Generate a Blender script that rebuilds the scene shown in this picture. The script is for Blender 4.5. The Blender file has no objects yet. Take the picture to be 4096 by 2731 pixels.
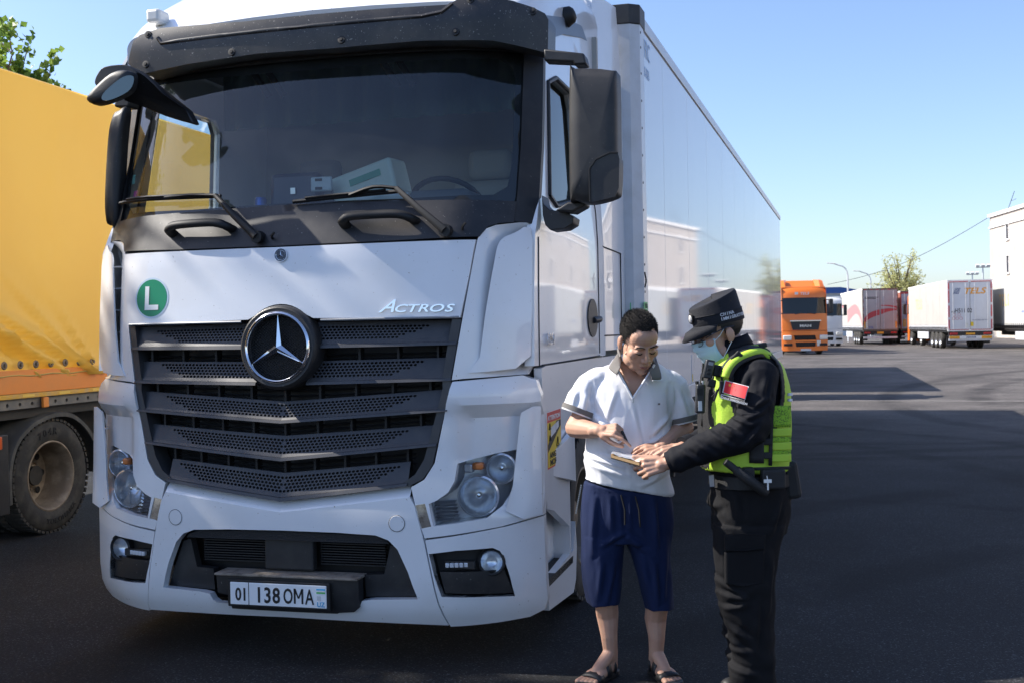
import bpy, bmesh, math, random
from mathutils import Vector, Matrix, noise, geometry
R = math.radians
SC = bpy.context.scene
COL = SC.collection

# ------------------------------------------------------------------ camera
cam_d = bpy.data.cameras.new('camera')
cam_d.sensor_width = 36.0
cam_d.lens = 38.67
cam_d.clip_start = 0.05
cam_d.clip_end = 3000
cam = bpy.data.objects.new('camera', cam_d)
COL.objects.link(cam)
cam.matrix_world = (Matrix.Translation((2.56, -5.01, 1.65)) @ Matrix.Rotation(R(15), 4, 'Z')
                    @ Matrix.Rotation(R(90 - 0.592), 4, 'X') @ Matrix.Rotation(-0.0194, 4, 'Z'))
cam_d.dof.use_dof = True
cam_d.dof.focus_distance = 5.4
cam_d.dof.aperture_fstop = 8
SC.camera = cam

# ------------------------------------------------------------------ light
SUN_EL, SUN_FRONT = 42.0, 5.0          # elevation; degrees in front of the truck's left side
world = bpy.data.worlds.new('World')
SC.world = world
world.use_nodes = True
_wn = world.node_tree.nodes
_sky = _wn.new('ShaderNodeTexSky')
_sky.sky_type = 'NISHITA'
_sky.sun_disc = False
_sky.sun_elevation = R(SUN_EL)
_sky.sun_rotation = R(-90 - SUN_FRONT)
_sky.altitude = 500
_sky.air_density = 1.0
_sky.dust_density = 1.5
_sky.ozone_density = 2.5
_wn['Background'].inputs['Strength'].default_value = 0.12
_tint = _wn.new('ShaderNodeMix')                      # white balance of the whole sky
_tint.data_type = 'RGBA'
_tint.blend_type = 'MULTIPLY'
_tint.inputs[0].default_value = 1
_tint.inputs[7].default_value = (1.03, 1.04, 1.14, 1)
world.node_tree.links.new(_sky.outputs[0], _tint.inputs[6])
world.node_tree.links.new(_tint.outputs[2], _wn['Background'].inputs['Color'])
sun_d = bpy.data.lights.new('sun', 'SUN')
sun_d.energy = 5.0
sun_d.angle = R(0.53)
sun_d.color = (1.0, 0.94, 0.85)
sun = bpy.data.objects.new('sun', sun_d)
COL.objects.link(sun)
TO_SUN = Vector((-math.cos(R(SUN_FRONT)) * math.cos(R(SUN_EL)), -math.sin(R(SUN_FRONT)) * math.cos(R(SUN_EL)), math.sin(R(SUN_EL))))
sun.rotation_euler = TO_SUN.to_track_quat('Z', 'Y').to_euler()
SC.view_settings.view_transform = 'Standard'
SC.view_settings.look = 'None'
SC.view_settings.exposure = 0.82
SC.view_settings.gamma = 1.0
SC.view_settings.use_curve_mapping = False
SC.cycles.max_bounces = 8
SC.cycles.transparent_max_bounces = 16
SC.cycles.use_denoising = True

# ------------------------------------------------------------------ materials
MATS = {}


def mat(name, col, rough=.5, metal=0., coat=0., spec=.5, dirt=None, bump=None, speck=None, trans=0., sheen=0., sss=0.):
    """dirt=(scale, colour, amount); bump=(scale, strength); speck=(scale, threshold, colour)"""
    if name in MATS:
        return MATS[name]
    m = bpy.data.materials.new(name)
    m.use_nodes = True
    nt = m.node_tree
    n, l = nt.nodes, nt.links
    b = n['Principled BSDF']
    c4 = (*col, 1)
    b.inputs['Base Color'].default_value = c4
    b.inputs['Roughness'].default_value = rough
    b.inputs['Metallic'].default_value = metal
    b.inputs['Coat Weight'].default_value = coat
    b.inputs['Coat Roughness'].default_value = .04
    b.inputs['Specular IOR Level'].default_value = spec
    b.inputs['Transmission Weight'].default_value = trans
    if sheen:
        b.inputs['Sheen Weight'].default_value = sheen
        b.inputs['Sheen Roughness'].default_value = .5
    if sss:
        b.inputs['Subsurface Weight'].default_value = sss
        b.inputs['Subsurface Radius'].default_value = (.012, .004, .002)
        b.inputs['Subsurface Scale'].default_value = 1.0
    tc = n.new('ShaderNodeTexCoord')
    cur = None

    def ntex(scale, detail=4, rough_=.6):
        t = n.new('ShaderNodeTexNoise')
        t.inputs['Scale'].default_value = scale
        t.inputs['Detail'].default_value = detail
        t.inputs['Roughness'].default_value = rough_
        l.new(tc.outputs['Object'], t.inputs['Vector'])
        return t

    def mixc(fac, a, bcol):
        mx = n.new('ShaderNodeMix')
        mx.data_type = 'RGBA'
        l.new(fac, mx.inputs[0])
        if a is None:
            mx.inputs[6].default_value = c4
        else:
            l.new(a, mx.inputs[6])
        mx.inputs[7].default_value = (*bcol, 1)
        return mx.outputs[2]
    if dirt:
        t = ntex(dirt[0])
        rp = n.new('ShaderNodeMapRange')
        rp.inputs[1].default_value = .45
        rp.inputs[2].default_value = .75
        rp.inputs[4].default_value = dirt[2]
        l.new(t.outputs[0], rp.inputs[0])
        cur = mixc(rp.outputs[0], cur, dirt[1])
    if speck:
        t = ntex(speck[0], 3, .7)
        rp = n.new('ShaderNodeMapRange')
        rp.inputs[1].default_value = speck[1]
        rp.inputs[2].default_value = speck[1] + .04
        l.new(t.outputs[0], rp.inputs[0])
        cur = mixc(rp.outputs[0], cur, speck[2])
    if cur is not None:
        l.new(cur, b.inputs['Base Color'])
    if bump:
        t = ntex(bump[0], 5)
        bp = n.new('ShaderNodeBump')
        bp.inputs['Strength'].default_value = bump[1]
        bp.inputs['Distance'].default_value = .01
        l.new(t.outputs[0], bp.inputs['Height'])
        l.new(bp.outputs[0], b.inputs['Normal'])
    MATS[name] = m
    return m


def glass(name, tint=(.8, .86, .86), ior=1.55, rough=.0, film=None):
    """thin pane: clear or tinted, mirroring by Fresnel; film=(colour, amount) adds a dusty film"""
    if name in MATS:
        return MATS[name]
    m = bpy.data.materials.new(name)
    m.use_nodes = True
    nt = m.node_tree
    n, l = nt.nodes, nt.links
    n.remove(n['Principled BSDF'])
    tr = n.new('ShaderNodeBsdfTransparent')
    tr.inputs[0].default_value = (*tint, 1)
    gl = n.new('ShaderNodeBsdfGlossy')
    gl.inputs['Roughness'].default_value = rough
    fr = n.new('ShaderNodeFresnel')
    fr.inputs[0].default_value = ior
    mx = n.new('ShaderNodeMixShader')
    l.new(fr.outputs[0], mx.inputs[0])
    l.new(tr.outputs[0], mx.inputs[1])
    l.new(gl.outputs[0], mx.inputs[2])
    out = mx.outputs[0]
    if film:
        df = n.new('ShaderNodeBsdfDiffuse')
        df.inputs[0].default_value = (*film[0], 1)
        m2 = n.new('ShaderNodeMixShader')
        tc = n.new('ShaderNodeTexCoord')
        ts = n.new('ShaderNodeTexNoise')
        ts.inputs['Scale'].default_value = 6
        ts.inputs['Detail'].default_value = 8
        l.new(tc.outputs['Object'], ts.inputs['Vector'])
        mr = n.new('ShaderNodeMapRange')
        mr.inputs[1].default_value = .3
        mr.inputs[2].default_value = .8
        mr.inputs[3].default_value = film[1] * .4
        mr.inputs[4].default_value = film[1] * 1.8
        l.new(ts.outputs[0], mr.inputs[0])
        l.new(mr.outputs[0], m2.inputs[0])
        l.new(out, m2.inputs[1])
        l.new(df.outputs[0], m2.inputs[2])
        out = m2.outputs[0]
    l.new(out, n['Material Output'].inputs[0])
    MATS[name] = m
    return m


# ------------------------------------------------------------------ mesh helpers
class MB:
    def __init__(s):
        s.v = []
        s.f = []

    def add(s, vs, fs):
        o = len(s.v)
        s.v += [Vector(p) for p in vs]
        s.f += [tuple(i + o for i in q) for q in fs]
        return s

    def box(s, c, d, m=None):
        x, y, z = d[0] / 2, d[1] / 2, d[2] / 2
        vs = [Vector((a * x, b * y, e * z)) for a in (-1, 1) for b in (-1, 1) for e in (-1, 1)]
        if m is not None:
            vs = [m @ p for p in vs]
        vs = [p + Vector(c) for p in vs]
        return s.add(vs, [(0, 1, 3, 2), (4, 6, 7, 5), (0, 4, 5, 1), (2, 3, 7, 6), (0, 2, 6, 4), (1, 5, 7, 3)])

    def bx(s, x0, x1, y0, y1, z0, z1):
        return s.box(((x0 + x1) / 2, (y0 + y1) / 2, (z0 + z1) / 2), (x1 - x0, y1 - y0, z1 - z0))

    def tube(s, pts, r, n=8, caps=True, flat=None):
        """flat=(a,b,up): elliptical section a along side, b along up"""
        pts = [Vector(p) for p in pts]
        k = len(pts)
        rs = r if isinstance(r, (list, tuple)) else [r] * k
        rings = []
        t0 = (pts[1] - pts[0]).normalized()
        ref = Vector((0, 0, 1)) if abs(t0.z) < .9 else Vector((1, 0, 0))
        if flat:
            ref = Vector(flat[2])
        for i, p in enumerate(pts):
            t = (pts[min(i + 1, k - 1)] - pts[max(i - 1, 0)]).normalized()
            a = t.cross(ref)
            if a.length < 1e-5:
                a = t.orthogonal()
            a.normalize()
            b = a.cross(t).normalized()
            if not flat:
                ref = b
            fa, fb = (flat[0], flat[1]) if flat else (1, 1)
            rings.append([p + (a * math.cos(2 * math.pi * j / n) * fa + b * math.sin(2 * math.pi * j / n) * fb) * rs[i] for j in range(n)])
        return s.rings(rings, caps)

    def rings(s, rings, caps=True, closed=True):
        o = len(s.v)
        n = len(rings[0])
        for q in rings:
            s.v += [Vector(p) for p in q]
        for i in range(len(rings) - 1):
            for j in range(n if closed else n - 1):
                a, b = o + i * n + j, o + i * n + (j + 1) % n
                s.f.append((a, b, b + n, a + n))
        if caps:
            s.f.append(tuple(o + j for j in reversed(range(n))))
            e = o + (len(rings) - 1) * n
            s.f.append(tuple(e + j for j in range(n)))
        return s

    def lathe(s, prof, n=24, m=None, caps=False):
        """prof = [(r, h)...] about local Z, m = Matrix to world"""
        m = m or Matrix()
        return s.rings([[m @ Vector((r * math.cos(2 * math.pi * j / n), r * math.sin(2 * math.pi * j / n), h)) for j in range(n)] for r, h in prof], caps)

    def grid(s, rows, closed=False):
        return s.rings(rows, False, closed)

    def prism(s, poly, fn, d0, d1):
        """poly 2D, fn(a,b,d) -> point"""
        n = len(poly)
        vs = [fn(a, b, d0) for a, b in poly] + [fn(a, b, d1) for a, b in poly]
        fs = [tuple(range(n)), tuple(range(2 * n - 1, n - 1, -1))]
        fs += [(i, (i + 1) % n, n + (i + 1) % n, n + i) for i in range(n)]
        return s.add(vs, fs)

    def build(s, name, m, parent=None, smooth=35, bevel=0, subsurf=0, fixn=True):
        me = bpy.data.meshes.new(name)
        me.from_pydata([tuple(p) for p in s.v], [], s.f)
        if fixn:
            bm = bmesh.new()
            bm.from_mesh(me)
            bmesh.ops.recalc_face_normals(bm, faces=bm.faces)
            bm.to_mesh(me)
            bm.free()
        return link(name, me, m, parent, smooth, bevel, subsurf)


def link(name, me, m, parent=None, smooth=35, bevel=0, subsurf=0):
    if m is not None:
        me.materials.append(m)
    if smooth:
        me.polygons.foreach_set('use_smooth', [True] * len(me.polygons))
        if smooth < 180 and not subsurf:
            me.set_sharp_from_angle(angle=R(smooth))
    o = bpy.data.objects.new(name, me)
    COL.objects.link(o)
    if parent is not None:
        o.parent = parent
    if bevel:
        b = o.modifiers.new('bevel', 'BEVEL')
        b.width = bevel
        b.segments = 2
        b.limit_method = 'ANGLE'
        b.angle_limit = R(40)
    if subsurf:
        u = o.modifiers.new('sub', 'SUBSURF')
        u.levels = subsurf
        u.render_levels = subsurf
    return o


def tag(o, label=None, cat=None, group=None, kind=None):
    if label:
        o['label'] = label
    if cat:
        o['category'] = cat
    if group:
        o['group'] = group
    if kind:
        o['kind'] = kind
    return o


def thing(name, label, cat, loc=(0, 0, 0), rz=0, group=None):
    o = bpy.data.objects.new(name, None)
    o.empty_display_size = .2
    COL.objects.link(o)
    o.location = loc
    o.rotation_euler = (0, 0, rz)
    return tag(o, label, cat, group)


def copy_tree(o, parent=None):
    c = o.copy()
    COL.objects.link(c)
    if parent is not None:
        c.parent = parent
    for ch in [q for q in o.children]:
        copy_tree(ch, c)
    return c


def inpoly(x, y, poly):
    r = False
    n = len(poly)
    for i in range(n):
        x1, y1 = poly[i]
        x2, y2 = poly[(i + 1) % n]
        if (y1 > y) != (y2 > y) and x < (x2 - x1) * (y - y1) / (y2 - y1) + x1:
            r = not r
    return r


def dense(poly, step, closed=True):
    out = []
    n = len(poly)
    for i in range(n if closed else n - 1):
        a, b = Vector(poly[i]), Vector(poly[(i + 1) % n])
        k = max(1, int((b - a).length / step))
        out += [tuple(a.lerp(b, j / k)) for j in range(k)]
    if not closed:
        out.append(tuple(poly[-1]))
    return out


def spline(pts, k=4, closed=False):
    """Catmull-Rom through points of any dimension"""
    P = [Vector(p) for p in pts]
    n = len(P)
    out = []
    for i in range(n if closed else n - 1):
        g = (lambda j: P[j % n]) if closed else (lambda j: P[max(0, min(n - 1, j))])
        p0, p1, p2, p3 = g(i - 1), g(i), g(i + 1), g(i + 2)
        for q in range(k):
            t = q / k
            out.append(.5 * (2 * p1 + (p2 - p0) * t + (2 * p0 - 5 * p1 + 4 * p2 - p3) * t * t + (3 * p1 - p0 - 3 * p2 + p3) * t ** 3))
    if not closed:
        out.append(P[-1])
    return [tuple(p) for p in out]


def sheet(name, outline, fn, m, parent=None, holes=(), step=.06, thick=.02, back=None, smooth=30, mb=None):
    """A panel cut to a 2D outline (with holes), laid on the surface fn(a,b,d); d = depth behind the face"""
    loops = [dense(outline, step)] + [dense(h, step) for h in holes]
    vs, es = [], []
    for lp in loops:
        o = len(vs)
        vs += [Vector(p) for p in lp]
        es += [(o + i, o + (i + 1) % len(lp)) for i in range(len(lp))]
    x0, x1 = min(p[0] for p in outline), max(p[0] for p in outline)
    y0, y1 = min(p[1] for p in outline), max(p[1] for p in outline)
    nx, ny = int((x1 - x0) / step), int((y1 - y0) / step)
    edge = list(vs)
    for i in range(1, nx + 1):
        for j in range(1, ny + 1):
            p = Vector((x0 + (x1 - x0) * i / (nx + 1), y0 + (y1 - y0) * j / (ny + 1)))
            if min((p - q).length_squared for q in edge) > (step * .45) ** 2 and \
                    inpoly(p[0], p[1], outline) and not any(inpoly(p[0], p[1], h) for h in holes):
                vs.append(p)
    r = geometry.delaunay_2d_cdt(vs, es, [], 0, 1e-6)
    V, F = r[0], r[2]
    keep = []
    for t in F:
        c = (V[t[0]] + V[t[1]] + V[t[2]]) / 3
        if inpoly(c[0], c[1], outline) and not any(inpoly(c[0], c[1], h) for h in holes):
            keep.append(tuple(t))
    own = mb is None
    mb = mb or MB()
    mb.add([fn(p[0], p[1], 0) for p in V], keep)
    if thick:
        for lp in loops:
            k = len(lp)
            mb.add([fn(a, b, 0) for a, b in lp] + [fn(a, b, thick) for a, b in lp],
                   [(i, (i + 1) % k, k + (i + 1) % k, k + i) for i in range(k)])
    if not own:
        return mb
    me = bpy.data.meshes.new(name)
    me.from_pydata([tuple(p) for p in mb.v], [], mb.f)
    return link(name, me, m, parent, smooth)


def text(name, body, size, m, parent, origin, xdir, ydir, extrude=.001, shear=0, align='CENTER', bold=0, width=1., space=1.):
    """flat raised lettering; origin is the baseline point, xdir/ydir the reading and up directions"""
    cu = bpy.data.curves.new(name, 'FONT')
    cu.body = body
    cu.size = size
    cu.align_x = align
    cu.extrude = extrude
    cu.shear = shear
    cu.offset = bold
    cu.space_character = space
    cu.resolution_u = 3
    ob = bpy.data.objects.new('tmp', cu)
    COL.objects.link(ob)
    dg = bpy.context.evaluated_depsgraph_get()
    me = bpy.data.meshes.new_from_object(ob.evaluated_get(dg))
    bpy.data.objects.remove(ob)
    bpy.data.curves.remove(cu)
    x, y = Vector(xdir).normalized(), Vector(ydir).normalized()
    y = (y - x * x.dot(y)).normalized()
    z = x.cross(y)
    mw = Matrix(((x[0], y[0], z[0], origin[0]), (x[1], y[1], z[1], origin[1]), (x[2], y[2], z[2], origin[2]), (0, 0, 0, 1)))
    me.transform(mw @ Matrix.Diagonal((width, 1, 1, 1)))
    me.name = name
    me.materials.clear()
    return link(name, me, m, parent, 0)


def frame(o, z, x=(1, 0, 0)):
    """Matrix with local Z along z at origin o"""
    z = Vector(z).normalized()
    x = Vector(x)
    x = x - z * x.dot(z)
    if x.length < 1e-4:
        x = z.orthogonal()
    x.normalize()
    y = z.cross(x)
    return Matrix(((x[0], y[0], z[0], o[0]), (x[1], y[1], z[1], o[1]), (x[2], y[2], z[2], o[2]), (0, 0, 0, 1)))


def circle(c, r, n=24, ry=None):
    return [(c[0] + r * math.cos(2 * math.pi * i / n), c[1] + (ry or r) * math.sin(2 * math.pi * i / n)) for i in range(n)]


# shared materials
WHITE = mat('white_paint', (.80, .81, .83), .28, coat=.8, dirt=(2.2, (.64, .62, .58), .35), speck=(60, .69, (.30, .24, .18)))
PLAST = mat('black_plastic', (.018, .018, .02), .5, dirt=(6, (.05, .048, .045), .6), speck=(80, .70, (.25, .23, .2)), bump=(400, .1))
GRILL = mat('grille_grey', (.045, .046, .052), .42, dirt=(9, (.09, .085, .08), .5))
BLACK = mat('matt_black', (.008, .008, .009), .6)
RUBBER = mat('rubber', (.025, .024, .022), .8, dirt=(8, (.09, .08, .065), .7), bump=(60, .15))
CHROME = mat('chrome', (.78, .79, .82), .07, metal=1)
ALU = mat('aluminium', (.62, .63, .64), .35, metal=1, dirt=(8, (.3, .29, .27), .5))
STEEL = mat('dirty_steel', (.16, .13, .10), .6, metal=.5, dirt=(10, (.3, .25, .19), .8), bump=(50, .2))
FRAME_DK = mat('chassis_dark', (.02, .019, .018), .6, dirt=(6, (.06, .05, .04), .6))

# ================================================================== ground
def smooth(a, b, t):
    t = max(0., min(1., (t - a) / (b - a)))
    return t * t * (3 - 2 * t)


def gz(x, y):
    dip = -.2 * smooth(7, 18, y) * (1 - smooth(24, 48, y))
    left = -.085 * (1 - smooth(-3.4, -1.6, x)) * (1 - smooth(20, 40, y))
    return dip + left


def lines(a, b, fine, coarse):
    out, p = [], a
    while p < b:
        out.append(p)
        d = 0 if fine[0] <= p <= fine[1] else min(abs(p - fine[0]), abs(p - fine[1]))
        p += max(coarse[0], d * coarse[1])
    return out + [b]


def asphalt():
    m = bpy.data.materials.new('asphalt')
    m.use_nodes = True
    n, l = m.node_tree.nodes, m.node_tree.links
    b = n['Principled BSDF']
    tc = n.new('ShaderNodeTexCoord')

    def tex(sc, det, rough_, vec=None, dist=0):
        t = n.new('ShaderNodeTexNoise')
        t.inputs['Scale'].default_value = sc
        t.inputs['Detail'].default_value = det
        t.inputs['Roughness'].default_value = rough_
        t.inputs['Distortion'].default_value = dist
        l.new(vec or tc.outputs['Object'], t.inputs['Vector'])
        return t.outputs[0]

    def rng(src, a, b_, c, d):
        r = n.new('ShaderNodeMapRange')
        for i, q in enumerate((a, b_, c, d)):
            r.inputs[1 + i].default_value = q
        l.new(src, r.inputs[0])
        return r.outputs[0]

    def mul(a, b_):
        q = n.new('ShaderNodeMath')
        q.operation = 'MULTIPLY'
        l.new(a, q.inputs[0])
        l.new(b_, q.inputs[1])
        return q.outputs[0]
    big = rng(tex(.45, 6, .65), .3, .72, .55, 1.5)
    grit = rng(tex(70, 3, .75), .3, .72, .35, 1.9)
    vor = n.new('ShaderNodeTexVoronoi')
    vor.inputs['Scale'].default_value = 130
    l.new(tc.outputs['Object'], vor.inputs['Vector'])
    chips = n.new('ShaderNodeSeparateColor')
    l.new(vor.outputs['Color'], chips.inputs[0])
    chip = rng(chips.outputs[0], .86, 1, 1, 4.2)
    # worn-in tyre tracks: long faint arcs of darker, smoother binder
    fac = mul(mul(big, grit), chip)
    for k, (cx, cy, rad, wd) in enumerate(((14, -6, 16.0, .22), (14, -6, 13.9, .2), (-6, 30, 22, .25), (26, 22, 19.5, .3), (26, 22, 21.6, .25), (9, -14, 24, .2), (9, -14, 26.2, .25), (3, 1.5, 4.1, .12), (-12, 3, 17.2, .2), (-12, 3, 19.3, .2))):
        d = n.new('ShaderNodeVectorMath')
        d.operation = 'DISTANCE'
        l.new(tc.outputs['Object'], d.inputs[0])
        d.inputs[1].default_value = (cx, cy, 0)
        s = n.new('ShaderNodeMath')
        s.operation = 'SUBTRACT'
        l.new(d.outputs['Value'], s.inputs[0])
        s.inputs[1].default_value = rad
        a = n.new('ShaderNodeMath')
        a.operation = 'ABSOLUTE'
        l.new(s.outputs[0], a.inputs[0])
        band = rng(a.outputs[0], wd * .6, wd * 1.5, 1, 0)
        breakup = rng(tex(.5 + .1 * k, 3, .6), .36, .54, 0, .5)
        q = mul(band, breakup)
        inv = rng(q, 0, 1, 1, 0)
        fac = mul(fac, inv)
    mx = n.new('ShaderNodeMix')
    mx.data_type = 'RGBA'
    mx.inputs[0].default_value = 1
    mx.blend_type = 'MULTIPLY'
    # shade put into base colour: near-black in shaded foreground, paler in the sunlit distance
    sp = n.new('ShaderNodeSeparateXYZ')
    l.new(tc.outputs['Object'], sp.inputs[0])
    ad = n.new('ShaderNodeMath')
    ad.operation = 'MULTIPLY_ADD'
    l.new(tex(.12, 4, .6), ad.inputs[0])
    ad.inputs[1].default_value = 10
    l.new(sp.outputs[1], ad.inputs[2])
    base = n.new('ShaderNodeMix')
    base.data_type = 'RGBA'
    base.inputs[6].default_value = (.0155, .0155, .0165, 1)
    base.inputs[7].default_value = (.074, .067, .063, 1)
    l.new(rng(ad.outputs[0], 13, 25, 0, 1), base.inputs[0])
    l.new(base.outputs[2], mx.inputs[6])
    l.new(fac, mx.inputs[7])
    l.new(mx.outputs[2], b.inputs['Base Color'])
    b.inputs['Roughness'].default_value = .8
    b.inputs['Specular IOR Level'].default_value = .22
    bp = n.new('ShaderNodeBump')
    bp.inputs['Strength'].default_value = .6
    bp.inputs['Distance'].default_value = .006
    l.new(tex(110, 4, .7), bp.inputs['Height'])
    l.new(bp.outputs[0], b.inputs['Normal'])
    return m


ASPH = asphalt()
xs = lines(-900, 900, (-6, 16), (.8, .12))
ys = lines(-300, 1500, (-4, 50), (1.0, .12))
mb = MB()
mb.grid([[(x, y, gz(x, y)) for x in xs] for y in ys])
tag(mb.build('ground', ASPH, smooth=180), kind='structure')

WORN = mat('worn_line_paint', (.34, .32, .30), .8, dirt=(5, (.12, .11, .10), .9))


def paint_line(p, q, w):
    p, q = Vector((*p, 0)), Vector((*q, 0))
    d = (q - p).normalized()
    s = Vector((-d.y, d.x, 0)) * w / 2
    k = max(2, int((q - p).length / .4))
    rows = []
    for i in range(k + 1):
        c = p.lerp(q, i / k)
        rows.append([(c.x + s.x * j, c.y + s.y * j, gz(c.x + s.x * j, c.y + s.y * j) + .008) for j in (-1, 0, 1)])
    m_ = MB()
    m_.grid(rows)
    tag(m_.build('bay_line', WORN, smooth=0), kind='structure')


paint_line((2.6, 22.6), (7.4, 22.3), .11)
paint_line((10.5, 25.0), (15.5, 20.2), .14)
paint_line((4.5, 50.2), (9.8, 49.9), .13)

# ================================================================== buildings
PLASTER = mat('cream_plaster', (.47, .42, .375), .85, dirt=(.8, (.38, .32, .26), .6), bump=(6, .2))
TRIM = mat('white_trim', (.80, .78, .76), .7)
PANE = glass('window_pane', (.25, .28, .30), 1.5)
DARKROOM = mat('dark_room', (.04, .045, .05), .7)
BLUE_ROOF = mat('blue_sheet_roof', (.03, .10, .32), .45)
SHED = mat('pale_cladding', (.55, .58, .60), .6)


def facade_building(name, label, p0, p1, h, depth, storeys, cols, z0=1.4, sh=3.3):
    """facade from p0 to p1 (ground points); the body lies to the right of p0->p1 (away from the viewer)"""
    p0, p1 = Vector(p0), Vector(p1)
    d = (p1 - p0).normalized()
    nrm = Vector((-d.y, d.x))                  # outward
    L = (p1 - p0).length
    root = thing(name, label, 'building', (p0.x, p0.y, 0), math.atan2(d.y, d.x))
    # local frame: X along facade, -Y inside... outward is +Y
    W0 = .62
    holes = []
    for r in range(storeys):
        for c in range(cols):
            xa = (c + .5) * L / cols - W0 / 2
            za = z0 + r * sh
            holes.append([(xa, za), (xa + W0, za), (xa + W0, za + 1.6), (xa, za + 1.6)])
    sheet('wall', [(0, 0), (L, 0), (L, h), (0, h)], lambda a, b_, dd: (a, -dd, b_), PLASTER, root, holes, step=3, thick=.25, smooth=0)
    m_ = MB()
    m_.add([(0, 0, 0), (0, -depth, 0), (0, -depth, h), (0, 0, h)], [(0, 1, 2, 3)])
    m_.add([(L, 0, 0), (L, -depth, 0), (L, -depth, h), (L, 0, h)], [(3, 2, 1, 0)])
    m_.add([(0, -depth, 0), (L, -depth, 0), (L, -depth, h), (0, -depth, h)], [(0, 1, 2, 3)])
    m_.build('wall', PLASTER, root, 0)
    MB().bx(-.1, L + .1, -depth, -.02, h - .05, h).build('roof', SHED, root, 0)
    MB().bx(-.15, L + .15, -.1, .18, h - .02, h + .28).build('cornice', TRIM, root, 0)
    MB().bx(-.08, L + .08, -.05, .12, h - 1.1, h - .95).build('string_course', TRIM, root, 0)
    MB().bx(-.08, L + .08, -.05, .14, 5.15, 5.5).build('string_course', TRIM, root, 0)
    w = None
    for hl in holes:
        xa, za = hl[0]
        if w is None:
            w = MB().bx(-.09, 0, -.2, .06, -.08, 1.68).bx(W0, W0 + .09, -.2, .06, -.08, 1.68).bx(-.09, W0 + .09, -.2, .06, 1.6, 1.72).bx(-.16, W0 + .16, -.2, .12, -.14, -.0) \
                .bx(.3, .34, -.16, -.1, 0, 1.6).bx(.34, W0, -.16, -.1, 1.0, 1.05).bx(W0 / 2 - .12, W0 / 2 + .12, 0, .1, 1.7, 1.9).build('window', TRIM, root, 0)
            w.location = (xa, 0, za)
            g = MB().bx(0, W0, -.15, -.14, 0, 1.6).build('pane', PANE, w, 0)
            q = MB().bx(0, W0, -.6, -.58, 0, 1.6).build('interior', DARKROOM, w, 0)
        else:
            c = copy_tree(w, root)
            c.location = (xa, 0, za)
    return root


fb = facade_building('office_building', 'cream plastered building with small white-framed windows at the right edge',
                     (39, -8), (20.1, 111.6), 11.75, 16, 3, 12, 2.95, 3.15)

sb = thing('storage_shed', 'low pale shed with a blue sheet roof beyond the parked trucks', 'shed', (-24, 141.5, 0), R(15))
MB().bx(0, 34, 0, 12, 0, 5.7).build('wall', SHED, sb, 0)
MB().add([(-.4, -.4, 5.7), (34.4, -.4, 5.7), (34.4, 12.4, 6.1), (-.4, 12.4, 6.1), (-.4, -.4, 6.25), (32.0, -.4, 6.55), (34.4, -.4, 6.15), (34.4, 12.4, 6.5), (-.4, 12.4, 6.6)],
         [(0, 1, 6, 5, 4), (4, 5, 7, 8), (5, 6, 7), (1, 2, 7, 6), (0, 4, 8, 3), (0, 3, 2, 1), (2, 3, 8, 7)]).build('roof', BLUE_ROOF, sb, 0)

# ================================================================== lamps, masts, cable
GALV = mat('galvanised', (.60, .62, .64), .45, metal=.4)
LENS = mat('lamp_lens', (.75, .75, .72), .3)


def street_lamp(x, y, h, reach, label):
    t = thing('street_lamp', label, 'street lamp', (x, y, 0), group='curved street lamps')
    arc = [(0, 0, 0), (0, 0, h - 1.0)] + [(-reach * (1 - math.cos(a)) * .55, 0, h - 1.0 + .9 * math.sin(a)) for a in (.4, .8, 1.2, 1.5)] + [(-reach, -.0, h + .12)]
    MB().tube(arc, [.11, .075] + [.055] * 5, 8).build('pole', GALV, t, 60)
    MB().box((-reach - .25, 0, h + .15), (.75, .22, .1), Matrix.Rotation(R(6), 3, 'Y')).build('lamp_head', LENS, t, 0, .03)


street_lamp(6.25, 99.6, 7.0, 1.2, 'curved street lamp standing closest above the shed roof')
street_lamp(9.4, 121.1, 7.2, 1.2, 'smaller curved street lamp farther off, left of the pale tree')


def mast(x, y, h, label):
    t = thing('floodlight_mast', label, 'light mast', (x, y, 0), group='floodlight masts')
    MB().tube([(0, 0, 0), (0, 0, h)], [.16, .08], 8).build('pole', GALV, t, 60)
    MB().bx(-.75, .75, -.06, .06, h, h + .12).build('crossbar', GALV, t, 0)
    for q in (-.6, 0, .6):
        MB().box((q, -.1, h + .25), (.4, .3, .28), Matrix.Rotation(R(25), 3, 'X')).build('floodlight', LENS, t, 0)


mast(22.8, 135.1, 7.9, 'taller floodlight mast just left of the cream building')
mast(24.5, 156.2, 7.9, 'lower floodlight mast left of the taller one')

WIRE = mat('cable_black', (.05, .055, .07), .6)
w0, w1 = Vector((20.2, 111.0, 11.9)), Vector((5.0, 128.0, 6.2))
pts = []
for i in range(25):
    p = w0.lerp(w1, i / 24)
    p.z -= 1.1 * math.sin(math.pi * i / 24)
    pts.append(p)
tag(MB().tube(pts, .03, 5).build('overhead_cable', WIRE), 'thin overhead cable sagging from the cream building past the tree', 'cable')
ant = thing('roof_antenna', 'thin metal antenna stay on the roof of the cream building', 'antenna', (20.9, 106.5, 11.9))
MB().tube([(0, 0, 0), (.35, -1.5, 1.6)], .03, 5).tube([(.2, -.8, .8), (.5, -1.5, .9)], .02, 5).build('stay', WIRE, ant, 60)

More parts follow.
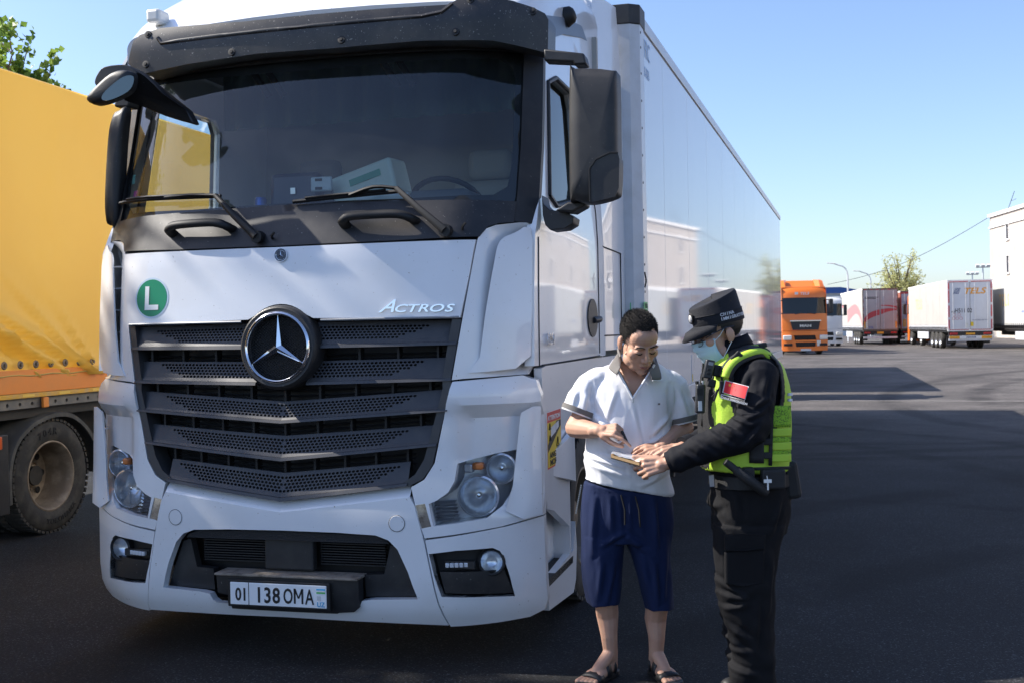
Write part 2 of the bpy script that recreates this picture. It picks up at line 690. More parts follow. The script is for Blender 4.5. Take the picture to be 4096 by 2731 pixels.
# ================================================================== trees
def leaf_mat(name, a, b_):
    m = bpy.data.materials.new(name)
    m.use_nodes = True
    n, l = m.node_tree.nodes, m.node_tree.links
    p = n['Principled BSDF']
    at = n.new('ShaderNodeAttribute')
    at.attribute_name = 'tint'
    mx = n.new('ShaderNodeMix')
    mx.data_type = 'RGBA'
    mx.inputs[6].default_value = (*a, 1)
    mx.inputs[7].default_value = (*b_, 1)
    l.new(at.outputs['Fac'], mx.inputs[0])
    l.new(mx.outputs[2], p.inputs['Base Color'])
    p.inputs['Roughness'].default_value = .45
    tl = n.new('ShaderNodeBsdfTranslucent')
    l.new(mx.outputs[2], tl.inputs[0])
    ms = n.new('ShaderNodeMixShader')
    ms.inputs[0].default_value = .5
    l.new(p.outputs[0], ms.inputs[1])
    l.new(tl.outputs[0], ms.inputs[2])
    l.new(ms.outputs[0], n['Material Output'].inputs[0])
    return m


BARK = mat('bark', (.13, .10, .075), .9, bump=(20, .6))
LEAF_N = leaf_mat('poplar_leaf', (.10, .19, .03), (.28, .38, .07))
LEAF_F = leaf_mat('spring_leaf', (.50, .52, .20), (.68, .66, .34))


def leaves(name, centers, size, m, parent, rnd):
    """diamond leaves with a folded midrib, one mesh"""
    V, F, T = [], [], []
    for c in centers:
        s = size * rnd.uniform(.6, 1.25)
        n_ = Vector((rnd.gauss(0, 1), rnd.gauss(0, 1), rnd.gauss(.4, .8))).normalized()
        a = n_.orthogonal().normalized()
        a = Matrix.Rotation(rnd.uniform(0, 6.3), 3, n_) @ a
        b_ = n_.cross(a)
        o = len(V)
        c = Vector(c)
        V += [c, c + a * s * .5 + b_ * s * .48 + n_ * s * .1, c + a * s * 1.05, c + a * s * .5 - b_ * s * .48 + n_ * s * .1]
        F += [(o, o + 1, o + 2), (o, o + 2, o + 3)]
        t = rnd.random()
        T += [t, t]
    me = bpy.data.meshes.new(name)
    me.from_pydata([tuple(v) for v in V], [], F)
    at = me.attributes.new('tint', 'FLOAT', 'FACE')
    at.data.foreach_set('value', T)
    return link(name, me, m, parent, 0)


def tree(name, label, base, h, limbs, nleaf, size, m, spread, seed, trunk_r=.2, fork=.3):
    """limbs: list of tip points (world offset from base); leaves gather along the outer part of each limb"""
    rnd = random.Random(seed)
    t = thing(name, label, 'tree', base)
    mb_ = MB()
    top = Vector((0, 0, h * fork))
    mb_.tube([(0, 0, -.1), (0.03, 0, h * fork * .5), top, Vector((.05, .05, h * .7))], [trunk_r, trunk_r * .8, trunk_r * .65, trunk_r * .2], 8)
    cs = []
    for tip in limbs:
        tip = Vector(tip)
        st = Vector((0, 0, h * rnd.uniform(fork * .8, fork * 1.5)))
        mid = st.lerp(tip, .5) + Vector((rnd.uniform(-.2, .2), rnd.uniform(-.2, .2), .06 * h))
        cv = spline([st, mid, tip], 5)
        mb_.tube(cv, [trunk_r * .45 * (1 - .85 * i / (len(cv) - 1)) for i in range(len(cv))], 5)
        for tw in range(7):
            q = Vector(cv[rnd.randint(4, len(cv) - 1)])
            e = q + Vector((rnd.gauss(0, spread), rnd.gauss(0, spread), rnd.gauss(.1, spread)))
            mb_.tube([q, q.lerp(e, .5) + Vector((0, 0, .03)), e], [trunk_r * .09, trunk_r * .06, trunk_r * .03], 4)
            for _ in range(nleaf):
                f_ = rnd.uniform(.2, 1.15)
                cs.append(q.lerp(e, f_) + Vector((rnd.gauss(0, spread * .22), rnd.gauss(0, spread * .22), rnd.gauss(0, spread * .22))))
    mb_.build('trunk', BARK, t, 60)
    leaves('crown', cs, size, m, t, rnd)
    return t


rnd = random.Random(3)
tips = []
for i in range(46):
    a, e = rnd.uniform(0, 6.28), rnd.uniform(.1, 1)
    rr_ = 2.5 * math.sqrt(1 - (e - .35) ** 2)
    tips.append((rr_ * math.cos(a) * rnd.uniform(.55, 1), rr_ * math.sin(a) * rnd.uniform(.55, 1), 3.2 + 5.0 * e))
tree('willow_tree', 'pale yellow-green tree in young leaf behind the grey-sided trailers', (11.6, 111.3, 0), 8.0, tips, 20, .15, LEAF_F, .5, 5, .22)

# poplar added out of view behind the yellow truck to shade ground before the bumper
tp2 = []
for i in range(40):
    a = rnd.uniform(0, 6.28)
    q_ = rnd.uniform(.3, 1.5)
    tp2.append((q_ * math.cos(a), q_ * 1.1 * math.sin(a), rnd.uniform(6.0, 10.6)))
tree('poplar_tree', 'unseen tall poplar added left of the yellow trailer to shade the ground', (-9.2, -1.35, -.08), 10.5, tp2, 26, .13, LEAF_N, .42, 21, .2)

# poplar beyond the yellow truck: crown mostly left of the frame
tips = [(1.55, .1, 5.7), (1.25, .3, 6.05), (.95, -.2, 6.3), (.55, .2, 6.75), (.35, -.3, 6.55), (.7, .3, 6.05), (1.0, 0, 5.75), (.2, .2, 6.2)]
for i in range(26):
    a = rnd.uniform(0, 6.28)
    tips.append((-1.4 + 1.6 * math.cos(a), 1.5 * math.sin(a), rnd.uniform(3.6, 7.4)))
tree('poplar_tree', 'green poplar branches showing above the yellow trailer', (-10.6, 10.2, -.08), 6.8, tips, 34, .115, LEAF_N, .27, 8, .16)

# ================================================================== the white tractor unit
PROF = [(-1, .10), (.20, .07), (.28, .02), (.40, 0), (.75, 0), (.95, .015), (1.7, .05), (2.05, .085), (2.12, .10), (2.32, .19), (3.15, .42), (3.4, .5), (5, 1.2)]


def Fs(x, z):
    """distance of the cab's front skin behind the bumper plane"""
    y = 1.2 if z > 0 else .1
    for (a, b), (c, d) in zip(PROF, PROF[1:]):
        if a <= z <= c:
            y = b + (d - b) * (z - a) / (c - a)
            break
    ax = abs(x)
    return y + .08 * ax * ax + .75 * max(0, ax - .85) ** 1.6


def fr(off=0, extra=None):
    if extra:
        return lambda x, z, d: Vector((x, Fs(x, z) + off + d + extra(x, z), z))
    return lambda x, z, d: Vector((x, Fs(x, z) + off + d, z))


def mir(half):
    """full outline from the right half, listed from top centre to bottom centre"""
    return list(half) + [(-x, z) for x, z in reversed(half) if abs(x) > 1e-6]


def sgn(pl, s):
    return [(s * x, z) for x, z in pl]


TK = thing('white_tractor', 'white high-roof tractor unit with black sun visor and big star grille, nearest truck', 'truck')
GLASSW = glass('windscreen_glass', (.82, .89, .89), 1.7, film=((.5, .55, .62), .02))
GLASSD = glass('side_glass', (.62, .70, .72), 1.6)
LAMPG = glass('lamp_glass', (.93, .95, .97), 1.5)
VISOR = mat('visor_plastic', (.020, .020, .023), .38, dirt=(5, (.10, .085, .07), .55), speck=(95, .655, (.42, .39, .35)))
DASHP = mat('dash_panel_black', (.017, .017, .019), .45, dirt=(4, (.07, .06, .055), .6), speck=(95, .68, (.34, .32, .29)))
SEAM = mat('panel_gap', (.03, .03, .033), .8)
BULB = mat('reflector', (.84, .87, .92), .22, metal=.6)
AMBER = mat('amber_lens', (.62, .20, .06), .2)
INTER = mat('cab_trim_grey', (.13, .14, .155), .7)
INTER2 = mat('cab_trim_beige', (.42, .41, .38), .8)

# ---- shell: side walls with window openings, back wall, floor, roof
def side_x(y, z):
    return 1.25 - .05 * max(0, z - 2.2) ** 1.0 + .012 * math.sin((y - .4) * 1.6)


for s in (1, -1):
    lo, hi = 1.47, 3.42
    front = [(Fs(1.25, z) + (-.03 if z < 2.2 else .02), z) for z in (1.47, 1.8, 2.12, 2.4, 2.8, 3.15, 3.30)]
    ol = [(2.30, lo)] + front + [(.75, 3.36), (1.2, 3.50), (1.7, 3.62), (2.30, 3.66)]
    win = [(.70, 2.36), (.84, 2.99), (1.05, 3.06), (1.50, 3.06), (1.55, 2.98), (1.55, 2.50), (1.48, 2.42), (.85, 2.32)]
    fn = (lambda s: lambda y, z, d: Vector((s * (side_x(y, z) - d), y, z)))(s)
    wl = sheet('side_wall', ol, fn, WHITE, TK, [win], .09, .05)
    sheet('side_window', win, (lambda s: lambda y, z, d: Vector((s * (side_x(y, z) - .03 - d), y, z)))(s), GLASSD, TK, step=.2, thick=0)
    rub = MB()
    cv = [fn(y, z, -.004) for y, z in dense(win, .1)]
    rub.tube(cv + cv[:1], .014, 6, False)
    rub.build('window_seal', PLAST, TK, 60)
MB().bx(-1.23, 1.23, 2.28, 2.33, 1.0, 3.6).build('back_wall', INTER2, TK, 0)
MB().bx(-1.2, 1.2, .45, 2.28, 1.40, 1.46).build('cab_floor', INTER, TK, 0)

rows = []
for y, zt, xw, e in ((.47, 3.36, 1.17, .06), (.52, 3.40, 1.185, .07), (.60, 3.47, 1.20, .08), (.74, 3.58, 1.21, .11), (.95, 3.72, 1.21, .17), (1.25, 3.86, 1.20, .26), (1.6, 3.96, 1.2, .3), (2.0, 4.02, 1.2, .32), (2.45, 4.05, 1.2, .33), (2.85, 4.05, 1.2, .33)):
    base = 3.20 if y < 1 else 3.30
    sec = [(xw + .0, base)]
    for k in range(9):
        a = math.pi / 2 * k / 8
        sec.append((xw - e + e * math.cos(a) - .02 * k / 8, zt - e * 1.0 + e * math.sin(a)))
    sec += [(xw * .6, zt + .02), (xw * .3, zt + .03), (0, zt + .035)]
    full = [(x, z) for x, z in sec] + [(-x, z) for x, z in reversed(sec[:-1])]
    rows.append([Vector((x, y + .06 * (x / 1.2) ** 2 * (1 if y < 1.2 else .3), z)) for x, z in full])
mb = MB().grid(rows)
mb.f.append(tuple(range(len(rows[0]) - 1, -1, -1)))
mb.build('roof_fairing', WHITE, TK, 40)

# black trim below the roof line on the side, black camera dome
GREYSTRIP = mat('slate_trim', (.12, .16, .22), .4)
for s in (1, -1):
    st = [(.50, 3.16), (.60, 3.30), (.85, 3.36), (1.3, 3.47), (1.9, 3.58), (2.3, 3.62), (2.3, 3.56), (1.9, 3.50), (1.3, 3.37), (.9, 3.24), (.66, 3.18)]
    sheet('roof_gutter', st, (lambda s: lambda y, z, d: Vector((s * (side_x(y, z) + .012 - d), y, z)))(s), GREYSTRIP, TK, step=.2, thick=.02)
m = frame((1.20, 1.42, 3.50), (1, 0, .35))
MB().lathe([(.0, .07), (.03, .066), (.05, .05), (.058, .02), (.065, 0), (.0, 0)], 16, m).build('side_camera', BLACK, TK, 40)

# white side deflector behind the cab, down to the sill
for s in (1, -1):
    def sdx(y, z, d, s=s):
        return Vector((s * (1.235 + .05 * smooth(2.0, 3.0, y) - d - .05 * max(0, z - 2.2) * (1 - smooth(2.3, 3, y))), y, z))
    ol = [(2.06, 1.50), (2.95, 1.50), (2.97, 2.35), (3.05, 3.0), (2.98, 3.35), (2.85, 3.95), (2.45, 3.95), (2.34, 3.6), (2.34, 2.6), (2.30, 2.45), (2.06, 2.38)]
    sheet('side_deflector', ol, sdx, WHITE, TK, step=.12, thick=.04)
    lo = [(2.04, .55), (2.9, .55), (2.9, 1.46), (1.75, 1.46), (1.9, 1.2), (2.02, .9)]
    sheet('side_skirt', lo, sdx, WHITE, TK, step=.15, thick=.04)
    hat = [(2.20, 1.60), (2.80, 1.60), (2.80, 2.18), (2.20, 2.20)]
    mb = MB()
    cv = [sdx(y, z, -.003) for y, z in hat]
    mb.tube(cv + cv[:1], .006, 5, False)
    mb.build('locker_seam', SEAM, TK, 0)
# door outline seams and crease on the right
mb = MB()
for ln in ([(2.05, 1.49), (2.05, 2.40), (2.0, 2.5)], [(.45, 1.47), (2.05, 1.475)], [(.40, 1.47), (.41, 1.8), (.43, 2.12)]):
    mb.tube([Vector((side_x(y, z) + .002, y, z)) for y, z in dense(ln, .1, False)], .0035, 5)
mb.build('door_seam', SEAM, TK, 0)
# door handle: dark dished pocket with a grip
hd = [Vector((side_x(1.85, 1.7), 1.85, 1.72))][0]
ol = circle((1.80, 1.715), .17, 24, .12)
sheet('door_handle', ol, lambda y, z, d: Vector((side_x(y, z) + .008 - d * .3, y, z)), PLAST, TK, step=.05, thick=.02)
dh = MB().tube([(1.272, 1.80, 1.70), (1.292, 1.86, 1.705), (1.285, 1.94, 1.71)], [.018, .022, .018], 8).build('handle_grip', GRILL, TK, 60)

# ---- windscreen, pillars, black lower panel
wsr = [(0, 3.12), (.5, 3.13), (.9, 3.14), (1.13, 3.13), (1.15, 3.05), (1.152, 2.45), (1.145, 2.30), (1.0, 2.295), (.6, 2.30), (.3, 2.305), (0, 2.31)]
sheet('windscreen', mir(wsr), fr(.02), GLASSW, TK, step=.15, thick=0)
inner = [(0, 3.06), (.5, 3.07), (1.02, 3.07), (1.09, 3.03), (1.11, 2.95), (1.115, 2.5), (1.10, 2.38), (1.04, 2.335), (.6, 2.325), (0, 2.33)]
fritr = mir([(0, 3.18), (.9, 3.2), (1.17, 3.2), (1.16, 2.29), (0, 2.30)])
sheet('windscreen_border', fritr, fr(.024), BLACK, TK, [mir(inner)], .12, 0)
sheet('header_panel', mir([(0, 3.36), (.7, 3.36), (1.12, 3.34), (1.16, 3.28), (1.165, 3.10), (1.10, 3.105), (.5, 3.115), (0, 3.115)]), fr(-.02), PLAST, TK, step=.12, thick=.03)
for s in (1, -1):
    sheet('pillar_trim', sgn([(1.146, 3.18), (1.20, 3.22), (1.235, 3.15), (1.248, 2.6), (1.245, 2.18), (1.2, 2.19), (1.148, 2.196), (1.155, 2.6)], s), fr(.0), PLAST, TK, step=.08, thick=.05)
lowp = [(0, 2.318), (.6, 2.31), (.95, 2.305), (1.15, 2.30), (1.148, 2.19), (1.085, 2.185), (1.035, 2.165), (1.005, 2.115), (.6, 2.105), (0, 2.10)]
sheet('black_front_panel', mir(lowp), fr(-.006), DASHP, TK, step=.06, thick=.03)
# its grab handles
for xc in [(-0.502, 2.227), (0.496, 2.223)]:
    xc = xc[0]
    z0 = 2.225
    p = lambda x, z, d: Vector((x, Fs(x, z) - d, z))
    mb = MB()
    pth = [p(xc - .17, z0 - .035, .0), p(xc - .165, z0 - .015, .055), p(xc - .13, z0 + .005, .075), p(xc, z0 + .01, .08), p(xc + .12, z0 + .008, .075), p(xc + .175, z0 - .01, .05), p(xc + .19, z0 - .025, .0)]
    mb.tube(spline(pth, 3), .030, 8, True, (1.0, .75, (0, -.4, 1)))
    mb.build('grab_handle', BLACK, TK, 60)
# wipers
def wiper(piv, elbow, b0, b1):
    q = lambda c, d: Vector((c[0], Fs(*c) - d, c[1]))
    g = MB()
    g.tube([q(piv, .0), q(piv, .05)], .032, 10)
    mid = (piv[0] * .5 + elbow[0] * .5, piv[1] * .5 + elbow[1] * .5)
    g.tube([q(piv, .045), q(mid, .07), q(elbow, .055)], [.022, .017, .014], 6)
    bm_ = (b0[0] * .45 + b1[0] * .55, b0[1] * .45 + b1[1] * .55)
    g.tube(spline([q(elbow, .055), q(((elbow[0] + bm_[0]) / 2, elbow[1] + .012), .05), q(bm_, .045)], 3), .010, 6)
    o = g.build('wiper', BLACK, TK, 60)
    k = MB()
    k.tube([q((b0[0] + (b1[0] - b0[0]) * i / 8, b0[1] + (b1[1] - b0[1]) * i / 8), .022) for i in range(9)], .011, 5)
    k.tube([q((b0[0] + (b1[0] - b0[0]) * i / 8, b0[1] + (b1[1] - b0[1]) * i / 8 + .012), .035) for i in range(1, 8)], .007, 5)
    k.build('wiper_blade', BLACK, o, 60)


wp = [(-0.138, 2.149), (-0.421, 2.384), (-1.163, 2.404), (-0.407, 2.383), (0.852, 2.145), (0.585, 2.371), (0.021, 2.329), (0.595, 2.358)]
wiper(wp[0], wp[1], wp[2], wp[3])
wiper(wp[4], wp[5], wp[6], wp[7])
for c in [(-0.067, 2.138), (0.923, 2.152)]:
    MB().tube([Vector((c[0], Fs(*c), c[1])), Vector((c[0] + .01, Fs(*c) - .03, c[1] + .012)), Vector((c[0] + .025, Fs(*c) - .03, c[1] + .03))], .007, 5).build('washer_jet', BLACK, TK, 60)

# ---- sun visor across the top
def vy_(x, z):
    ax = abs(x)
    return .27 + .05 * ax * ax + 1.1 * max(0, ax - .95) ** 2 + .30 * max(0, z - 3.27) + .06 * max(0, 3.2 - z)


vis = [(-1.038, 3.161), (-0.989, 3.122), (-0.93, 3.094), (-0.644, 3.118), (-0.214, 3.134), (0.208, 3.126), (0.695, 3.129), (1.059, 3.109), (1.281, 3.066), (1.304, 3.08), (1.31, 3.231), (1.295, 3.262), (1.24, 3.288), (1.039, 3.344), (0.913, 3.35), (0.87, 3.324), (0.835, 3.303), (0.481, 3.31), (0.078, 3.313), (-0.304, 3.314), (-0.824, 3.335), (-0.954, 3.31), (-0.995, 3.278)]
fnv = lambda x, z, d: Vector((x, vy_(x, z) + d, z))
sheet('sun_visor', vis, fnv, VISOR, TK, step=.05, thick=.17)
VS = TK.children[-1]
mb = MB()
ridge = [fnv(x, z, .004) for x, z in dense([(-0.831, 3.279), (-0.807, 3.246), (-0.305, 3.25), (0.076, 3.25), (0.697, 3.252), (0.801, 3.266), (0.853, 3.306)], .06, False)]
mb.tube(ridge, .012, 6)
mb.build('visor_ridge', VISOR, VS, 60)
for c in [(-0.898, 3.306), (-0.912, 3.142), (-0.369, 3.155), (0.263, 3.165), (0.871, 3.161), (1.242, 3.265), (0.946, 3.321)]:
    o = fnv(c[0], c[1], 0)
    MB().lathe([(.0, .012), (.008, .012), (.009, .006), (.02, .005), (.021, -.002)], 12, frame(o, (0, -1, .15))).build('visor_bolt', BLACK, VS, 40)
# roof marker lamp on the left edge
MB().box((-1.00, .58, 3.475), (.09, .12, .08)).build('roof_marker_lamp', mat('marker_white', (.8, .79, .74), .3), TK, 0, .02)

# ---- bonnet
arc = [(.21 * math.sin(a), 1.585 + .218 * math.cos(a)) for a in [.86 - .86 * i / 6 for i in range(7)]]
hood = [(0, 2.092), (.4, 2.094), (.99, 2.098), (.965, 1.93), (.925, 1.715), (.18, 1.728)] + arc[1:]
sheet('bonnet', mir(hood[:-1] + [(0, 1.803)]), fr(-.012), WHITE, TK, step=.05, thick=.03)
BN = TK.children[-1]
for xa in (-.92, .22):
    MB().tube([Vector((x, Fs(x, 1.722) - .012, 1.718)) for x in [xa + .1 * i for i in range(8)]], .006, 5).build('bonnet_lip', mat('lip_grey', (.3, .31, .33), .4), BN, 60)
# round badge on the bonnet
bc = [(-0.002, 2.05)][0]
o = Vector((bc[0], Fs(*bc) - .014, bc[1]))
fb_ = frame(o, (0, -1, .12))
bd = MB().lathe([(.0, .006), (.024, .006), (.026, .008), (.034, .008), (.036, .003), (.036, 0)], 32, fb_).build('bonnet_badge', CHROME, BN, 30)
MB().lathe([(.0, .0072), (.0235, .0072), (.0235, .006)], 24, fb_).lathe([(.0265, .0085), (.0330, .0085)], 28, fb_).build('badge_field', mat('badge_dark', (.03, .04, .06), .3), bd, 30)


def star(R0, thick, mtx, w=.16):
    """three-pointed star with ridged arms"""
    g = MB()
    tips = [(R0 * math.sin(a), R0 * math.cos(a)) for a in (0, 2 * math.pi / 3, 4 * math.pi / 3)]
    notch = [(R0 * w * math.sin(a), R0 * w * math.cos(a)) for a in (math.pi / 3, math.pi, 5 * math.pi / 3)]
    vs = [mtx @ Vector((0, 0, thick))]
    for t, n_ in zip(tips, notch):
        vs.append(mtx @ Vector((t[0], t[1], 0)))
        vs.append(mtx @ Vector((n_[0], n_[1], 0)))
    fs = [(0, i, i % 6 + 1) for i in range(1, 7)]
    g.add(vs, fs)
    return g


star(.023, .004, fb_ @ Matrix.Translation((0, 0, .008))).build('badge_star', CHROME, bd, 0)

# round green sticker with white L
lc = [(-0.769, 1.854)][0]
gs = sheet('round_sticker', circle(lc, .108, 40), fr(-.0135), mat('sticker_rim', (.55, .68, .78), .4), BN, step=.05, thick=0)
gs['label'] = 'round green sticker with a white letter'
sheet('sticker_field', circle(lc, .098, 40), fr(-.0145), mat('sticker_green', (.0, .24, .115), .35), gs, step=.05, thick=0)
q = lambda x, z: Vector((x, Fs(x, z) - .0165, z))
mb = MB().add([q(lc[0] - .042, lc[1] - .063), q(lc[0] + .046, lc[1] - .063), q(lc[0] + .046, lc[1] - .036), q(lc[0] - .016, lc[1] - .036), q(lc[0] - .016, lc[1] + .062), q(lc[0] - .042, lc[1] + .062)], [(0, 1, 2, 3), (0, 3, 4, 5)])
mb.build('sticker_letter', mat('white_print', (.8, .82, .82), .4), gs, 0)
# chrome lettering
ac = [(0.711, 1.748)][0]
sl = (Vector((.9, Fs(.9, 1.75), 0)) - Vector((.3, Fs(.3, 1.75), 0))).normalized()
for ch, px, sz, wd, sh in (('A', [(0.562, 1.749)][0], .088, 1.25, .62), ('C', [(0.629, 1.748)][0], .053, 1.75, .30), ('T', [(0.688, 1.747)][0], .053, 1.75, .30), ('R', [(0.745, 1.747)][0], .053, 1.75, .30), ('O', [(0.809, 1.746)][0], .053, 1.75, .30), ('S', [(0.871, 1.745)][0], .053, 1.75, .30)):
    text('model_letter', ch, sz, CHROME, BN, (px[0], Fs(*px) - .018, px[1]), (1, .16 * px[0], 0), (0, .05, 1), .003, sh, 'CENTER', .0008, wd)

# ---- grille: dark frame, five perforated slats, inner vanes
gro = [(0, 1.712), (.928, 1.708), (.875, 1.41), (.880, 1.37), (.828, 1.181), (.785, 1.0), (.735, .93), (.667, .898), (0, .815)]
GR = sheet('grille_back', mir(gro), fr(.14), BLACK, TK, step=.12, thick=0)
fro = [(0, 1.712), (.928, 1.708), (.876, 1.412), (.880, 1.37), (.828, 1.181), (.785, 1.0), (.735, .93), (.667, .898), (.60, .89), (.66, .92), (.70, .96), (.735, 1.03), (.775, 1.19), (.83, 1.38), (.82, 1.42), (.865, 1.66), (0, 1.665)]
for s in (1, -1):
    pl = [(.885, 1.710), (.928, 1.708), (.876, 1.412), (.880, 1.37), (.828, 1.181), (.785, 1.0), (.735, .93), (.667, .898), (.64, .915), (.70, .955), (.745, 1.03), (.79, 1.19), (.838, 1.375), (.836, 1.42)]
    sheet('grille_frame', sgn(pl, s), fr(.0), GRILL, TK, step=.05, thick=.12)


def slat(zc0, zc1, ze0, ze1, xe, hz, hx, rec=.05, xin=0., lip=.022):
    """perforated V-shaped slat: centre/end heights; hz=(top,bottom) fraction of the face that is drilled; hx drilled half-length"""
    g = MB()
    H0, H1 = hz

    def P(x, t, d=0):
        a = abs(x) / xe
        zt, zb = zc0 + (ze0 - zc0) * a, zc1 + (ze1 - zc1) * a
        z = zt + (zb - zt) * t
        return Vector((x, Fs(x, z) + rec * (1 - t) + d, z))
    pitch, rows_ = .0212, 5
    for s_ in ((1, -1)):
        for r_ in range(rows_):
            t0, t1 = H0 + (H1 - H0) * r_ / rows_, H0 + (H1 - H0) * (r_ + 1) / rows_
            lim = hx * (1 - .05 * r_)
            x = xin + (pitch / 2 if r_ % 2 else 0)
            x_start = xin
            if r_ % 2 and True:
                g.add([P(s_ * xin, t0), P(s_ * x, t0), P(s_ * x, t1), P(s_ * xin, t1)], [(0, 1, 2, 3)])
            while x + pitch < lim:
                cx, ct = x + pitch / 2, (t0 + t1) / 2
                oc, ring = [], []
                for k in range(8):
                    a = math.pi / 4 * k + math.pi / 8
                    oc.append(P(s_ * (cx + pitch * .40 * math.cos(a)), ct + (t1 - t0) * .42 * math.sin(a)))
                for k in range(8):
                    a = math.pi / 4 * k + math.pi / 8
                    c, sn = math.cos(a), math.sin(a)
                    mxv = max(abs(c), abs(sn))
                    ring.append(P(s_ * (cx + pitch * .5 * c / mxv), ct + (t1 - t0) * .5 * sn / mxv))
                cor = [P(s_ * (x + pitch), t1), P(s_ * x, t1), P(s_ * x, t0), P(s_ * (x + pitch), t0)]
                g.add(oc + ring + cor, [(k, (k + 1) % 8, 8 + (k + 1) % 8, 8 + k) for k in range(8)] + [(8, 9, 16), (10, 11, 17), (12, 13, 18), (14, 15, 19)])
                x += pitch
            for i in range(4):
                xa, xb = x + (xe - x) * i / 4, x + (xe - x) * (i + 1) / 4
                g.add([P(s_ * xa, t0), P(s_ * xb, t0), P(s_ * xb, t1), P(s_ * xa, t1)], [(0, 1, 2, 3)])
        N = 14
        xsx = [xin + (xe - xin) * i / N for i in range(N + 1)]
        if H0 > 0:
            g.grid([[P(s_ * x, 0, .03) for x in xsx], [P(s_ * x, 0) for x in xsx], [P(s_ * x, H0) for x in xsx]])
        g.grid([[P(s_ * x, H1) for x in xsx], [P(s_ * x, .86, -.004) for x in xsx], [P(s_ * x, .88, -.012) for x in xsx], [P(s_ * x, 1.0, -.012) for x in xsx], [P(s_ * x, 1.0, .10) for x in xsx]])
    o = g.build('grille_slat', GRILL, TK, 0, fixn=False)
    return o


slat(1.710, 1.578, 1.704, 1.584, .905, (.16, .70), .78, .045, .17)
slat(1.512, 1.395, 1.522, 1.410, .880, (.08, .72), .745, .045, .14)
slat(1.312, 1.206, 1.367, 1.262, .862, (.12, .76), .71, .04)
slat(1.139, 1.017, 1.193, 1.094, .808, (.12, .74), .67, .045)
slat(.952, .817, 1.013, .900, .662, (.12, .72), .62, .045)
# vanes in the gaps between the slats
for z0, z1, xe, dz, nb in ((1.565, 1.525, .84, 0, 4), (1.385, 1.33, .80, .02, 4), (1.195, 1.15, .75, .06, 4), (1.01, .965, .68, .06, 4)):
    g = MB()
    for zz in (z0, (z0 + z1) / 2, z1):
        for s in (1, -1):
            g.tube([Vector((s * x, Fs(x, zz) + .075, zz + dz * x / xe - .02)) for x in [xe * i / 8 for i in range(9)]], .005, 4)
    for i in range(-nb, nb + 1):
        x = xe * i / (nb + .2)
        g.box((x, Fs(x, z0) + .07, (z0 + z1) / 2 + dz * abs(x) / xe - .02), (.012, .05, abs(z0 - z1) + .07))
    g.build('grille_vane', BLACK, TK, 0)

# star emblem in its round housing
ec = Vector((.005, -.012 + Fs(0, 1.585), 1.585))
me_ = frame(ec, (0, -1, .05))
MB().lathe([(.135, -.03), (.165, .02), (.178, .040), (.195, .042), (.205, .034), (.212, .01), (.214, -.06)], 56, me_).build('emblem_housing', PLAST, TK, 40)
EM = TK.children[-1]
MB().lathe([(.158, .030), (.160, .050), (.168, .056), (.178, .050), (.180, .036)], 64, me_).build('emblem_ring', CHROME, EM, 60)
star(.168, .016, me_ @ Matrix.Translation((0, 0, .036)), .135).build('emblem_star', CHROME, EM, 0)
MESHM = mat('emblem_mesh', (.03, .03, .03), .6)
g = MB()
g.lathe([(.0, .0), (.165, .0)], 40, me_)
g.build('emblem_backing', BLACK, EM, 0)
g = MB()
p_ = .0115
for i in range(-20, 21):
    for a in (R(38), R(-38)):
        dd = i * p_
        if abs(dd) < .155:
            hl_ = math.sqrt(.158 ** 2 - dd * dd)
            ca, sa = math.cos(a), math.sin(a)
            g.tube([me_ @ Vector((dd * -sa - hl_ * ca, dd * ca - hl_ * sa, .012)), me_ @ Vector((dd * -sa + hl_ * ca, dd * ca + hl_ * sa, .012))], .0016, 3, False)
g.build('emblem_mesh', MESHM, EM, 0)

# ---- white corner panels, deflector blades, headlamp panels
def defl(x, z):
    return -.010 - .022 * smooth(.98, 1.06, abs(x))


hlo = [(.904, 1.006), (.971, 1.022), (1.06, 1.042), (1.163, 1.058), (1.158, .967), (1.141, .875), (1.101, .79), (1.037, .737), (.9, .717), (.79, .704), (.767, .812), (.808, .83), (.862, .868), (.892, .921)]
mko = [(0.697, 0.805), (0.749, 0.814), (0.78, 0.702), (0.73, 0.692)]


def recess(x, z):
    ax = abs(x)
    return .05 * smooth(.89, .95, ax) * (1 - smooth(1.235, 1.275, z)) * smooth(.74, .86, z) - .02 * smooth(1.24, 1.30, z) * (1 - smooth(1.36, 1.42, z))


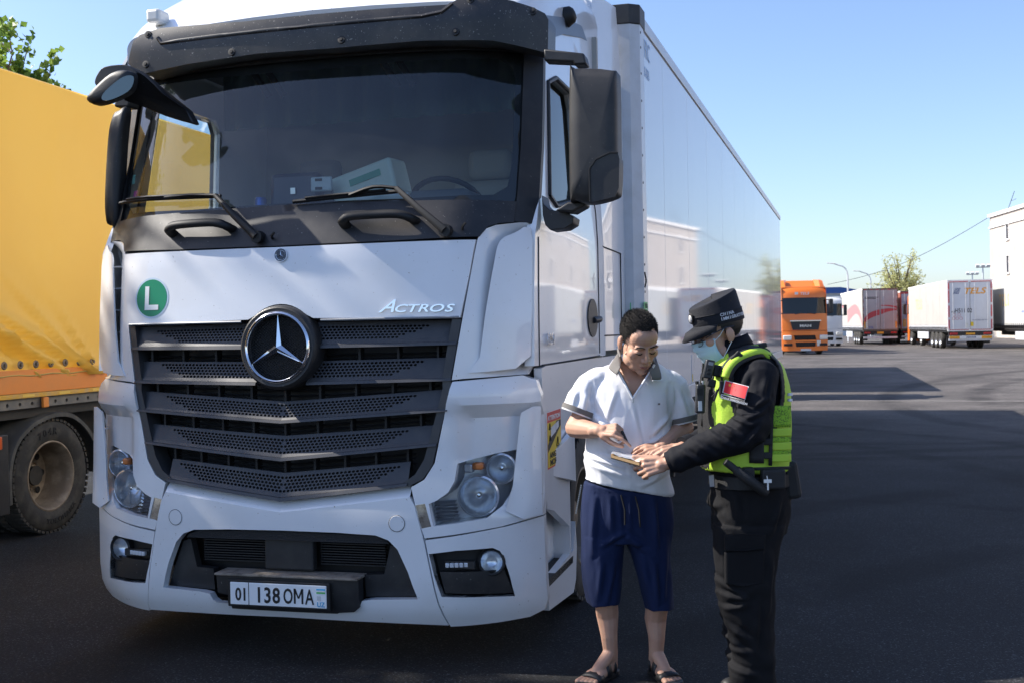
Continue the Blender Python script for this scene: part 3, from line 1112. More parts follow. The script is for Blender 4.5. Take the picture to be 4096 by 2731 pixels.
for s in (1, -1):
    cp = [(.997, 2.104), (1.02, 2.151), (1.07, 2.175), (1.171, 2.190), (1.208, 2.19), (1.21, 1.43), (1.192, 1.430), (.931, 1.418), (.883, 1.413), (.934, 1.71)]
    sheet('corner_panel', sgn(cp, s), fr(-.004, lambda x, z: 1.2 * max(0, abs(x) - 1.0) ** 1.25 * smooth(2.2, 2.1, z) * smooth(1.42, 1.5, z)), WHITE, TK, step=.035, thick=.05)
    bl = spline([(1.20, 2.165), (1.165, 2.135), (1.102, 2.092), (1.078, 1.984), (1.041, 1.73), (1.014, 1.522)], 3) + [(.958, 1.447), (1.05, 1.45), (1.17, 1.462), (1.232, 1.52), (1.240, 1.75), (1.240, 2.10), (1.225, 2.165)]
    b_ = sheet('corner_deflector', sgn(bl, s), fr(0, defl), WHITE, TK, step=.045, thick=.014)
    for zz in (1.56, 1.68, 1.80, 1.92, 2.04):
        MB().box((s * 1.11, Fs(1.16, zz) + .035, zz), (.10, .09, .008)).build('deflector_rib', WHITE, b_, 0)
    lp = [(.885, 1.405), (1.192, 1.426), (1.25, 1.40), (1.272, 1.33), (1.276, .728), (1.1, .690), (.746, .645), (.73, .69), (.685, .87), (.680, .893), (.745, .93), (.797, 1.01), (.835, 1.19)]
    b_ = sheet('headlamp_panel', sgn(lp, s), fr(0, recess), WHITE, TK, [sgn(hlo, s), sgn(mko, s)], .035, .06)
    fin = [(1.190, 1.242), (1.245, 1.272), (1.278, 1.27), (1.284, .74), (1.20, .722), (1.12, .765), (1.150, .885), (1.168, 1.055)]
    f_ = sheet('corner_fin', sgn(fin, s), fr(-.012, lambda x, z: -.045 * smooth(1.15, 1.24, abs(x))), WHITE, TK, step=.045, thick=.014)
    for zz in (.85, 1.0, 1.15):
        MB().box((s * 1.235, Fs(1.235, zz) - .005, zz), (.06, .035, .008)).build('deflector_rib', WHITE, f_, 0)
    # headlamp: chrome bowl, two round reflectors, amber lamp, clear cover
    H = sheet('headlamp', sgn([(x, z) for x, z in hlo], s), fr(.16), mat('lamp_bowl', (.62, .65, .70), .3, metal=.35, coat=.5), TK, step=.06, thick=-.11)
    sheet('lamp_cover', sgn(hlo, s), fr(.036), LAMPG, H, step=.08, thick=0)
    for (cx, cz, rad, dp) in ((.985, .838, .092, .06), (1.085, .965, .066, .06)):
        o = Vector((s * cx, Fs(cx, cz) + .055, cz))
        mm = frame(o, (s * .18, -1, 0))
        lm = MB().lathe([(rad + .012, -.06), (rad + .012, .0), (rad + .004, .006), (rad - .004, .0), (rad * .8, -.035), (rad * .5, -.06), (.02, -.075), (.0, -.075)], 28, mm).build('reflector_bowl', BULB, H, 40)
        MB().lathe([(.016, -.075), (.016, -.03), (.010, -.018), (0, -.016)], 12, mm).build('bulb', CHROME, lm, 40)
        MB().lathe([(rad, .008), (rad * .7, .018), (rad * .35, .024), (0, .026)], 24, mm).build('lamp_lens', LAMPG, lm, 60)
    o = Vector((s * .985, Fs(.985, .975) + .06, .985))
    MB().box(o, (.055, .05, .036)).build('indicator_lamp', AMBER, H, 0, .01)
    MB().box(o + Vector((-s * .05, 0.01, -.012)), (.045, .05, .045)).build('position_lamp', BULB, H, 0, .01)
    g = MB()
    for k in range(6):
        x = .80 + .0 * k
        zz = .72 + .017 * k
        g.add([Vector((s * a, Fs(a, zz) + .05 + e, zz + e2)) for a, e, e2 in ((.785 - .002 * k, 0, 0), (.90 - .004 * k, .0, .004), (.90 - .004 * k, .03, .014), (.785 - .002 * k, .03, .012))], [(0, 1, 2, 3)])
    g.build('reflector_strip', CHROME, H, 0)
    sheet('lamp_marker', sgn(mko, s), fr(.004, recess), mat('marker_chrome', (.55, .55, .54), .15, metal=.9, dirt=(30, (.15, .13, .1), .8)), TK, step=.05, thick=.04)

# ---- bumper
def zb(x):
    return .812 + .083 * abs(x) / .67


bc_half = [(0, zb(0) - .05), (.35, zb(.35) - .05), (.675, zb(.675) - .05), (.70, .80), (.728, .69), (.742, .63), (.757, .55), (.80, .325), (.835, .205), (.5, .213), (0, .222)]
op = [(0, .672), (.30, .668), (.50, .658), (.565, .635), (.61, .59), (.66, .48), (.705, .345), (.47, .338), (.42, .33), (.405, .30), (.38, .285), (0, .283)]
opf = mir(op)
mb = MB()
sheet('x', mir(bc_half), fr(-.004), None, None, [opf], .05, .05, mb=mb)
for s in (1, -1):
    xx = [.675 * i / 10 for i in range(11)]
    mb.grid([[Vector((s * x, Fs(x, zb(x)) + .045, zb(x))) for x in xx], [Vector((s * x, Fs(x, zb(x) - .02) + .018, zb(x) - .02)) for x in xx], [Vector((s * x, Fs(x, zb(x) - .05) - .004, zb(x) - .05)) for x in xx]])
me = bpy.data.meshes.new('bumper')
me.from_pydata([tuple(p) for p in mb.v], [], mb.f)
BU = link('bumper', me, WHITE, TK, 30)
for s in (1, -1):
    co = [(.748, .636), (.95, .664), (1.12, .688), (1.278, .723), (1.285, .30), (1.265, .245), (1.20, .215), (1.06, .205), (.843, .197), (.806, .325), (.763, .55)]
    fogh = [(0.764, 0.569), (0.897, 0.585), (1.059, 0.588), (1.089, 0.571), (1.103, 0.546), (1.131, 0.437), (1.148, 0.338), (1.032, 0.348), (0.82, 0.359), (0.787, 0.465)]
    fogh = [(x, z) for x, z in fogh]
    sheet('bumper_corner', sgn(co, s), fr(0), WHITE, TK, [sgn(fogh, s)], .045, .05)
    CR = TK.children[-1]
    sheet('lamp_recess', sgn(fogh, s), fr(.085), BLACK, CR, step=.1, thick=-.08)
    lowr = [fogh[-1], fogh[5], fogh[6], fogh[7], fogh[8]]
    sheet('recess_panel', sgn([(fogh[-1][0] + .02, .475), (1.10, .470), (fogh[6][0] - .012, fogh[6][1] + .012), (fogh[8][0] + .01, fogh[8][1] + .012)], s), fr(.03), DASHP, CR, step=.08, thick=.05)
    cx, cz = 1.045, .513
    mm = frame(Vector((s * cx, Fs(cx, cz) + .03, cz)), (s * .15, -1, 0))
    fl = MB().lathe([(.070, -.05), (.070, .0), (.062, .008), (.055, .0), (.054, -.01)], 28, mm).build('fog_lamp', PLAST, CR, 40)
    MB().lathe([(.054, -.005), (.035, -.035), (.012, -.045), (0, -.045)], 20, mm).build('fog_reflector', BULB, fl, 60)
    MB().lathe([(.055, .0), (.04, .008), (.02, .012), (0, .013)], 24, mm).build('fog_lens', LAMPG, fl, 60)
    g = MB()
    for k in range(6):
        x = .845 + .022 * k
        g.box((s * x, Fs(x, .51) + .035, .508), (.019, .02, .022))
    dr = g.build('daylight_strip', mat('led_clear', (.75, .78, .82), .15, metal=.3), CR, 0, .003)
    MB().box((s * .90, Fs(.9, .51) + .05, .508), (.15, .02, .036)).build('strip_housing', PLAST, dr, 0)
# towing covers
for x in (-.61, .61):
    mm = frame(Vector((x, Fs(x, .718) - .0058, .718)), (.098 * (1 if x > 0 else -1), -1, 0))
    MB().lathe([(.0, .001), (.0375, .001), (.039, -.003)], 32, mm).build('towing_cover', WHITE, BU, 30)
    MB().lathe([(.039, .0006), (.0415, .0006)], 32, mm).build('cover_seam', SEAM, BU, 0)
# intake behind the bumper opening
sheet('intake_back', [(-.70, .70), (.70, .70), (.74, .27), (-.74, .27)], fr(.16), BLACK, BU, step=.2, thick=0)
for x0, x1 in ((-.49, -.13), (.17, .52)):
    for k in range(9):
        z = .49 + .013 * k
        MB().box(((x0 + x1) / 2, .11, z), (x1 - x0, .03, .006)).build('radiator_fin', BLACK, BU, 0)
MB().bx(-.12, .15, .05, .10, .46, .64).build('radar_cover', PLAST, BU, 0, .01)
sheet('intake_mesh', mir([(0, .664), (.48, .652), (.545, .632), (.56, .612), (0, .618)]), fr(.02), mat('mesh_grey', (.03, .03, .032), .6, bump=(250, 1)), BU, step=.1, thick=.02)
for s in (1, -1):
    sheet('intake_side', sgn([(.555, .60), (.600, .585), (.70, .345), (.42, .34), (.42, .45), (.52, .455)], s), fr(.05), PLAST, BU, step=.06, thick=.05)
# step ledge above the number plate, plate carrier, plate
LEDGE = mat('worn_step', (.33, .28, .23), .7, dirt=(14, (.05, .045, .04), .9), bump=(160, 1))
g = MB()
g.bx(-.36, .42, -.035, .10, .440, .452)
g.build('bumper_step', LEDGE, BU, 0, .004)
sheet('plate_carrier', [(-.36, .438), (.415, .438), (.41, .30), (.38, .275), (.30, .268), (.29, .262), (-.29, .262), (-.30, .335), (-.36, .345)], fr(-.022), PLAST, BU, step=.08, thick=.06)
g = MB()
g.bx(-.285, .275, -.036, -.022, .286, .424)
PL = g.build('number_plate', BLACK, BU, 0, .006)
g = MB()
g.bx(-.268, .258, -.040, -.034, .299, .411)
pf = g.build('plate_field', mat('plate_white', (.80, .82, .84), .35), PL, 0, .003)
INK = mat('plate_ink', (.012, .012, .014), .5)
text('plate_number', '01', .088, INK, PL, (-.205, -.0412, .322), (1, 0, 0), (0, 0, 1), .0006, 0, 'CENTER', .0020, .78)
text('plate_number', '138', .108, INK, PL, (-.060, -.0412, .316), (1, 0, 0), (0, 0, 1), .0006, 0, 'CENTER', .0022, .80, 1.10)
text('plate_number', 'O', .106, INK, PL, (.052, -.0412, .317), (1, 0, 0), (0, 0, 1), .0006, 0, 'CENTER', .0016, .62)
text('plate_number', 'A', .106, INK, PL, (.168, -.0412, .317), (1, 0, 0), (0, 0, 1), .0006, 0, 'CENTER', .0012, .66)
mb = MB()
mx0, mx1, mz0, mz1, st_ = .083, .135, .317, .392, .0105
for q0 in ([(mx0, mz0), (mx0 + st_, mz0), (mx0 + st_, mz1), (mx0, mz1)], [(mx1 - st_, mz0), (mx1, mz0), (mx1, mz1), (mx1 - st_, mz1)],
           [(mx0, mz1), (mx0 + st_, mz1), (.109 + .004, mz0 + .026), (.109 - .004, mz0 + .026)], [(mx1 - st_, mz1), (mx1, mz1), (.109 + .004, mz0 + .026), (.109 - .004, mz0 + .026)]):
    mb.add([(x, -.0413, z) for x, z in q0], [(0, 1, 2, 3)])
mb.build('plate_number', INK, PL, 0)
MB().bx(-.166, -.1625, -.0412, -.038, .299, .411).build('plate_divider', INK, PL, 0)
for z0, z1, c in ((.388, .396, (.06, .42, .72)), (.382, .388, (.75, .76, .76)), (.372, .380, (.10, .45, .12))):
    MB().bx(.205, .252, -.0412, -.038, z0, z1).build('plate_flag', mat('flag_%d' % int(z0 * 1000), c, .5), PL, 0)
text('plate_country', 'UZ', .034, mat('plate_blue', (.05, .35, .62), .5), PL, (.228, -.0412, .307), (1, 0, 0), (0, 0, 1), .0005, 0, 'CENTER', .0006, .9)
MB().bx(.208, .228, -.0410, -.038, .338, .360).build('plate_emblem', mat('plate_grey', (.55, .58, .60), .5), PL, 0)

# ---- right lower side: fender panel, steps, sill, lamp, stickers
def sdl(off=0):
    return lambda y, z, d: Vector((1.268 + off - d, y, z))


for s in (1, -1):
    fs_ = lambda y, z, d, s=s: Vector((s * (1.262 - d), y, z))
    up = [(.40, 1.455), (.50, 1.464), (1.75, 1.464), (1.70, 1.25), (1.45, 1.10), (1.12, 1.0), (1.02, .78), (1.00, .55), (.62, .70), (.47, .73)]
    sheet('fender_panel', up, fs_, WHITE, TK, step=.1, thick=.04)
    wd = [(.49, .98), (1.0, 1.09), (1.02, .80), (.60, .885), (.49, .85)]
    sheet('step_fairing', wd, lambda y, z, d, s=s: Vector((s * (1.30 - d - .05 * smooth(.9, .5, y)), y, z)), WHITE, TK, step=.08, thick=.03)
    sill = [(.46, .36), (1.10, .40), (1.16, .55), (1.19, .40), (1.15, .22), (1.08, .16), (.47, .21)]
    sheet('sill_panel', sill, fs_, WHITE, TK, step=.1, thick=.04)
    MB().bx(min(s * 1.0, s * 1.262), max(s * 1.0, s * 1.262), .47, 1.08, .33, .37).build('step_tread', mat('tread_black', (.02, .02, .02), .7, bump=(120, 1.)), TK, 0)
    MB().bx(min(s * 1.14, s * 1.17), max(s * 1.14, s * 1.17), .47, 1.03, .33, .80).build('step_riser', WHITE, TK, 0)
    MB().bx(min(s * 1.0, s * 1.262), max(s * 1.0, s * 1.262), 1.00, 1.03, .33, 1.0).build('step_end', WHITE, TK, 0)
MB().box((1.275, 1.03, 1.02), (.02, .06, .10)).build('side_marker_lamp', mat('red_marker', (.5, .05, .01), .25), TK, 0, .006)
# blind-spot warning sticker
sk = [(0.467, 1.213), (0.759, 1.21), (0.815, 0.934), (0.524, 0.949)]
YEL = mat('sticker_yellow', (.70, .50, .02), .4)
REDP = mat('sticker_red', (.60, .03, .025), .4)
cy, cz = sum(p[0] for p in sk) / 4, sum(p[1] for p in sk) / 4
hw, hh = .165, .145
S0 = lambda y, z: (1.271, y, z)
ws = MB().bx(1.262, 1.2665, cy - hw, cy + hw, cz - hh, cz + hh).build('warning_sticker', REDP, TK, 0)
ws['label'] = 'yellow and red blind-spot warning sticker'
MB().bx(1.2665, 1.2675, cy - hw + .008, cy + hw - .008, cz - hh + .008, cz + hh - .052).build('sticker_ground', YEL, ws, 0)
mb = MB()
e = 1.2685
mb.add([(e, cy - .155, cz - .02), (e, cy - .155, cz - .06), (e, cy + .155, cz + .06), (e, cy + .155, cz + .090), (e, cy + .05, cz + .090)], [(0, 1, 2, 3, 4)])
mb.build('sticker_band', BLACK, ws, 0)
mb = MB().add([(e + .001, cy - .09, cz + .015), (e + .001, cy + .03, cz + .035), (e + .001, cy + .03, cz + .08), (e + .001, cy - .09, cz + .065)], [(0, 1, 2, 3)])
mb.add([(e + .001, cy + .035, cz + .04), (e + .001, cy + .10, cz + .055), (e + .001, cy + .10, cz + .088), (e + .001, cy + .035, cz + .08)], [(0, 1, 2, 3)])
mb.build('sticker_truck', mat('print_grey', (.6, .62, .66), .5), ws, 0)
mb = MB()
for ty, tz, r_ in ((cy + .07, cz - .025, .028), (cy - .11, cz + .07, .018), (cy - .11, cz + .01, .016)):
    a = [(e + .0015, ty - r_, tz - r_ * .7), (e + .0015, ty + r_, tz - r_ * .7), (e + .0015, ty, tz + r_)]
    mb.tube(a + a[:1], .0025, 4, False)
mb.build('sticker_triangle', BLACK, ws, 0)
text('sticker_word', 'ATTENTION', .033, mat('white_print', (.8, .82, .82), .4), ws, (1.2675, cy, cz + hh - .040), (0, 1, 0), (0, 0, 1), .0004, 0, 'CENTER', .0008, 1.55)
text('sticker_word', 'ANGLES', .042, BLACK, ws, (1.269, cy + .004, cz - .092), (0, 1, 0), (0, 0, 1), .0004, 0, 'CENTER', .0012, 1.6)
text('sticker_word', 'MORTS', .042, BLACK, ws, (1.269, cy + .004, cz - .130), (0, 1, 0), (0, 0, 1), .0004, 0, 'CENTER', .0012, 1.7)
mc = [(0.574, 1.57)][0]
text('number_lettering', '1851', .085, CHROME, TK, (side_x(*mc) + .012, mc[0] + .03, mc[1]), (0, 1, 0), (0, 0, 1), .003, .2, 'CENTER', .001, 1.1)

# ---- mirrors
def rbox(name, c, d, m_, parent, bev, rot=None):
    return MB().box(c, d, rot).build(name, m_, parent, 50, bev)


mo = [(1.455, 2.897), (1.484, 2.926), (1.665, 2.903), (1.691, 2.855), (1.69, 2.507), (1.697, 2.468), (1.689, 2.329), (1.669, 2.288), (1.55, 2.263), (1.471, 2.282), (1.444, 2.326)]
mcx = sum(p[0] for p in mo) / len(mo)
mcz = sum(p[1] for p in mo) / len(mo)


def mirror_shell(ol, y0, dep, m_, parent, name):
    ol = spline(ol, 3, True)
    c = (sum(p[0] for p in ol) / len(ol), sum(p[1] for p in ol) / len(ol))
    rings = []
    for f_, yy in ((.0, 0), (.55, .0), (.86, .006), (.96, .022), (1., .05), (1., dep)):
        rings.append([Vector((c[0] + (x - c[0]) * f_, y0 + yy, c[1] + (z - c[1]) * (f_ if f_ < .9 else min(1, f_ + .02)))) for x, z in ol])
    g = MB().rings(rings, False)
    return g.build(name, m_, parent, 60)


MR = mirror_shell(mo, .26, .15, PLAST, TK, 'mirror_housing')
MB().prism([(mcx + (x - mcx) * .94, mcz + (z - mcz) * .96) for x, z in mo], lambda a, b, d: Vector((a, d, b)), .40, .405).build('mirror_glass', CHROME, MR, 0)
lo = [(1.563, 2.446), (1.586, 2.468), (1.665, 2.496), (1.695, 2.494), (1.703, 2.461), (1.697, 2.324), (1.677, 2.282), (1.559, 2.26), (1.553, 2.354)]
sheet('mirror_cap', lo, lambda x, z, d: Vector((x, .254 + d, z)), PLAST, MR, step=.06, thick=.012)
g = MB()
ln = [(1.556, 2.261), (1.555, 2.423), (1.587, 2.467), (1.658, 2.496), (1.697, 2.493)]
g.tube([Vector((x, .252, z)) for x, z in ln], .0045, 5)
g.build('cap_seam', BLACK, MR, 0)
ar = [(1.313, 3.051), (1.517, 3.012), (1.529, 2.957), (1.467, 2.958), (1.46, 2.974), (1.314, 2.992)]
MB().prism(ar, lambda a, b, d: Vector((a, d, b)), .36, .46).build('mirror_arm', PLAST, MR, 40, .012)
ft = [(1.27, 2.333), (1.28, 2.285), (1.312, 2.254), (1.354, 2.248), (1.404, 2.234), (1.435, 2.212), (1.428, 2.18), (1.386, 2.157), (1.311, 2.152), (1.286, 2.178), (1.274, 2.228)]
MB().prism(ft, lambda a, b, d: Vector((a, d, b)), .44, .60).build('mirror_foot', PLAST, MR, 50, .02)
ft = [(1.355, 2.241), (1.422, 2.282), (1.507, 2.281), (1.511, 2.261), (1.445, 2.228)]
MB().prism(ft, lambda a, b, d: Vector((a, d, b)), .36, .5).build('mirror_arm', PLAST, MR, 50, .015)
# left mirrors: tall housing beside the door, kerb mirror on an arm in front
ml = [(-1.172, 2.938), (-1.126, 2.944), (-1.152, 2.747), (-1.2, 2.285), (-1.246, 2.292), (-1.277, 2.307), (-1.273, 2.483), (-1.243, 2.798), (-1.214, 2.914)]
ML = mirror_shell(ml, .42, .07, PLAST, TK, 'mirror_housing')
ar = [(-1.221, 2.978), (-1.195, 3.008), (-1.116, 3.016), (-1.123, 2.953), (-1.217, 2.958)]
MB().prism(ar, lambda a, b, d: Vector((a, d, b)), .46, .56).build('mirror_arm', PLAST, ML, 40, .01)
k0 = [(-1.066, 2.91), (-1.006, 2.964), (-0.908, 3.028), (-0.832, 3.037), (-0.801, 3.015), (-0.815, 2.946), (-0.864, 2.912), (-0.951, 2.885), (-1.028, 2.875), (-1.062, 2.889)]
KM = mirror_shell(k0, -.02, .09, PLAST, TK, 'kerb_mirror')
k1 = [(-0.956, 2.89), (-0.931, 2.93), (-0.83, 2.992), (-0.765, 2.991), (-0.775, 2.939), (-0.823, 2.905), (-0.914, 2.879)]
MB().prism(spline(k1, 3, True), lambda a, b, d: Vector((a, d, b)), -.026, -.02).build('mirror_glass', mat('mirror_dark', (.10, .12, .12), .06, metal=.9), KM, 0)
k2 = [(-1.072, 3.009), (-1.054, 3.05), (-1.009, 3.085), (-0.888, 3.086), (-0.836, 3.058), (-0.818, 3.032), (-0.952, 3.042), (-1.011, 3.013), (-1.056, 2.987)]
MB().prism(spline(k2, 3, True), lambda a, b, d: Vector((a, d, b)), .08, .14).build('mirror_hood', PLAST, KM, 50, .01)
k3 = [(-0.907, 3.085), (-0.83, 3.062), (-0.727, 2.979), (-0.636, 2.863), (-0.59, 2.789), (-0.647, 2.801), (-0.76, 2.838), (-0.873, 2.889), (-0.911, 2.929), (-0.851, 2.997)]
MB().prism(spline(k3, 2, True), lambda a, b, d: Vector((a, d + .15 * (b < 2.9), b)), .10, .17).build('mirror_bracket', PLAST, KM, 50, .012)

# ---- wheels
def wheel_parts(root, r, w, rim_r, n=40, dual=False, dish=.12, tread=True):
    """wheel about local X axis at origin; outside face +X"""
    m_ = Matrix.Rotation(R(90), 4, 'Y')
    t = MB().lathe([(rim_r, w * .40), (rim_r + .03, w * .47), (rim_r + (r - rim_r) * .5, w * .5), (r - .03, w * .47), (r - .006, w * .40), (r, w * .3), (r, -w * .3), (r - .006, -w * .4), (r - .04, -w * .48), (rim_r, -w * .4)], n, m_)
    if tread:
        for k in range(n):
            a = 2 * math.pi * (k + .5) / n
            mm = Matrix.Rotation(a, 3, 'X')
            for yy in (-.28, .28):
                t.box(mm @ Vector((w * yy * 1.15, 0, r - .002)), (w * .30, 2 * math.pi * r / n * .68, .022), mm)
    ty = t.build('tyre', RUBBER, root, 40)
    rm = MB().lathe([(rim_r + .008, w * .40), (rim_r + .012, w * .44), (rim_r, w * .45), (rim_r - .012, w * .42), (rim_r - .03, w * .2), (rim_r - .05, w * .1 - dish), (rim_r * .6, -dish), (rim_r * .42, -dish + .01), (rim_r * .40, -dish + .05), (rim_r * .30, -dish + .10), (0, -dish + .11)], n, m_).build('rim', STEEL, root, 40)
    g = MB()
    for k in range(8):
        a = 2 * math.pi * k / 8
        g.lathe([(0, .002), (.028, .002), (.032, -.002)], 12, Matrix.Translation((-dish + .008 + .018, rim_r * .70 * math.sin(a), rim_r * .70 * math.cos(a))) @ m_)
    g.build('hand_hole', BLACK, rm, 0)
    g = MB()
    for k in range(10):
        a = 2 * math.pi * (k + .5) / 10
        g.lathe([(.014, 0), (.014, .03), (0, .034)], 6, Matrix.Translation((-dish + .01, rim_r * .50 * math.sin(a), rim_r * .50 * math.cos(a))) @ m_)
    g.build('wheel_nut', STEEL, rm, 0)
    return ty, rm


def sub_empty(name, parent, loc, rz=0):
    o = bpy.data.objects.new(name, None)
    o.empty_display_size = .1
    COL.objects.link(o)
    o.parent = parent
    o.location = loc
    o.rotation_euler = (0, 0, rz)
    return o


for (x, y, rz) in ((1.08, 1.64, 0), (-1.08, 1.64, math.pi), (1.13, 5.15, 0), (-1.13, 5.15, math.pi)):
    w_ = sub_empty('wheel', TK, (x, y, .50 + gz(x, y)), rz)
    wheel_parts(w_, .50, .30, .29, 40, False, .02 if y < 2 else .14)
MB().bx(-.42, -.34, .6, 6.2, .72, .98).bx(.34, .42, .6, 6.2, .72, .98).bx(-.4, .4, .8, 1.1, .7, .95).build('chassis', FRAME_DK, TK, 0)
MB().bx(-.93, .93, .55, 1.0, .42, 1.3).build('engine_bay', BLACK, TK, 0)
MB().bx(.55, 1.22, 2.3, 4.3, .45, .95).build('fuel_tank', ALU, TK, 40, .1)
for s in (1, -1):
    MB().rings([[Vector((s * x, 1.64 + .58 * math.cos(a), .52 + .58 * math.sin(a))) for x in (.85, 1.25)] for a in [math.pi * i / 12 for i in range(13)]], False, False).build('wheel_arch', BLACK, TK, 60)
# wind deflector gap tube at the back of the cab
MB().bx(-.9, .9, 2.4, 2.55, 1.0, 3.2).build('rear_equipment', FRAME_DK, TK, 0)

# ---- inside the cab
DB = MB()
DB.add([(-1.12, .62, 2.30), (1.12, .62, 2.30), (1.12, .42, 2.29), (-1.12, .42, 2.29), (-1.12, .95, 2.22), (1.12, .95, 2.22), (1.12, 1.0, 1.6), (-1.12, 1.0, 1.6)], [(0, 1, 2, 3), (0, 4, 5, 1), (4, 7, 6, 5)])
dsh = DB.build('dashboard', INTER, TK, 0)
MB().box((.52, .78, 2.34), (.62, .30, .16)).build('instrument_hood', INTER, dsh, 50, .05)
g = MB()
for k in range(7):
    g.box((-.62 + .07 * k, .40, 2.315), (.012, .11, .02))
g.build('demister_vent', BLACK, dsh, 0)
sw = Vector((.58, 1.02, 2.34))
mm = frame(sw, (0, .75, .66))
g = MB().tube([mm @ Vector((.225 * math.cos(a), .225 * math.sin(a), 0)) for a in [2 * math.pi * i / 28 for i in range(29)]], .016, 7, False)
g.tube([mm @ Vector((-.21, 0, 0)), mm @ Vector((0, -.02, -.03)), mm @ Vector((.21, 0, 0))], .018, 6).box(sw, (.14, .05, .10))
g.build('steering_wheel', BLACK, TK, 60)
for x in (-.6, .6):
    st = sub_empty('seat', TK, (x, 1.55, 1.46))
    MB().box((0, 0, .42), (.52, .5, .16)).build('seat_cushion', INTER, st, 50, .05)
    MB().box((0, .26, .80), (.50, .16, .72), Matrix.Rotation(R(-8), 3, 'X')).build('seat_back', INTER2 if x > 0 else INTER, st, 50, .06)
    MB().box((0, .32, 1.26), (.30, .12, .2)).build('headrest', INTER2 if x > 0 else INTER, st, 50, .05)
CURT = mat('curtain_green', (.10, .16, .14), .9, bump=(30, .5))
g = MB().grid([[Vector((-1.0 + 2.0 * i / 80, 1.30 + .03 * math.sin(i * .9), z)) for i in range(81)] for z in (3.30, 3.12, 2.95)])
g.build('cab_curtain', CURT, TK, 60)
MB().bx(-1.15, 1.15, .62, 2.2, 3.30, 3.34).build('headliner', INTER, TK, 0)
for x in (-.45, -.36, .32, .41):
    MB().tube([(x, .50, 3.22), (x + .12, .62, 2.98)], .02, 5).build('blind_arm', BLACK, TK, 60)

# things lying on the dashboard, seen through the windscreen
def dash_item(name, label, cat, x, y, z=2.302, rz=0):
    return thing(name, label, cat, (x, y, z), rz)


PACK = mat('tissue_pack', (.74, .84, .74), .4)
PACKG = mat('tissue_green', (.10, .42, .30), .45)
PAPER = mat('paper_towel', (.80, .86, .86), .9)
t = dash_item('tissue_pack', 'pale green tissue packet lying tilted on the dashboard', 'tissue packet', .27, .62, 2.345, R(-10))
MB().box((0, 0, .10), (.40, .18, .20), Matrix.Rotation(R(-14), 3, 'Y')).build('packet', PACK, t, 60, .02)
MB().box((.02, -.093, .14), (.20, .006, .035), Matrix.Rotation(R(-14), 3, 'Y')).build('print_band', PACKG, t, 0)
MB().add([(.13, 0, .06), (.19, .02, .09), (.16, -.03, .02)], [(0, 1, 2)]).build('loose_tissue', PAPER, t, 0)
t = dash_item('paper_roll', 'white paper towel roll lying on the dashboard beside the tissue packet', 'paper roll', .40, .47, 2.345, R(14))
MB().lathe([(.018, .14), (.042, .14), (.044, .13), (.044, -.13), (.042, -.14), (.018, -.14)], 20, Matrix.Rotation(R(90), 4, 'Y') @ Matrix.Rotation(R(6), 4, 'X')).build('roll', PAPER, t, 40)
MB().lathe([(.018, .139), (.016, 0), (.018, -.139)], 12, Matrix.Rotation(R(90), 4, 'Y')).build('core', INTER, t, 40)
t = dash_item('dash_screen', 'dark rectangular box standing on the dashboard left of centre', 'screen', -.17, .62, 2.30, R(2))
MB().box((0, 0, .125), (.30, .10, .24), Matrix.Rotation(R(-6), 3, 'X')).build('case', mat('navy_case', (.02, .025, .05), .4), t, 50, .03)
MB().box((.0, -.062, .14), (.028, .004, .034)).build('badge', ALU, t, 0)
t = dash_item('toll_box', 'small pale toll transponder stuck up beside the dark box', 'toll box', .045, .47, 2.41)
MB().box((0, 0, .045), (.125, .02, .08)).build('case', mat('pale_case', (.62, .72, .76), .4), t, 50, .01)
for z in (.022, .068):
    MB().box((-.012, -.012, z), (.04, .004, .014)).build('slot', BLACK, t, 0)
t = dash_item('drink_can', 'blue drink can on the dashboard left of the dark box', 'can', -.36, .55, 2.30)
MB().lathe([(0, .0), (.03, .0), (.033, .008), (.033, .10), (.027, .112), (0, .112)], 16).build('can', mat('can_blue', (.05, .15, .55), .3, metal=.4), t, 40)
# permit stickers behind the left edge of the glass
for i, (px, c) in enumerate((( [(-1.103, 2.54)][0], (.25, .5, .45)), ([(-1.133, 2.442)][0], (.1, .2, .5)), ([(-1.05, 2.44)][0], (.5, .08, .35)))):
    lab = ('teal permit sticker high on the left edge of the windscreen', 'blue permit sticker low on the left edge of the windscreen', 'magenta permit sticker beside the blue one on the windscreen')[i]
    o = sheet('permit_sticker', [(px[0] - .022, px[1] - .028), (px[0] + .022, px[1] - .028), (px[0] + .022, px[1] + .028), (px[0] - .022, px[1] + .028)], fr(.026), mat('permit_%d' % i, c, .5), None, step=.1, thick=0)
    tag(o, lab, 'sticker')

# ================================================================== white box trailer behind the tractor
TRW = mat('trailer_white', (.78, .79, .81), .04, spec=.45, dirt=(1.2, (.68, .68, .69), .25))
TRA_ = mat('trailer_rail', (.66, .67, .70), .3, dirt=(6, (.5, .49, .47), .5))
TL = thing('box_trailer', 'long white insulated box trailer coupled to the white tractor', 'trailer', (1.40, 3.0, 0), R(-2.3))
LEN, TOP = 16.2, 3.965
seams = [.19, 1.10, 2.49] + [2.49 + 1.42 * i for i in range(1, 10)] + [LEN - .12]
for a, b in zip(seams, seams[1:]):
    MB().bx(-.04, 0, a + .0025, b - .0025, 1.112, 3.872).build('side_panel', TRW, TL, 0, .003)
MB().bx(-.05, -.006, .15, LEN - .1, 1.0, 3.9).build('panel_backing', mat('seam_grey', (.5, .51, .53), .5), TL, 0)
MB().bx(-.06, .012, .19, LEN, 3.876, TOP).build('roof_rail', TRA_, TL, 0, .004)
MB().bx(-.06, .010, .19, LEN, .985, 1.108).build('floor_rail', TRA_, TL, 0, .004)
MB().bx(-2.55, -.06, .02, LEN, 3.90, 3.95).build('roof', TRW, TL, 0)
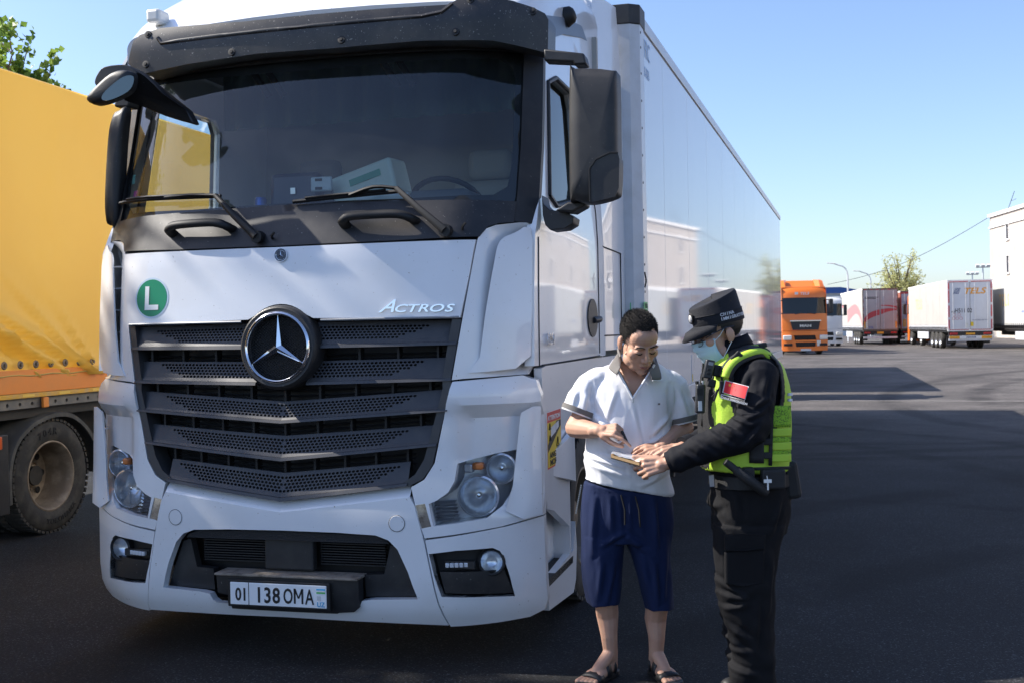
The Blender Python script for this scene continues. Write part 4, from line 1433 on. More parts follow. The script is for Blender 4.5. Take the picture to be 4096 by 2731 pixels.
MB().bx(-2.55, -2.51, .1, LEN, 1.0, 3.9).build('far_side', TRW, TL, 0)
MB().bx(-2.5, -.08, .0, .08, 1.0, 3.95).build('front_wall', TRW, TL, 0)
MB().bx(-2.5, -.05, LEN - .05, LEN, 1.0, 3.9).build('rear_door', TRW, TL, 0)
MB().bx(-2.5, -.1, .1, LEN - .1, 1.0, 1.1).build('floor', FRAME_DK, TL, 0)
# corner post with its chamfer, rivets, black cap
po = [(.016, .185), (.016, .03), (-.05, -.03), (-.16, -.04), (-.16, .08), (-.06, .185)]
cp = MB().prism(po, lambda a, b, d: Vector((a, b, d)), .985, 3.93).build('corner_post', TRA_, TL, 0, .004)
for z in [3.90, 3.81, 3.70] + [3.51 - .2 * i for i in range(13)]:
    MB().lathe([(0, .004), (.008, .003), (.010, 0)], 10, frame((.016, .055, z), (1, 0, 0))).build('rivet', FRAME_DK, cp, 0)
pc = [(.022, .22), (.022, .02), (-.05, -.04), (-.22, -.05), (-.22, .09), (-.06, .22)]
MB().prism(pc, lambda a, b, d: Vector((a, b, d)), 3.86, 4.005).build('corner_cap', PLAST, TL, 0, .008)
BLUEP = mat('pale_blue_print', (.36, .50, .72), .4)
text('side_lettering', 'FRC', .20, BLUEP, TL, (.003, .27, 3.655 + .03), (0, 1, 0), (0, 0, 1), .0006, 0, 'LEFT', -.001, .72)
text('side_lettering', '05-2025', .11, BLUEP, TL, (.003, .255, 3.54), (0, 1, 0), (0, 0, 1), .0006, 0, 'LEFT', -.001, .62)
gst = MB().bx(.016, .0175, -.0, .15, 1.72, 1.835).bx(-.075, -.07, -.06, -.05, 1.72, 1.83).build('torn_sticker', mat('sticker_bright_green', (.02, .48, .14), .45, speck=(22, .60, (.7, .72, .72))), TL, 0)
gst['label'] = 'torn bright green sticker'
text('sticker_word', 'PEDA', .05, BLACK, gst, (.0185, .085, 1.79), (0, 1, 0), (0, 0, 1), .0004, 0, 'CENTER', .0005, .9)
mk = MB().bx(0, .004, 2.50, 2.62, 1.125, 1.385).build('marker_strip', TRA_, TL, 0)
MB().bx(.004, .006, 2.515, 2.56, 1.13, 1.20).build('marker_label', mat('sticker_yellow', (.70, .50, .02), .4), mk, 0)
# running gear
MB().bx(-1.75, -1.63, .8, LEN - .2, .78, 1.0).bx(-.92, -.80, .8, LEN - .2, .78, 1.0).build('chassis', FRAME_DK, TL, 0)
MB().bx(-.12, -.06, 5.6, 9.6, .50, .98).build('side_guard', TRA_, TL, 0)
for y in (10.6, 11.9, 13.2):
    for x, rz in ((-.22, 0), (-2.33, math.pi)):
        w_ = sub_empty('wheel', TL, (x, y, .47 - .19), rz)
        wheel_parts(w_, .5, .36, .28, 32, False, .05)
MB().bx(-2.45, -.1, LEN - .12, LEN + .02, .50, .72).bx(-.35, -.25, LEN - .1, LEN, .6, 1.0).build('rear_bumper', TRA_, TL, 0)
for y in (3.4, 3.9):
    MB().bx(-.45, -.33, y, y + .1, .1 - .0, 1.0).build('landing_leg', FRAME_DK, TL, 0)
    break
# coiled hose hook and stain seen beside the cab edge
MB().tube([(.03, -.05 + .03, 2.05), (.04, -.03, 2.0), (.035, .0, 1.98), (.03, -.02, 1.94)], .006, 5).build('hose_hook', BLACK, TL, 60)

# ================================================================== yellow tarpaulin truck on the left
def tarp_mat(name, col, tr):
    m = bpy.data.materials.new(name)
    m.use_nodes = True
    n, l = m.node_tree.nodes, m.node_tree.links
    p = n['Principled BSDF']
    tc = n.new('ShaderNodeTexCoord')
    nz = n.new('ShaderNodeTexNoise')
    nz.inputs['Scale'].default_value = .8
    nz.inputs['Detail'].default_value = 6
    l.new(tc.outputs['Object'], nz.inputs['Vector'])
    mx = n.new('ShaderNodeMix')
    mx.data_type = 'RGBA'
    mx.inputs[6].default_value = (*col, 1)
    mx.inputs[7].default_value = (col[0] * .95, col[1] * .92, col[2] * .9, 1)
    rp = n.new('ShaderNodeMapRange')
    rp.inputs[1].default_value = .4
    rp.inputs[2].default_value = .7
    l.new(nz.outputs[0], rp.inputs[0])
    l.new(rp.outputs[0], mx.inputs[0])
    l.new(mx.outputs[2], p.inputs['Base Color'])
    p.inputs['Roughness'].default_value = .42
    p.inputs['Specular IOR Level'].default_value = .35
    t = n.new('ShaderNodeBsdfTranslucent')
    l.new(mx.outputs[2], t.inputs[0])
    ms = n.new('ShaderNodeMixShader')
    ms.inputs[0].default_value = tr
    l.new(p.outputs[0], ms.inputs[1])
    l.new(t.outputs[0], ms.inputs[2])
    l.new(ms.outputs[0], n['Material Output'].inputs[0])
    return m


TARP = tarp_mat('yellow_tarpaulin', (.90, .63, .14), .40)
YT = thing('yellow_truck', 'yellow tarpaulin-sided truck with orange drop board parked left of the white tractor', 'truck', (-3.98, 0, -.085))
g = MB()
rows = []
Z = [1.40 + (4.02 - 1.40) * i / 60 for i in range(61)]
Y = [-2.5 + 14.0 * i / 230 for i in range(231)]


def wrinkle(y, z):
    d = .022 * noise.noise(Vector((y * .7, z * .5, 1.3))) * 2
    low = max(0., 1 - (z - 1.4) / 1.1)
    # long slack folds running down to the right in the lower part
    for y0, z0, sl, wd, am in ((2.2, 2.05, -.42, .06, .12), (2.75, 1.98, -.45, .045, .08), (3.3, 1.95, -.8, .035, .06), (2.9, 1.75, -.95, .03, .05), (1.2, 2.2, -.35, .06, .09), (3.75, 1.8, -1.1, .03, .05)):
        q = z - (z0 + sl * (y - y0))
        along = max(0, 1 - abs(y - y0 - .5) / 1.5)
        d += am * math.exp(-(q / wd) ** 2) * along * (.35 + low)
        d -= am * .7 * math.exp(-((q + wd * 1.7) / wd) ** 2) * along * (.35 + low)
    # pleats gathered by the eyelets
    d += .014 * max(0, 1 - (z - 1.4) / .38) * math.cos(2 * math.pi * (y - 2.82) / .1975) * (.6 + .4 * noise.noise(Vector((y * 3, 0, 0))))
    d += .010 * noise.noise(Vector((y * 2.2 + z, z * 1.2 - y * .6, 4.)))
    d += .012 * math.exp(-((y - 3.35 - (z - 2.2) * .18) / .012) ** 2)
    return d


g.grid([[Vector((wrinkle(y, z), y, z)) for y in Y] for z in Z])
tp = g.build('tarpaulin_side', TARP, YT, 180)
MB().grid([[Vector((x, y, z)) for y in (-2.5, 4, 11.5)] for x, z in ((0, 4.02), (-.06, 4.05), (-1.2, 4.07), (-2.44, 4.05), (-2.5, 4.0), (-2.5, 1.4))]).build('tarpaulin_roof', TARP, YT, 0)
MB().grid([[Vector((x, 11.5, z)) for x in (0, -2.5)] for z in (1.4, 4.02)]).build('tarpaulin_front', TARP, YT, 0)
MB().grid([[Vector((x, -2.5, z)) for x in (0, -2.5)] for z in (1.4, 4.02)]).build('tarpaulin_back', TARP, YT, 0)
rope = MB().tube([(.016 + .006 * math.sin(i), -2.5 + .1 * i, 1.428 + .006 * math.sin(i * 1.3)) for i in range(136)], .006, 5)
rope.build('lacing_rope', mat('rope', (.5, .35, .1), .8), YT, 60)
E0 = None
for k in range(-10, 15):
    y = 2.82 + .1975 * k
    if E0 is None:
        E0 = sub_empty('eyelet', YT, (.014, y, 1.52))
        MB().lathe([(.014, .004), (.02, .010), (.032, .008), (.036, 0)], 16, frame((0, 0, 0), (1, 0, 0))).build('ring', STEEL, E0, 60)
        MB().lathe([(0, .003), (.015, .003)], 12, frame((0, 0, 0), (1, 0, 0))).build('hole', BLACK, E0, 0)
        MB().box((.012, 0, 0), (.02, .02, .03)).build('hook', STEEL, E0, 0, .004)
    else:
        c = copy_tree(E0, YT)
        c.location = (.014, y, 1.52)
ORG_ = mat('orange_board', (.74, .235, .03), .45, dirt=(3, (.5, .22, .06), .4))
for a, b in ((-2.5, .6), (.61, 4.6), (4.61, 11.5)):
    MB().bx(-.04, .010, a, b, 1.275, 1.475).build('drop_board', ORG_, YT, 0, .004)
MB().bx(-.05, .016, -2.5, 11.5, 1.232, 1.272).build('edge_strip', mat('mustard_strip', (.62, .34, .03), .5, dirt=(9, (.4, .3, .2), .7)), YT, 0, .003)
for k in range(8):
    MB().bx(.016, .0168, 1.6 + .48 * k, 1.75 + .48 * k, 1.242, 1.262).build('strip_print', mat('strip_print', (.75, .5, .08), .5), YT, 0)
rl = MB()
hol = [circle((.1 + .155 * k, 1.178), .017, 10) for k in range(0, 60)]
sheet('side_rail', [(-2.4, 1.14), (11.4, 1.14), (11.4, 1.228), (-2.4, 1.228)], lambda y, z, d: Vector((-.02 - d, y, z)), mat('rail_grey', (.13, .125, .115), .6, dirt=(10, (.25, .22, .18), .6)), YT, hol, .2, .03, smooth=0)
MB().bx(-.10, -.06, -2.4, 11.4, 1.13, 1.24).build('rail_backing', BLACK, YT, 0)
MB().bx(-2.4, -.1, -2.4, 11.4, 1.05, 1.13).bx(-1.7, -1.5, -2.4, 11.4, .75, 1.05).bx(-1.0, -.8, -2.4, 11.4, .75, 1.05).build('chassis', FRAME_DK, YT, 0)
MB().bx(.0, .03, 3.29, 3.36, 1.135, 1.225).build('tie_hook', ORG_, YT, 0, .006)
# mudguard and dual wheel
arc = spline([(2.86, .33), (2.865, .62), (2.95, .85), (3.13, .99), (3.30, 1.05), (3.50, 1.08), (3.72, 1.055), (3.92, .94), (4.06, .78), (4.16, .60), (4.20, .45)], 3)
g = MB()
rows = []
for (dx, k_) in ((-.62, 1.0), (-.02, 1.0), (.0, .985), (.0, .93), (-.012, .925)):
    rows.append([Vector((dx, 3.48 + (y - 3.48) * k_, .45 + (z - .45) * k_)) for y, z in arc])
g.grid(rows)
g.build('mudguard', mat('mudguard_grey', (.05, .049, .046), .6, dirt=(6, (.14, .13, .11), .7)), YT, 40)
MB().box((-.03, 2.74, .60), (.06, .26, .68)).build('mudflap', PLAST, YT, 0, .01)
MB().box((.0, 2.60, .875), (.05, .34, .11)).build('marker_lamp', mat('orange_reflector', (.55, .10, .02), .3), YT, 0, .01)
wy = sub_empty('wheel', YT, (-.17, 3.455, .51), 0)
ty, rm = wheel_parts(wy, .505, .30, .305, 56, True, .16)
rm.data.materials[0] = mat('rusty_rim', (.20, .155, .11), .6, metal=.35, dirt=(7, (.38, .32, .24), .9), bump=(40, .2))
TYP = mat('tyre_print', (.012, .012, .012), .8)


def tyre_word(word, r_, a0, da, size):
    for k, ch in enumerate(word):
        a = a0 + da * k
        up = Vector((0, math.sin(a), math.cos(a)))
        if abs(a) > math.pi / 2:
            up = -up
        rd = Vector((0, math.cos(a), -math.sin(a))) * (1 if abs(a) < math.pi / 2 else -1)
        ctr = Vector((.152, r_ * math.sin(a), r_ * math.cos(a)))
        text('sidewall_letter', ch, size, TYP, ty, ctr - up * size * .35, rd, up, .002, 0, 'CENTER', .001, 1.1)


tyre_word('704R', .405, -.42, .17, .085)
tyre_word('YOKOHAMA', .405, 3.34, -.135, .062)
wy2 = sub_empty('wheel', YT, (-.55, 3.455, .51), 0)
wheel_parts(wy2, .505, .30, .305, 32, True, .1)
wf = sub_empty('wheel', YT, (-2.2, 3.455, .51), math.pi)
wheel_parts(wf, .505, .30, .305, 24, True, .16)
MB().tube([(-2.3, 3.455, .51), (-.2, 3.455, .51)], .09, 10).build('axle', FRAME_DK, YT, 60)
MB().bx(-1.35, -.8, 4.6, 5.6, .5, 1.05).bx(-1.5, -.6, 1.2, 2.2, .55, 1.05).build('chassis_box', FRAME_DK, YT, 0)

# ================================================================== trucks parked in the background
CURT_M = mat('curtain_cream', (.43, .41, .375), .6, dirt=(1.2, (.36, .34, .31), .6))
CURT_G = mat('curtain_grey', (.48, .48, .46), .6, dirt=(1.2, (.42, .41, .40), .6))
DOORW = mat('door_white', (.62, .63, .66), .45, dirt=(1.5, (.5, .5, .52), .5))
DOORG = mat('door_grey', (.36, .36, .36), .45, dirt=(1.5, (.28, .28, .29), .5))
REDTAPE = mat('red_tape', (.50, .03, .03), .4)
WHTAPE = mat('white_tape', (.72, .72, .72), .4)
BOARDY = mat('reflector_board', (.72, .34, .02), .4)
TAIL = mat('tail_lamp', (.42, .02, .02), .3)
ORNG = mat('orange_paint', (.78, .19, .025), .33, coat=.3)
PRN_O = mat('print_orange', (.75, .33, .03), .5)
PRN_B = mat('print_navy', (.06, .09, .2), .5)
PRN_K = mat('print_black', (.02, .02, .022), .5)
PRN_R = mat('print_crimson', (.40, .05, .06), .5)


def simple_wheel(parent, x, y, s, r=.5, m_=RUBBER):
    w_ = sub_empty('wheel', parent, (x, y, r), 0 if s > 0 else math.pi)
    mm = Matrix.Rotation(R(90), 4, 'Y')
    MB().lathe([(.29, .14), (.40, .16), (r - .03, .14), (r, .1), (r, -.1), (r - .03, -.14), (.29, -.14)], 24, mm).build('tyre', m_, w_, 40)
    MB().lathe([(.29, .14), (.26, .06), (.2, .0), (.1, .02), (.1, .06), (0, .06)], 20, mm).build('rim', ALU, w_, 40)


def semi_trailer(label, loc, rz, L=13.6, H=4.0, curtain=CURT_M, door=DOORW, group='parked curtain-sided trailers', wheel_m=RUBBER, lod=True, buckles=True):
    """rear face at y=0 facing -Y, body along +Y"""
    t = thing('curtain_trailer', label, 'trailer', loc, rz, group)
    for s in (-1, 1):
        x0, x1 = sorted((s * 1.24, s * 1.275))
        n = 6
        for k in range(n):
            a, b = .1 + (L - .2) * k / n, .1 + (L - .2) * (k + 1) / n
            MB().bx(x0, x1, a + .01, b - .01, 1.32, H - .13).build('curtain', curtain, t, 0)
        MB().bx(*sorted((s * 1.22, s * 1.285)), 0, L, H - .12, H).build('roof_rail', TRIM, t, 0)
        MB().bx(*sorted((s * 1.20, s * 1.27)), 0, L, 1.10, 1.18).build('floor_rail', FRAME_DK, t, 0)
        if buckles and s < 0:
            g = MB()
            k = .3
            while k < L - .2:
                g.bx(-1.295, -1.277, k, k + .06, 1.15, 1.48)
                k += .42
            g.bx(-1.29, -1.276, .1, L - .1, 1.33, 1.37)
            tag(g.build('buckle_strap', PRN_K if curtain is CURT_G else TRA_, t, 0), kind='stuff')
        for y in (2.6, 3.9, 5.2):
            simple_wheel(t, s * 1.10, y, s, .5, wheel_m)
        MB().bx(*sorted((s * 1.2, s * 1.25)), 6.3, 10.2, .55, 1.0).build('side_guard', TRA_, t, 0)
    MB().bx(-1.26, 1.26, 0, L, H - .05, H - .01).build('roof', DOORW, t, 0)
    MB().bx(-1.25, 1.25, L - .04, L, 1.1, H).build('front_wall', DOORW, t, 0)
    MB().bx(-1.2, 1.2, .1, L, 1.0, 1.1).build('floor', FRAME_DK, t, 0)
    MB().bx(-.6, -.45, .2, L, .75, 1.0).bx(.45, .6, .2, L, .75, 1.0).build('chassis', FRAME_DK, t, 0)
    # rear: frame, two doors, hinges, bumper beam with lamps
    MB().bx(-1.285, -1.225, -.03, .06, 1.05, H).bx(1.225, 1.285, -.03, .06, 1.05, H).bx(-1.225, 1.225, -.03, .06, H - .13, H).bx(-1.225, 1.225, -.03, .06, 1.05, 1.16).build('rear_frame', TRIM if door is DOORW else STEEL, t, 0)
    for a, b in ((-1.222, -.012), (.012, 1.222)):
        d_ = MB().bx(a, b, -.02, .03, 1.165, H - .135).build('door', door, t, 0, .01)
        for x in (a + .25, b - .25):
            MB().tube([(x, -.04, 1.2), (x, -.04, H - .18)], .013, 6).build('lock_bar', TRA_, d_, 60)
    MB().bx(-1.24, 1.24, -.04, .08, .80, 1.04).build('lamp_beam', FRAME_DK, t, 0)
    MB().bx(-1.22, 1.22, .0, .12, .48, .62).build('rear_bumper', TRA_, t, 0)
    for s in (-1, 1):
        MB().box((s * .95, -.06, .90), (.42, .05, .12)).build('tail_lamp', TAIL, t, 0, .01)
        MB().bx(*sorted((s * .6, s * .66)), .1, .2, .48, .85).build('bumper_hanger', FRAME_DK, t, 0)
        MB().box((s * 1.05, .6, .55), (.36, .02, .45)).build('mudflap', PLAST, t, 0)
    return t


def cab(name, label, loc, rz, paint, H=3.6, spoiler=True, group='parked tractor units'):
    """cab facing -Y, front at y=0"""
    t = thing(name, label, 'truck', loc, rz, group)
    prof = lambda z: .0 + (.0 if z < 1.9 else (z - 1.9) * .10)
    rows = []
    zz = [.95, 1.35, 1.85, 2.2]
    # front panel rows curved in plan
    def row(z, w=1.22, o=0):
        return [Vector((w * k / 8, prof(z) + o + .16 * abs(k / 8) ** 3.2, z)) for k in range(-8, 9)]
    g = MB().grid([row(1.30), row(1.6), row(1.9), row(2.22)])
    g.build('front_panel', paint, t, 50)
    MB().grid([row(3.1), row(3.3), row(H - .05, 1.18, .08), row(H + .1, 1.1, .3)]).build('visor_panel', paint, t, 50)
    MB().grid([row(2.22, 1.18, .01), row(2.6, 1.18, .01), row(3.1, 1.16, .01)]).build('windscreen', glass('bg_windscreen', (.20, .24, .27), 1.6), t, 60)
    MB().grid([row(2.18, 1.22, .03), row(3.14, 1.2, .03)]).build('windscreen_border', BLACK, t, 60) if False else None
    MB().bx(-1.1, 1.1, 1.1, 1.2, 2.0, 3.2).build('cab_interior', INTER, t, 0)
    MB().bx(-1.1, 1.1, .35, .8, 2.1, 2.2).build('dashboard', INTER, t, 0)
    for s in (-1, 1):
        ol = [(.16, 1.25), (.16, 2.2), (.25, 3.12), (.30, H), (2.2, H + .05), (2.2, 1.0), (1.9, 1.0), (.9, 1.0)]
        wn = [(.32, 2.2), (.42, 3.0), (1.15, 3.0), (1.2, 2.3)]
        sheet('side_wall', ol, (lambda s: lambda y, z, d: Vector((s * (1.22 - d), y, z)))(s), paint, t, [wn], .5, .04, smooth=0)
        sheet('side_window', wn, (lambda s: lambda y, z, d: Vector((s * 1.20, y, z)))(s), glass('bg_windscreen', (.2, .24, .27), 1.6), t, step=1, thick=0)
        MB().box((s * 1.42, .1, 2.62), (.24, .16, .78)).build('mirror', PLAST, t, 50, .05)
        MB().bx(*sorted((s * 1.2, s * 1.45)), .12, .18, 2.94, 2.99).bx(*sorted((s * 1.2, s * 1.45)), .12, .18, 2.22, 2.28).build('mirror_arm', PLAST, t, 0)
        simple_wheel(t, s * 1.05, 1.45, s)
        simple_wheel(t, s * 1.0, 5.0, s)
        MB().box((s * .98, .0, .93), (.46, .12, .26), Matrix.Rotation(s * R(14), 3, 'Z')).build('headlamp', mat('bg_headlamp', (.62, .62, .58), .15, coat=1), t, 50, .04)
        MB().box((s * .95, .0, .55), (.45, .1, .14), Matrix.Rotation(s * R(8), 3, 'Z')).build('bumper_vent', BLACK, t, 0, .02)
        sheet('fender', [(.2, .3), (.2, 1.25), (.9, 1.25), (.92, .8), (.85, .3)], (lambda s: lambda y, z, d: Vector((s * (1.22 - d), y, z)))(s), paint, t, step=.5, thick=.04, smooth=0)
        MB().tube([(s * .55, -.06 + prof(2.2), 2.20), (s * .15, -.03, 2.26)], .016, 5).build('wiper', BLACK, t, 60)
    MB().bx(-1.2, 1.2, .4, 2.2, H - .02, H + .08).build('roof', paint, t, 0, .02)
    MB().bx(-1.2, 1.2, 2.15, 2.2, 1.0, H).build('back_wall', paint, t, 0)
    MB().bx(-.5, .5, .8, 5.6, .7, .95).build('chassis', FRAME_DK, t, 0)
    # bumper with openings
    hol = [[(-.58, .80), (.58, .80), (.53, 1.05), (-.63, 1.05)], [(-.52, .44), (.52, .44), (.55, .68), (-.55, .68)]]
    sheet('bumper', [(-1.23, .22), (1.23, .22), (1.24, .6), (1.23, 1.28), (-1.23, 1.28), (-1.24, .6)], lambda x, z, d: Vector((x, -.04 + .2 * abs(x / 1.22) ** 3.2 + d, z)), paint, t, hol, .1, .05)
    MB().bx(-.7, .7, .12, .16, .4, 1.1).build('radiator', BLACK, t, 0)
    for z in (.87, .93, .99, .50, .56, .62):
        MB().bx(-.55, .55, .0, .04, z, z + .03).build('grille_bar', PLAST, t, 0)
    MB().bx(-.28, .28, -.06, -.045, .22, .33).build('number_plate', mat('bg_plate', (.6, .62, .62), .5), t, 0)
    if spoiler:
        for s in (-1, 1):
            g = MB()
            g.add([(s * 1.2, .55, H), (s * .95, .45, H), (s * .8, .9, H), (s * 1.2, 1.0, H), (s * 1.18, .95, H + .42), (s * .95, .85, H + .45), (s * .75, 1.3, H + .5), (s * 1.2, 1.6, H + .5), (s * 1.2, 1.6, H)],
                  [(0, 1, 5, 4), (1, 2, 6, 5), (4, 5, 6, 7), (0, 4, 7, 8, 3)])
            g.build('roof_spoiler', paint, t, 50)
        MB().add([(-.95, .8, H + .02), (.95, .8, H + .02), (.95, 1.5, H + .46), (-.95, 1.5, H + .46)], [(0, 1, 2, 3)]).build('spoiler_panel', paint, t, 0)
    return t


# orange tractor facing us
mn = cab('orange_tractor', 'orange tractor unit with black grille facing us beyond the white trailer', (2.5, 57.1, 0), R(13), ORNG, 3.62)
MB().add([(-.82, -.02, 1.84), (.82, -.02, 1.84), (.70, -.03, 1.34), (-.70, -.03, 1.34)], [(0, 1, 2, 3)]).build('grille', PRN_K, mn, 0)
MB().bx(-.84, .84, -.05, -.02, 1.80, 1.87).build('grille_bar', CHROME, mn, 0, .01)
text('maker_lettering', 'MAN', .19, ALU, mn, (0, -.04, 1.50), (1, 0, 0), (0, 0, 1), .01, 0, 'CENTER', .006, 1.5)
text('visor_lettering', 'TELS', .20, WHTAPE, mn, (0.0, .10, 3.26), (1, 0, 0), (0, .1, 1), .004, .2, 'CENTER', .004, 1.2)
MB().bx(-.52, -.34, .11, .115, 3.27, 3.41).build('visor_stripes', WHTAPE, mn, 0)
MB().box((.70, -.06, .62), (.2, .02, .3)).build('sensor_plate', ALU, mn, 50, .03)
semi_trailer('grey box trailer behind the orange tractor', (3.05 + -4.05, 73.8, 0), R(193 - 0), 13.6, 4.12, CURT_G, DOORG, lod=False)

# white tractor farther back
cab('pale_tractor', 'white tractor unit half hidden behind the orange tractor', (3.9, 78.6, 0), R(5), mat('bg_white', (.66, .67, .68), .4), 3.5, False)

# grey-sided trailer with crimson swoosh
rt_ = semi_trailer('cream trailer with crimson swooshes on its grey rear doors', (7.95, 82.4, 0), R(5), 13.6, 4.25, CURT_M, DOORG)


def swoosh(parent, pts, w0, w1, y, m_, left=False):
    c = spline(pts, 6)
    n = len(c)
    top, bot = [], []
    for i, p in enumerate(c):
        w = w0 + (w1 - w0) * i / (n - 1)
        f_ = (lambda a, b: Vector((-1.281, a, b))) if left else (lambda a, b: Vector((a, y, b)))
        top.append(f_(p[0], p[1] + w / 2))
        bot.append(f_(p[0], p[1] - w / 2))
    return MB().grid([top, bot]).build('swoosh', m_, parent, 0)


swoosh(rt_, [(-1.2, 1.75), (-.75, 2.2), (-.05, 2.45)], .45, .42, -.025, PRN_R)
swoosh(rt_, [(.05, 2.47), (.6, 2.6), (1.2, 2.62)], .4, .08, -.025, PRN_R)
swoosh(rt_, [(.05, 2.95), (.6, 2.92), (1.2, 2.80)], .04, .14, -.025, PRN_R)
swoosh(rt_, [(.2, 1.5), (1.5, 2.3), (3.6, 2.75), (6.2, 2.6), (9, 2.2)], .3, 1.1, 0, mat('print_pink', (.55, .22, .22), .5), True)
swoosh(rt_, [(9.5, 2.9), (11.5, 3.1), (13.2, 3.1)], .35, .2, 0, mat('print_pink', (.55, .22, .22), .5), True)
text('rear_lettering', 'TIR', .24, mat('tir_blue', (.12, .14, .35), .5), rt_, (-.70, -.028, 1.22), (1, 0, 0), (0, 0, 1), .002, .1, 'CENTER', .004, 1.1)
for z, wd in ((3.55, 1.0), (3.45, .85)):
    MB().bx(-1.12, -1.12 + wd, -.026, -.022, z, z + .05).build('rear_print', PRN_K, rt_, 0)
for s in (-1, 1):
    MB().bx(*sorted((s * 1.08, s * 1.18)), -.032, -.022, 1.25, 1.75).build('reflector_board', BOARDY, rt_, 0)
    for k in range(9):
        MB().bx(*sorted((s * 1.19, s * 1.215)), -.032, -.022, 1.25 + .28 * k, 1.38 + .28 * k).build('contour_tape', REDTAPE if k % 2 else WHTAPE, rt_, 0)
MB().bx(-.25, .22, -.062, -.045, .83, .98).build('number_plate', BOARDY, rt_, 0)
for k in range(5):
    MB().bx(-1.15 + .42 * k, -.95 + .42 * k, -.034, -.03, 4.13, 4.17).build('contour_tape', REDTAPE, rt_, 0)

# darker trailer between them
dk = semi_trailer('narrow slice of a red-framed trailer between the two bigger trailers', (10.95, 86.0, 0), R(5), 13.6, 4.1, mat('curtain_rust', (.30, .10, .07), .6), mat('door_bluegrey', (.40, .42, .50), .5))
text('rear_lettering', 'TIR', .30, mat('tir_blue', (.12, .14, .35), .5), dk, (-.75, -.03, 2.0), (1, 0, 0), (0, 0, 1), .002, .1, 'CENTER', .004, 1.1)
MB().bx(-1.1, -.88, -.034, -.022, 1.3, 1.9).build('reflector_board', BOARDY, dk, 0)
MB().bx(-1.23, 1.23, -.045, -.032, 3.86, 4.0).bx(-1.29, -1.21, -.045, -.032, 1.1, 4.0).build('red_frame', mat('frame_red', (.42, .04, .04), .5), dk, 0)
swoosh(dk, [(-.9, 2.9), (-.75, 3.3), (-.6, 3.7)], .5, .2, -.026, mat('tir_blue', (.12, .14, .35), .5))

# big trailer with orange lettering
te = semi_trailer('white-doored trailer with orange lettering and red edge tape, biggest in the background', (12.03, 65.7, 0), R(4.5), 13.6, 4.12, CURT_M, DOORW)
text('door_lettering', 'TELS', .50, PRN_O, te, (.24, -.024, 3.28), (1, 0, 0), (0, 0, 1), .002, .25, 'CENTER', .012, 1.22)
for k in range(6):
    MB().add([Vector((-.97 + .025 * k, -.024, 3.28 + .062 * k)), Vector((-.63 + .02 * k, -.024, 3.28 + .062 * k)), Vector((-.62 + .02 * k, -.024, 3.315 + .062 * k)), Vector((-.96 + .025 * k, -.024, 3.315 + .062 * k))], [(0, 1, 2, 3)]).build('door_stripe', PRN_B, te, 0)
text('door_number', 'H511 02', .36, PRN_K, te, (-.38, -.024, 2.16), (1, 0, 0), (0, 0, 1), .002, 0, 'CENTER', .004, .78)
text('door_number', 'KZ', .15, PRN_K, te, (-.96, -.024, 2.16), (1, 0, 0), (0, 0, 1), .002, 0, 'CENTER', .002, 1)
for x, z in ((-.9, 2.03), (-.63, 2.03), (-.94, 1.82), (-.74, 1.82), (-.53, 1.82)):
    MB().lathe([(.075, .0), (.092, 0)], 18, frame((x, -.025, z), (0, -1, 0))).build('speed_disc', REDTAPE, te, 0)
for x in (-1.2, 1.2):
    for a, b in ((1.2, 1.75), (1.9, 2.6), (2.75, 3.5), (3.55, 3.95)):
        MB().bx(x - .03, x + .03, -.045, -.032, a, b).build('contour_tape', REDTAPE, te, 0)
for a, b in ((-1.2, -.1), (.05, 1.2)):
    MB().bx(a, b, -.045, -.032, 3.99, 4.03).build('contour_tape', REDTAPE, te, 0)
    MB().bx(a, b, -.045, -.032, 1.12, 1.15).build('contour_tape', REDTAPE, te, 0)
MB().bx(-1.22, 1.22, -.065, -.045, .60, .78).build('rear_board', WHTAPE, te, 0)
for s in (-1, 1):
    MB().bx(*sorted((s * .62, s * 1.2)), -.075, -.062, .61, .77).build('reflector_board', BOARDY, te, 0)
text('maker_lettering', 'KRONE', .13, PRN_B, te, (0.02, -.068, .645), (1, 0, 0), (0, 0, 1), .002, .2, 'CENTER', .004, 1.25)
MB().bx(-.25, .25, -.07, -.045, .84, .95).build('number_plate', BOARDY, te, 0)
text('web_lettering', 'www.telsgroup.com', .12, PRN_B, te, (.55, -.024, 1.68), (1, 0, 0), (0, 0, 1), .001, .15, 'CENTER', 0, .9)
MB().bx(.02, .18, -.03, -.022, 1.35, 1.6).build('door_plate', mat('sticker_yellow', (.70, .50, .02), .4), te, 0)
MB().bx(-.28, -.1, -.03, -.022, 1.3, 1.55).build('door_plate', ALU, te, 0)
for k in range(4):
    text('side_lettering', 'TELS'[k], 1.0, mat('print_paleorange', (.72, .50, .22), .5), te, (-1.281, 10.4 - .62 * k, 2.5), (0, -1, 0), (0, 0, 1), .001, 0, 'CENTER', .02, .8)
oc = cab('orange_tractor', 'orange tractor coupled in front of the orange-lettered trailer', (11.08, 82.5, 0), R(184.5), ORNG, 3.55, True)

# trailer cut by the right edge of the picture
re_ = semi_trailer('cream trailer cut off by the right edge of the picture', (16.2, 53.5, 0), R(4.5), 16.0, 4.05, CURT_G, DOORW)
for k in range(4):
    text('side_lettering', 'TELS'[k], 1.0, mat('print_paleorange', (.72, .50, .22), .5), re_, (-1.281, 13.4 - .62 * k, 2.5), (0, -1, 0), (0, 0, 1), .001, 0, 'CENTER', .02, .8)
text('web_lettering', 'www.telsgroup.com', .30, mat('print_blue', (.2, .3, .6), .5), re_, (-1.281, 8.8, 2.05), (0, -1, 0), (0, 0, 1), .001, .15, 'LEFT', 0, .9)

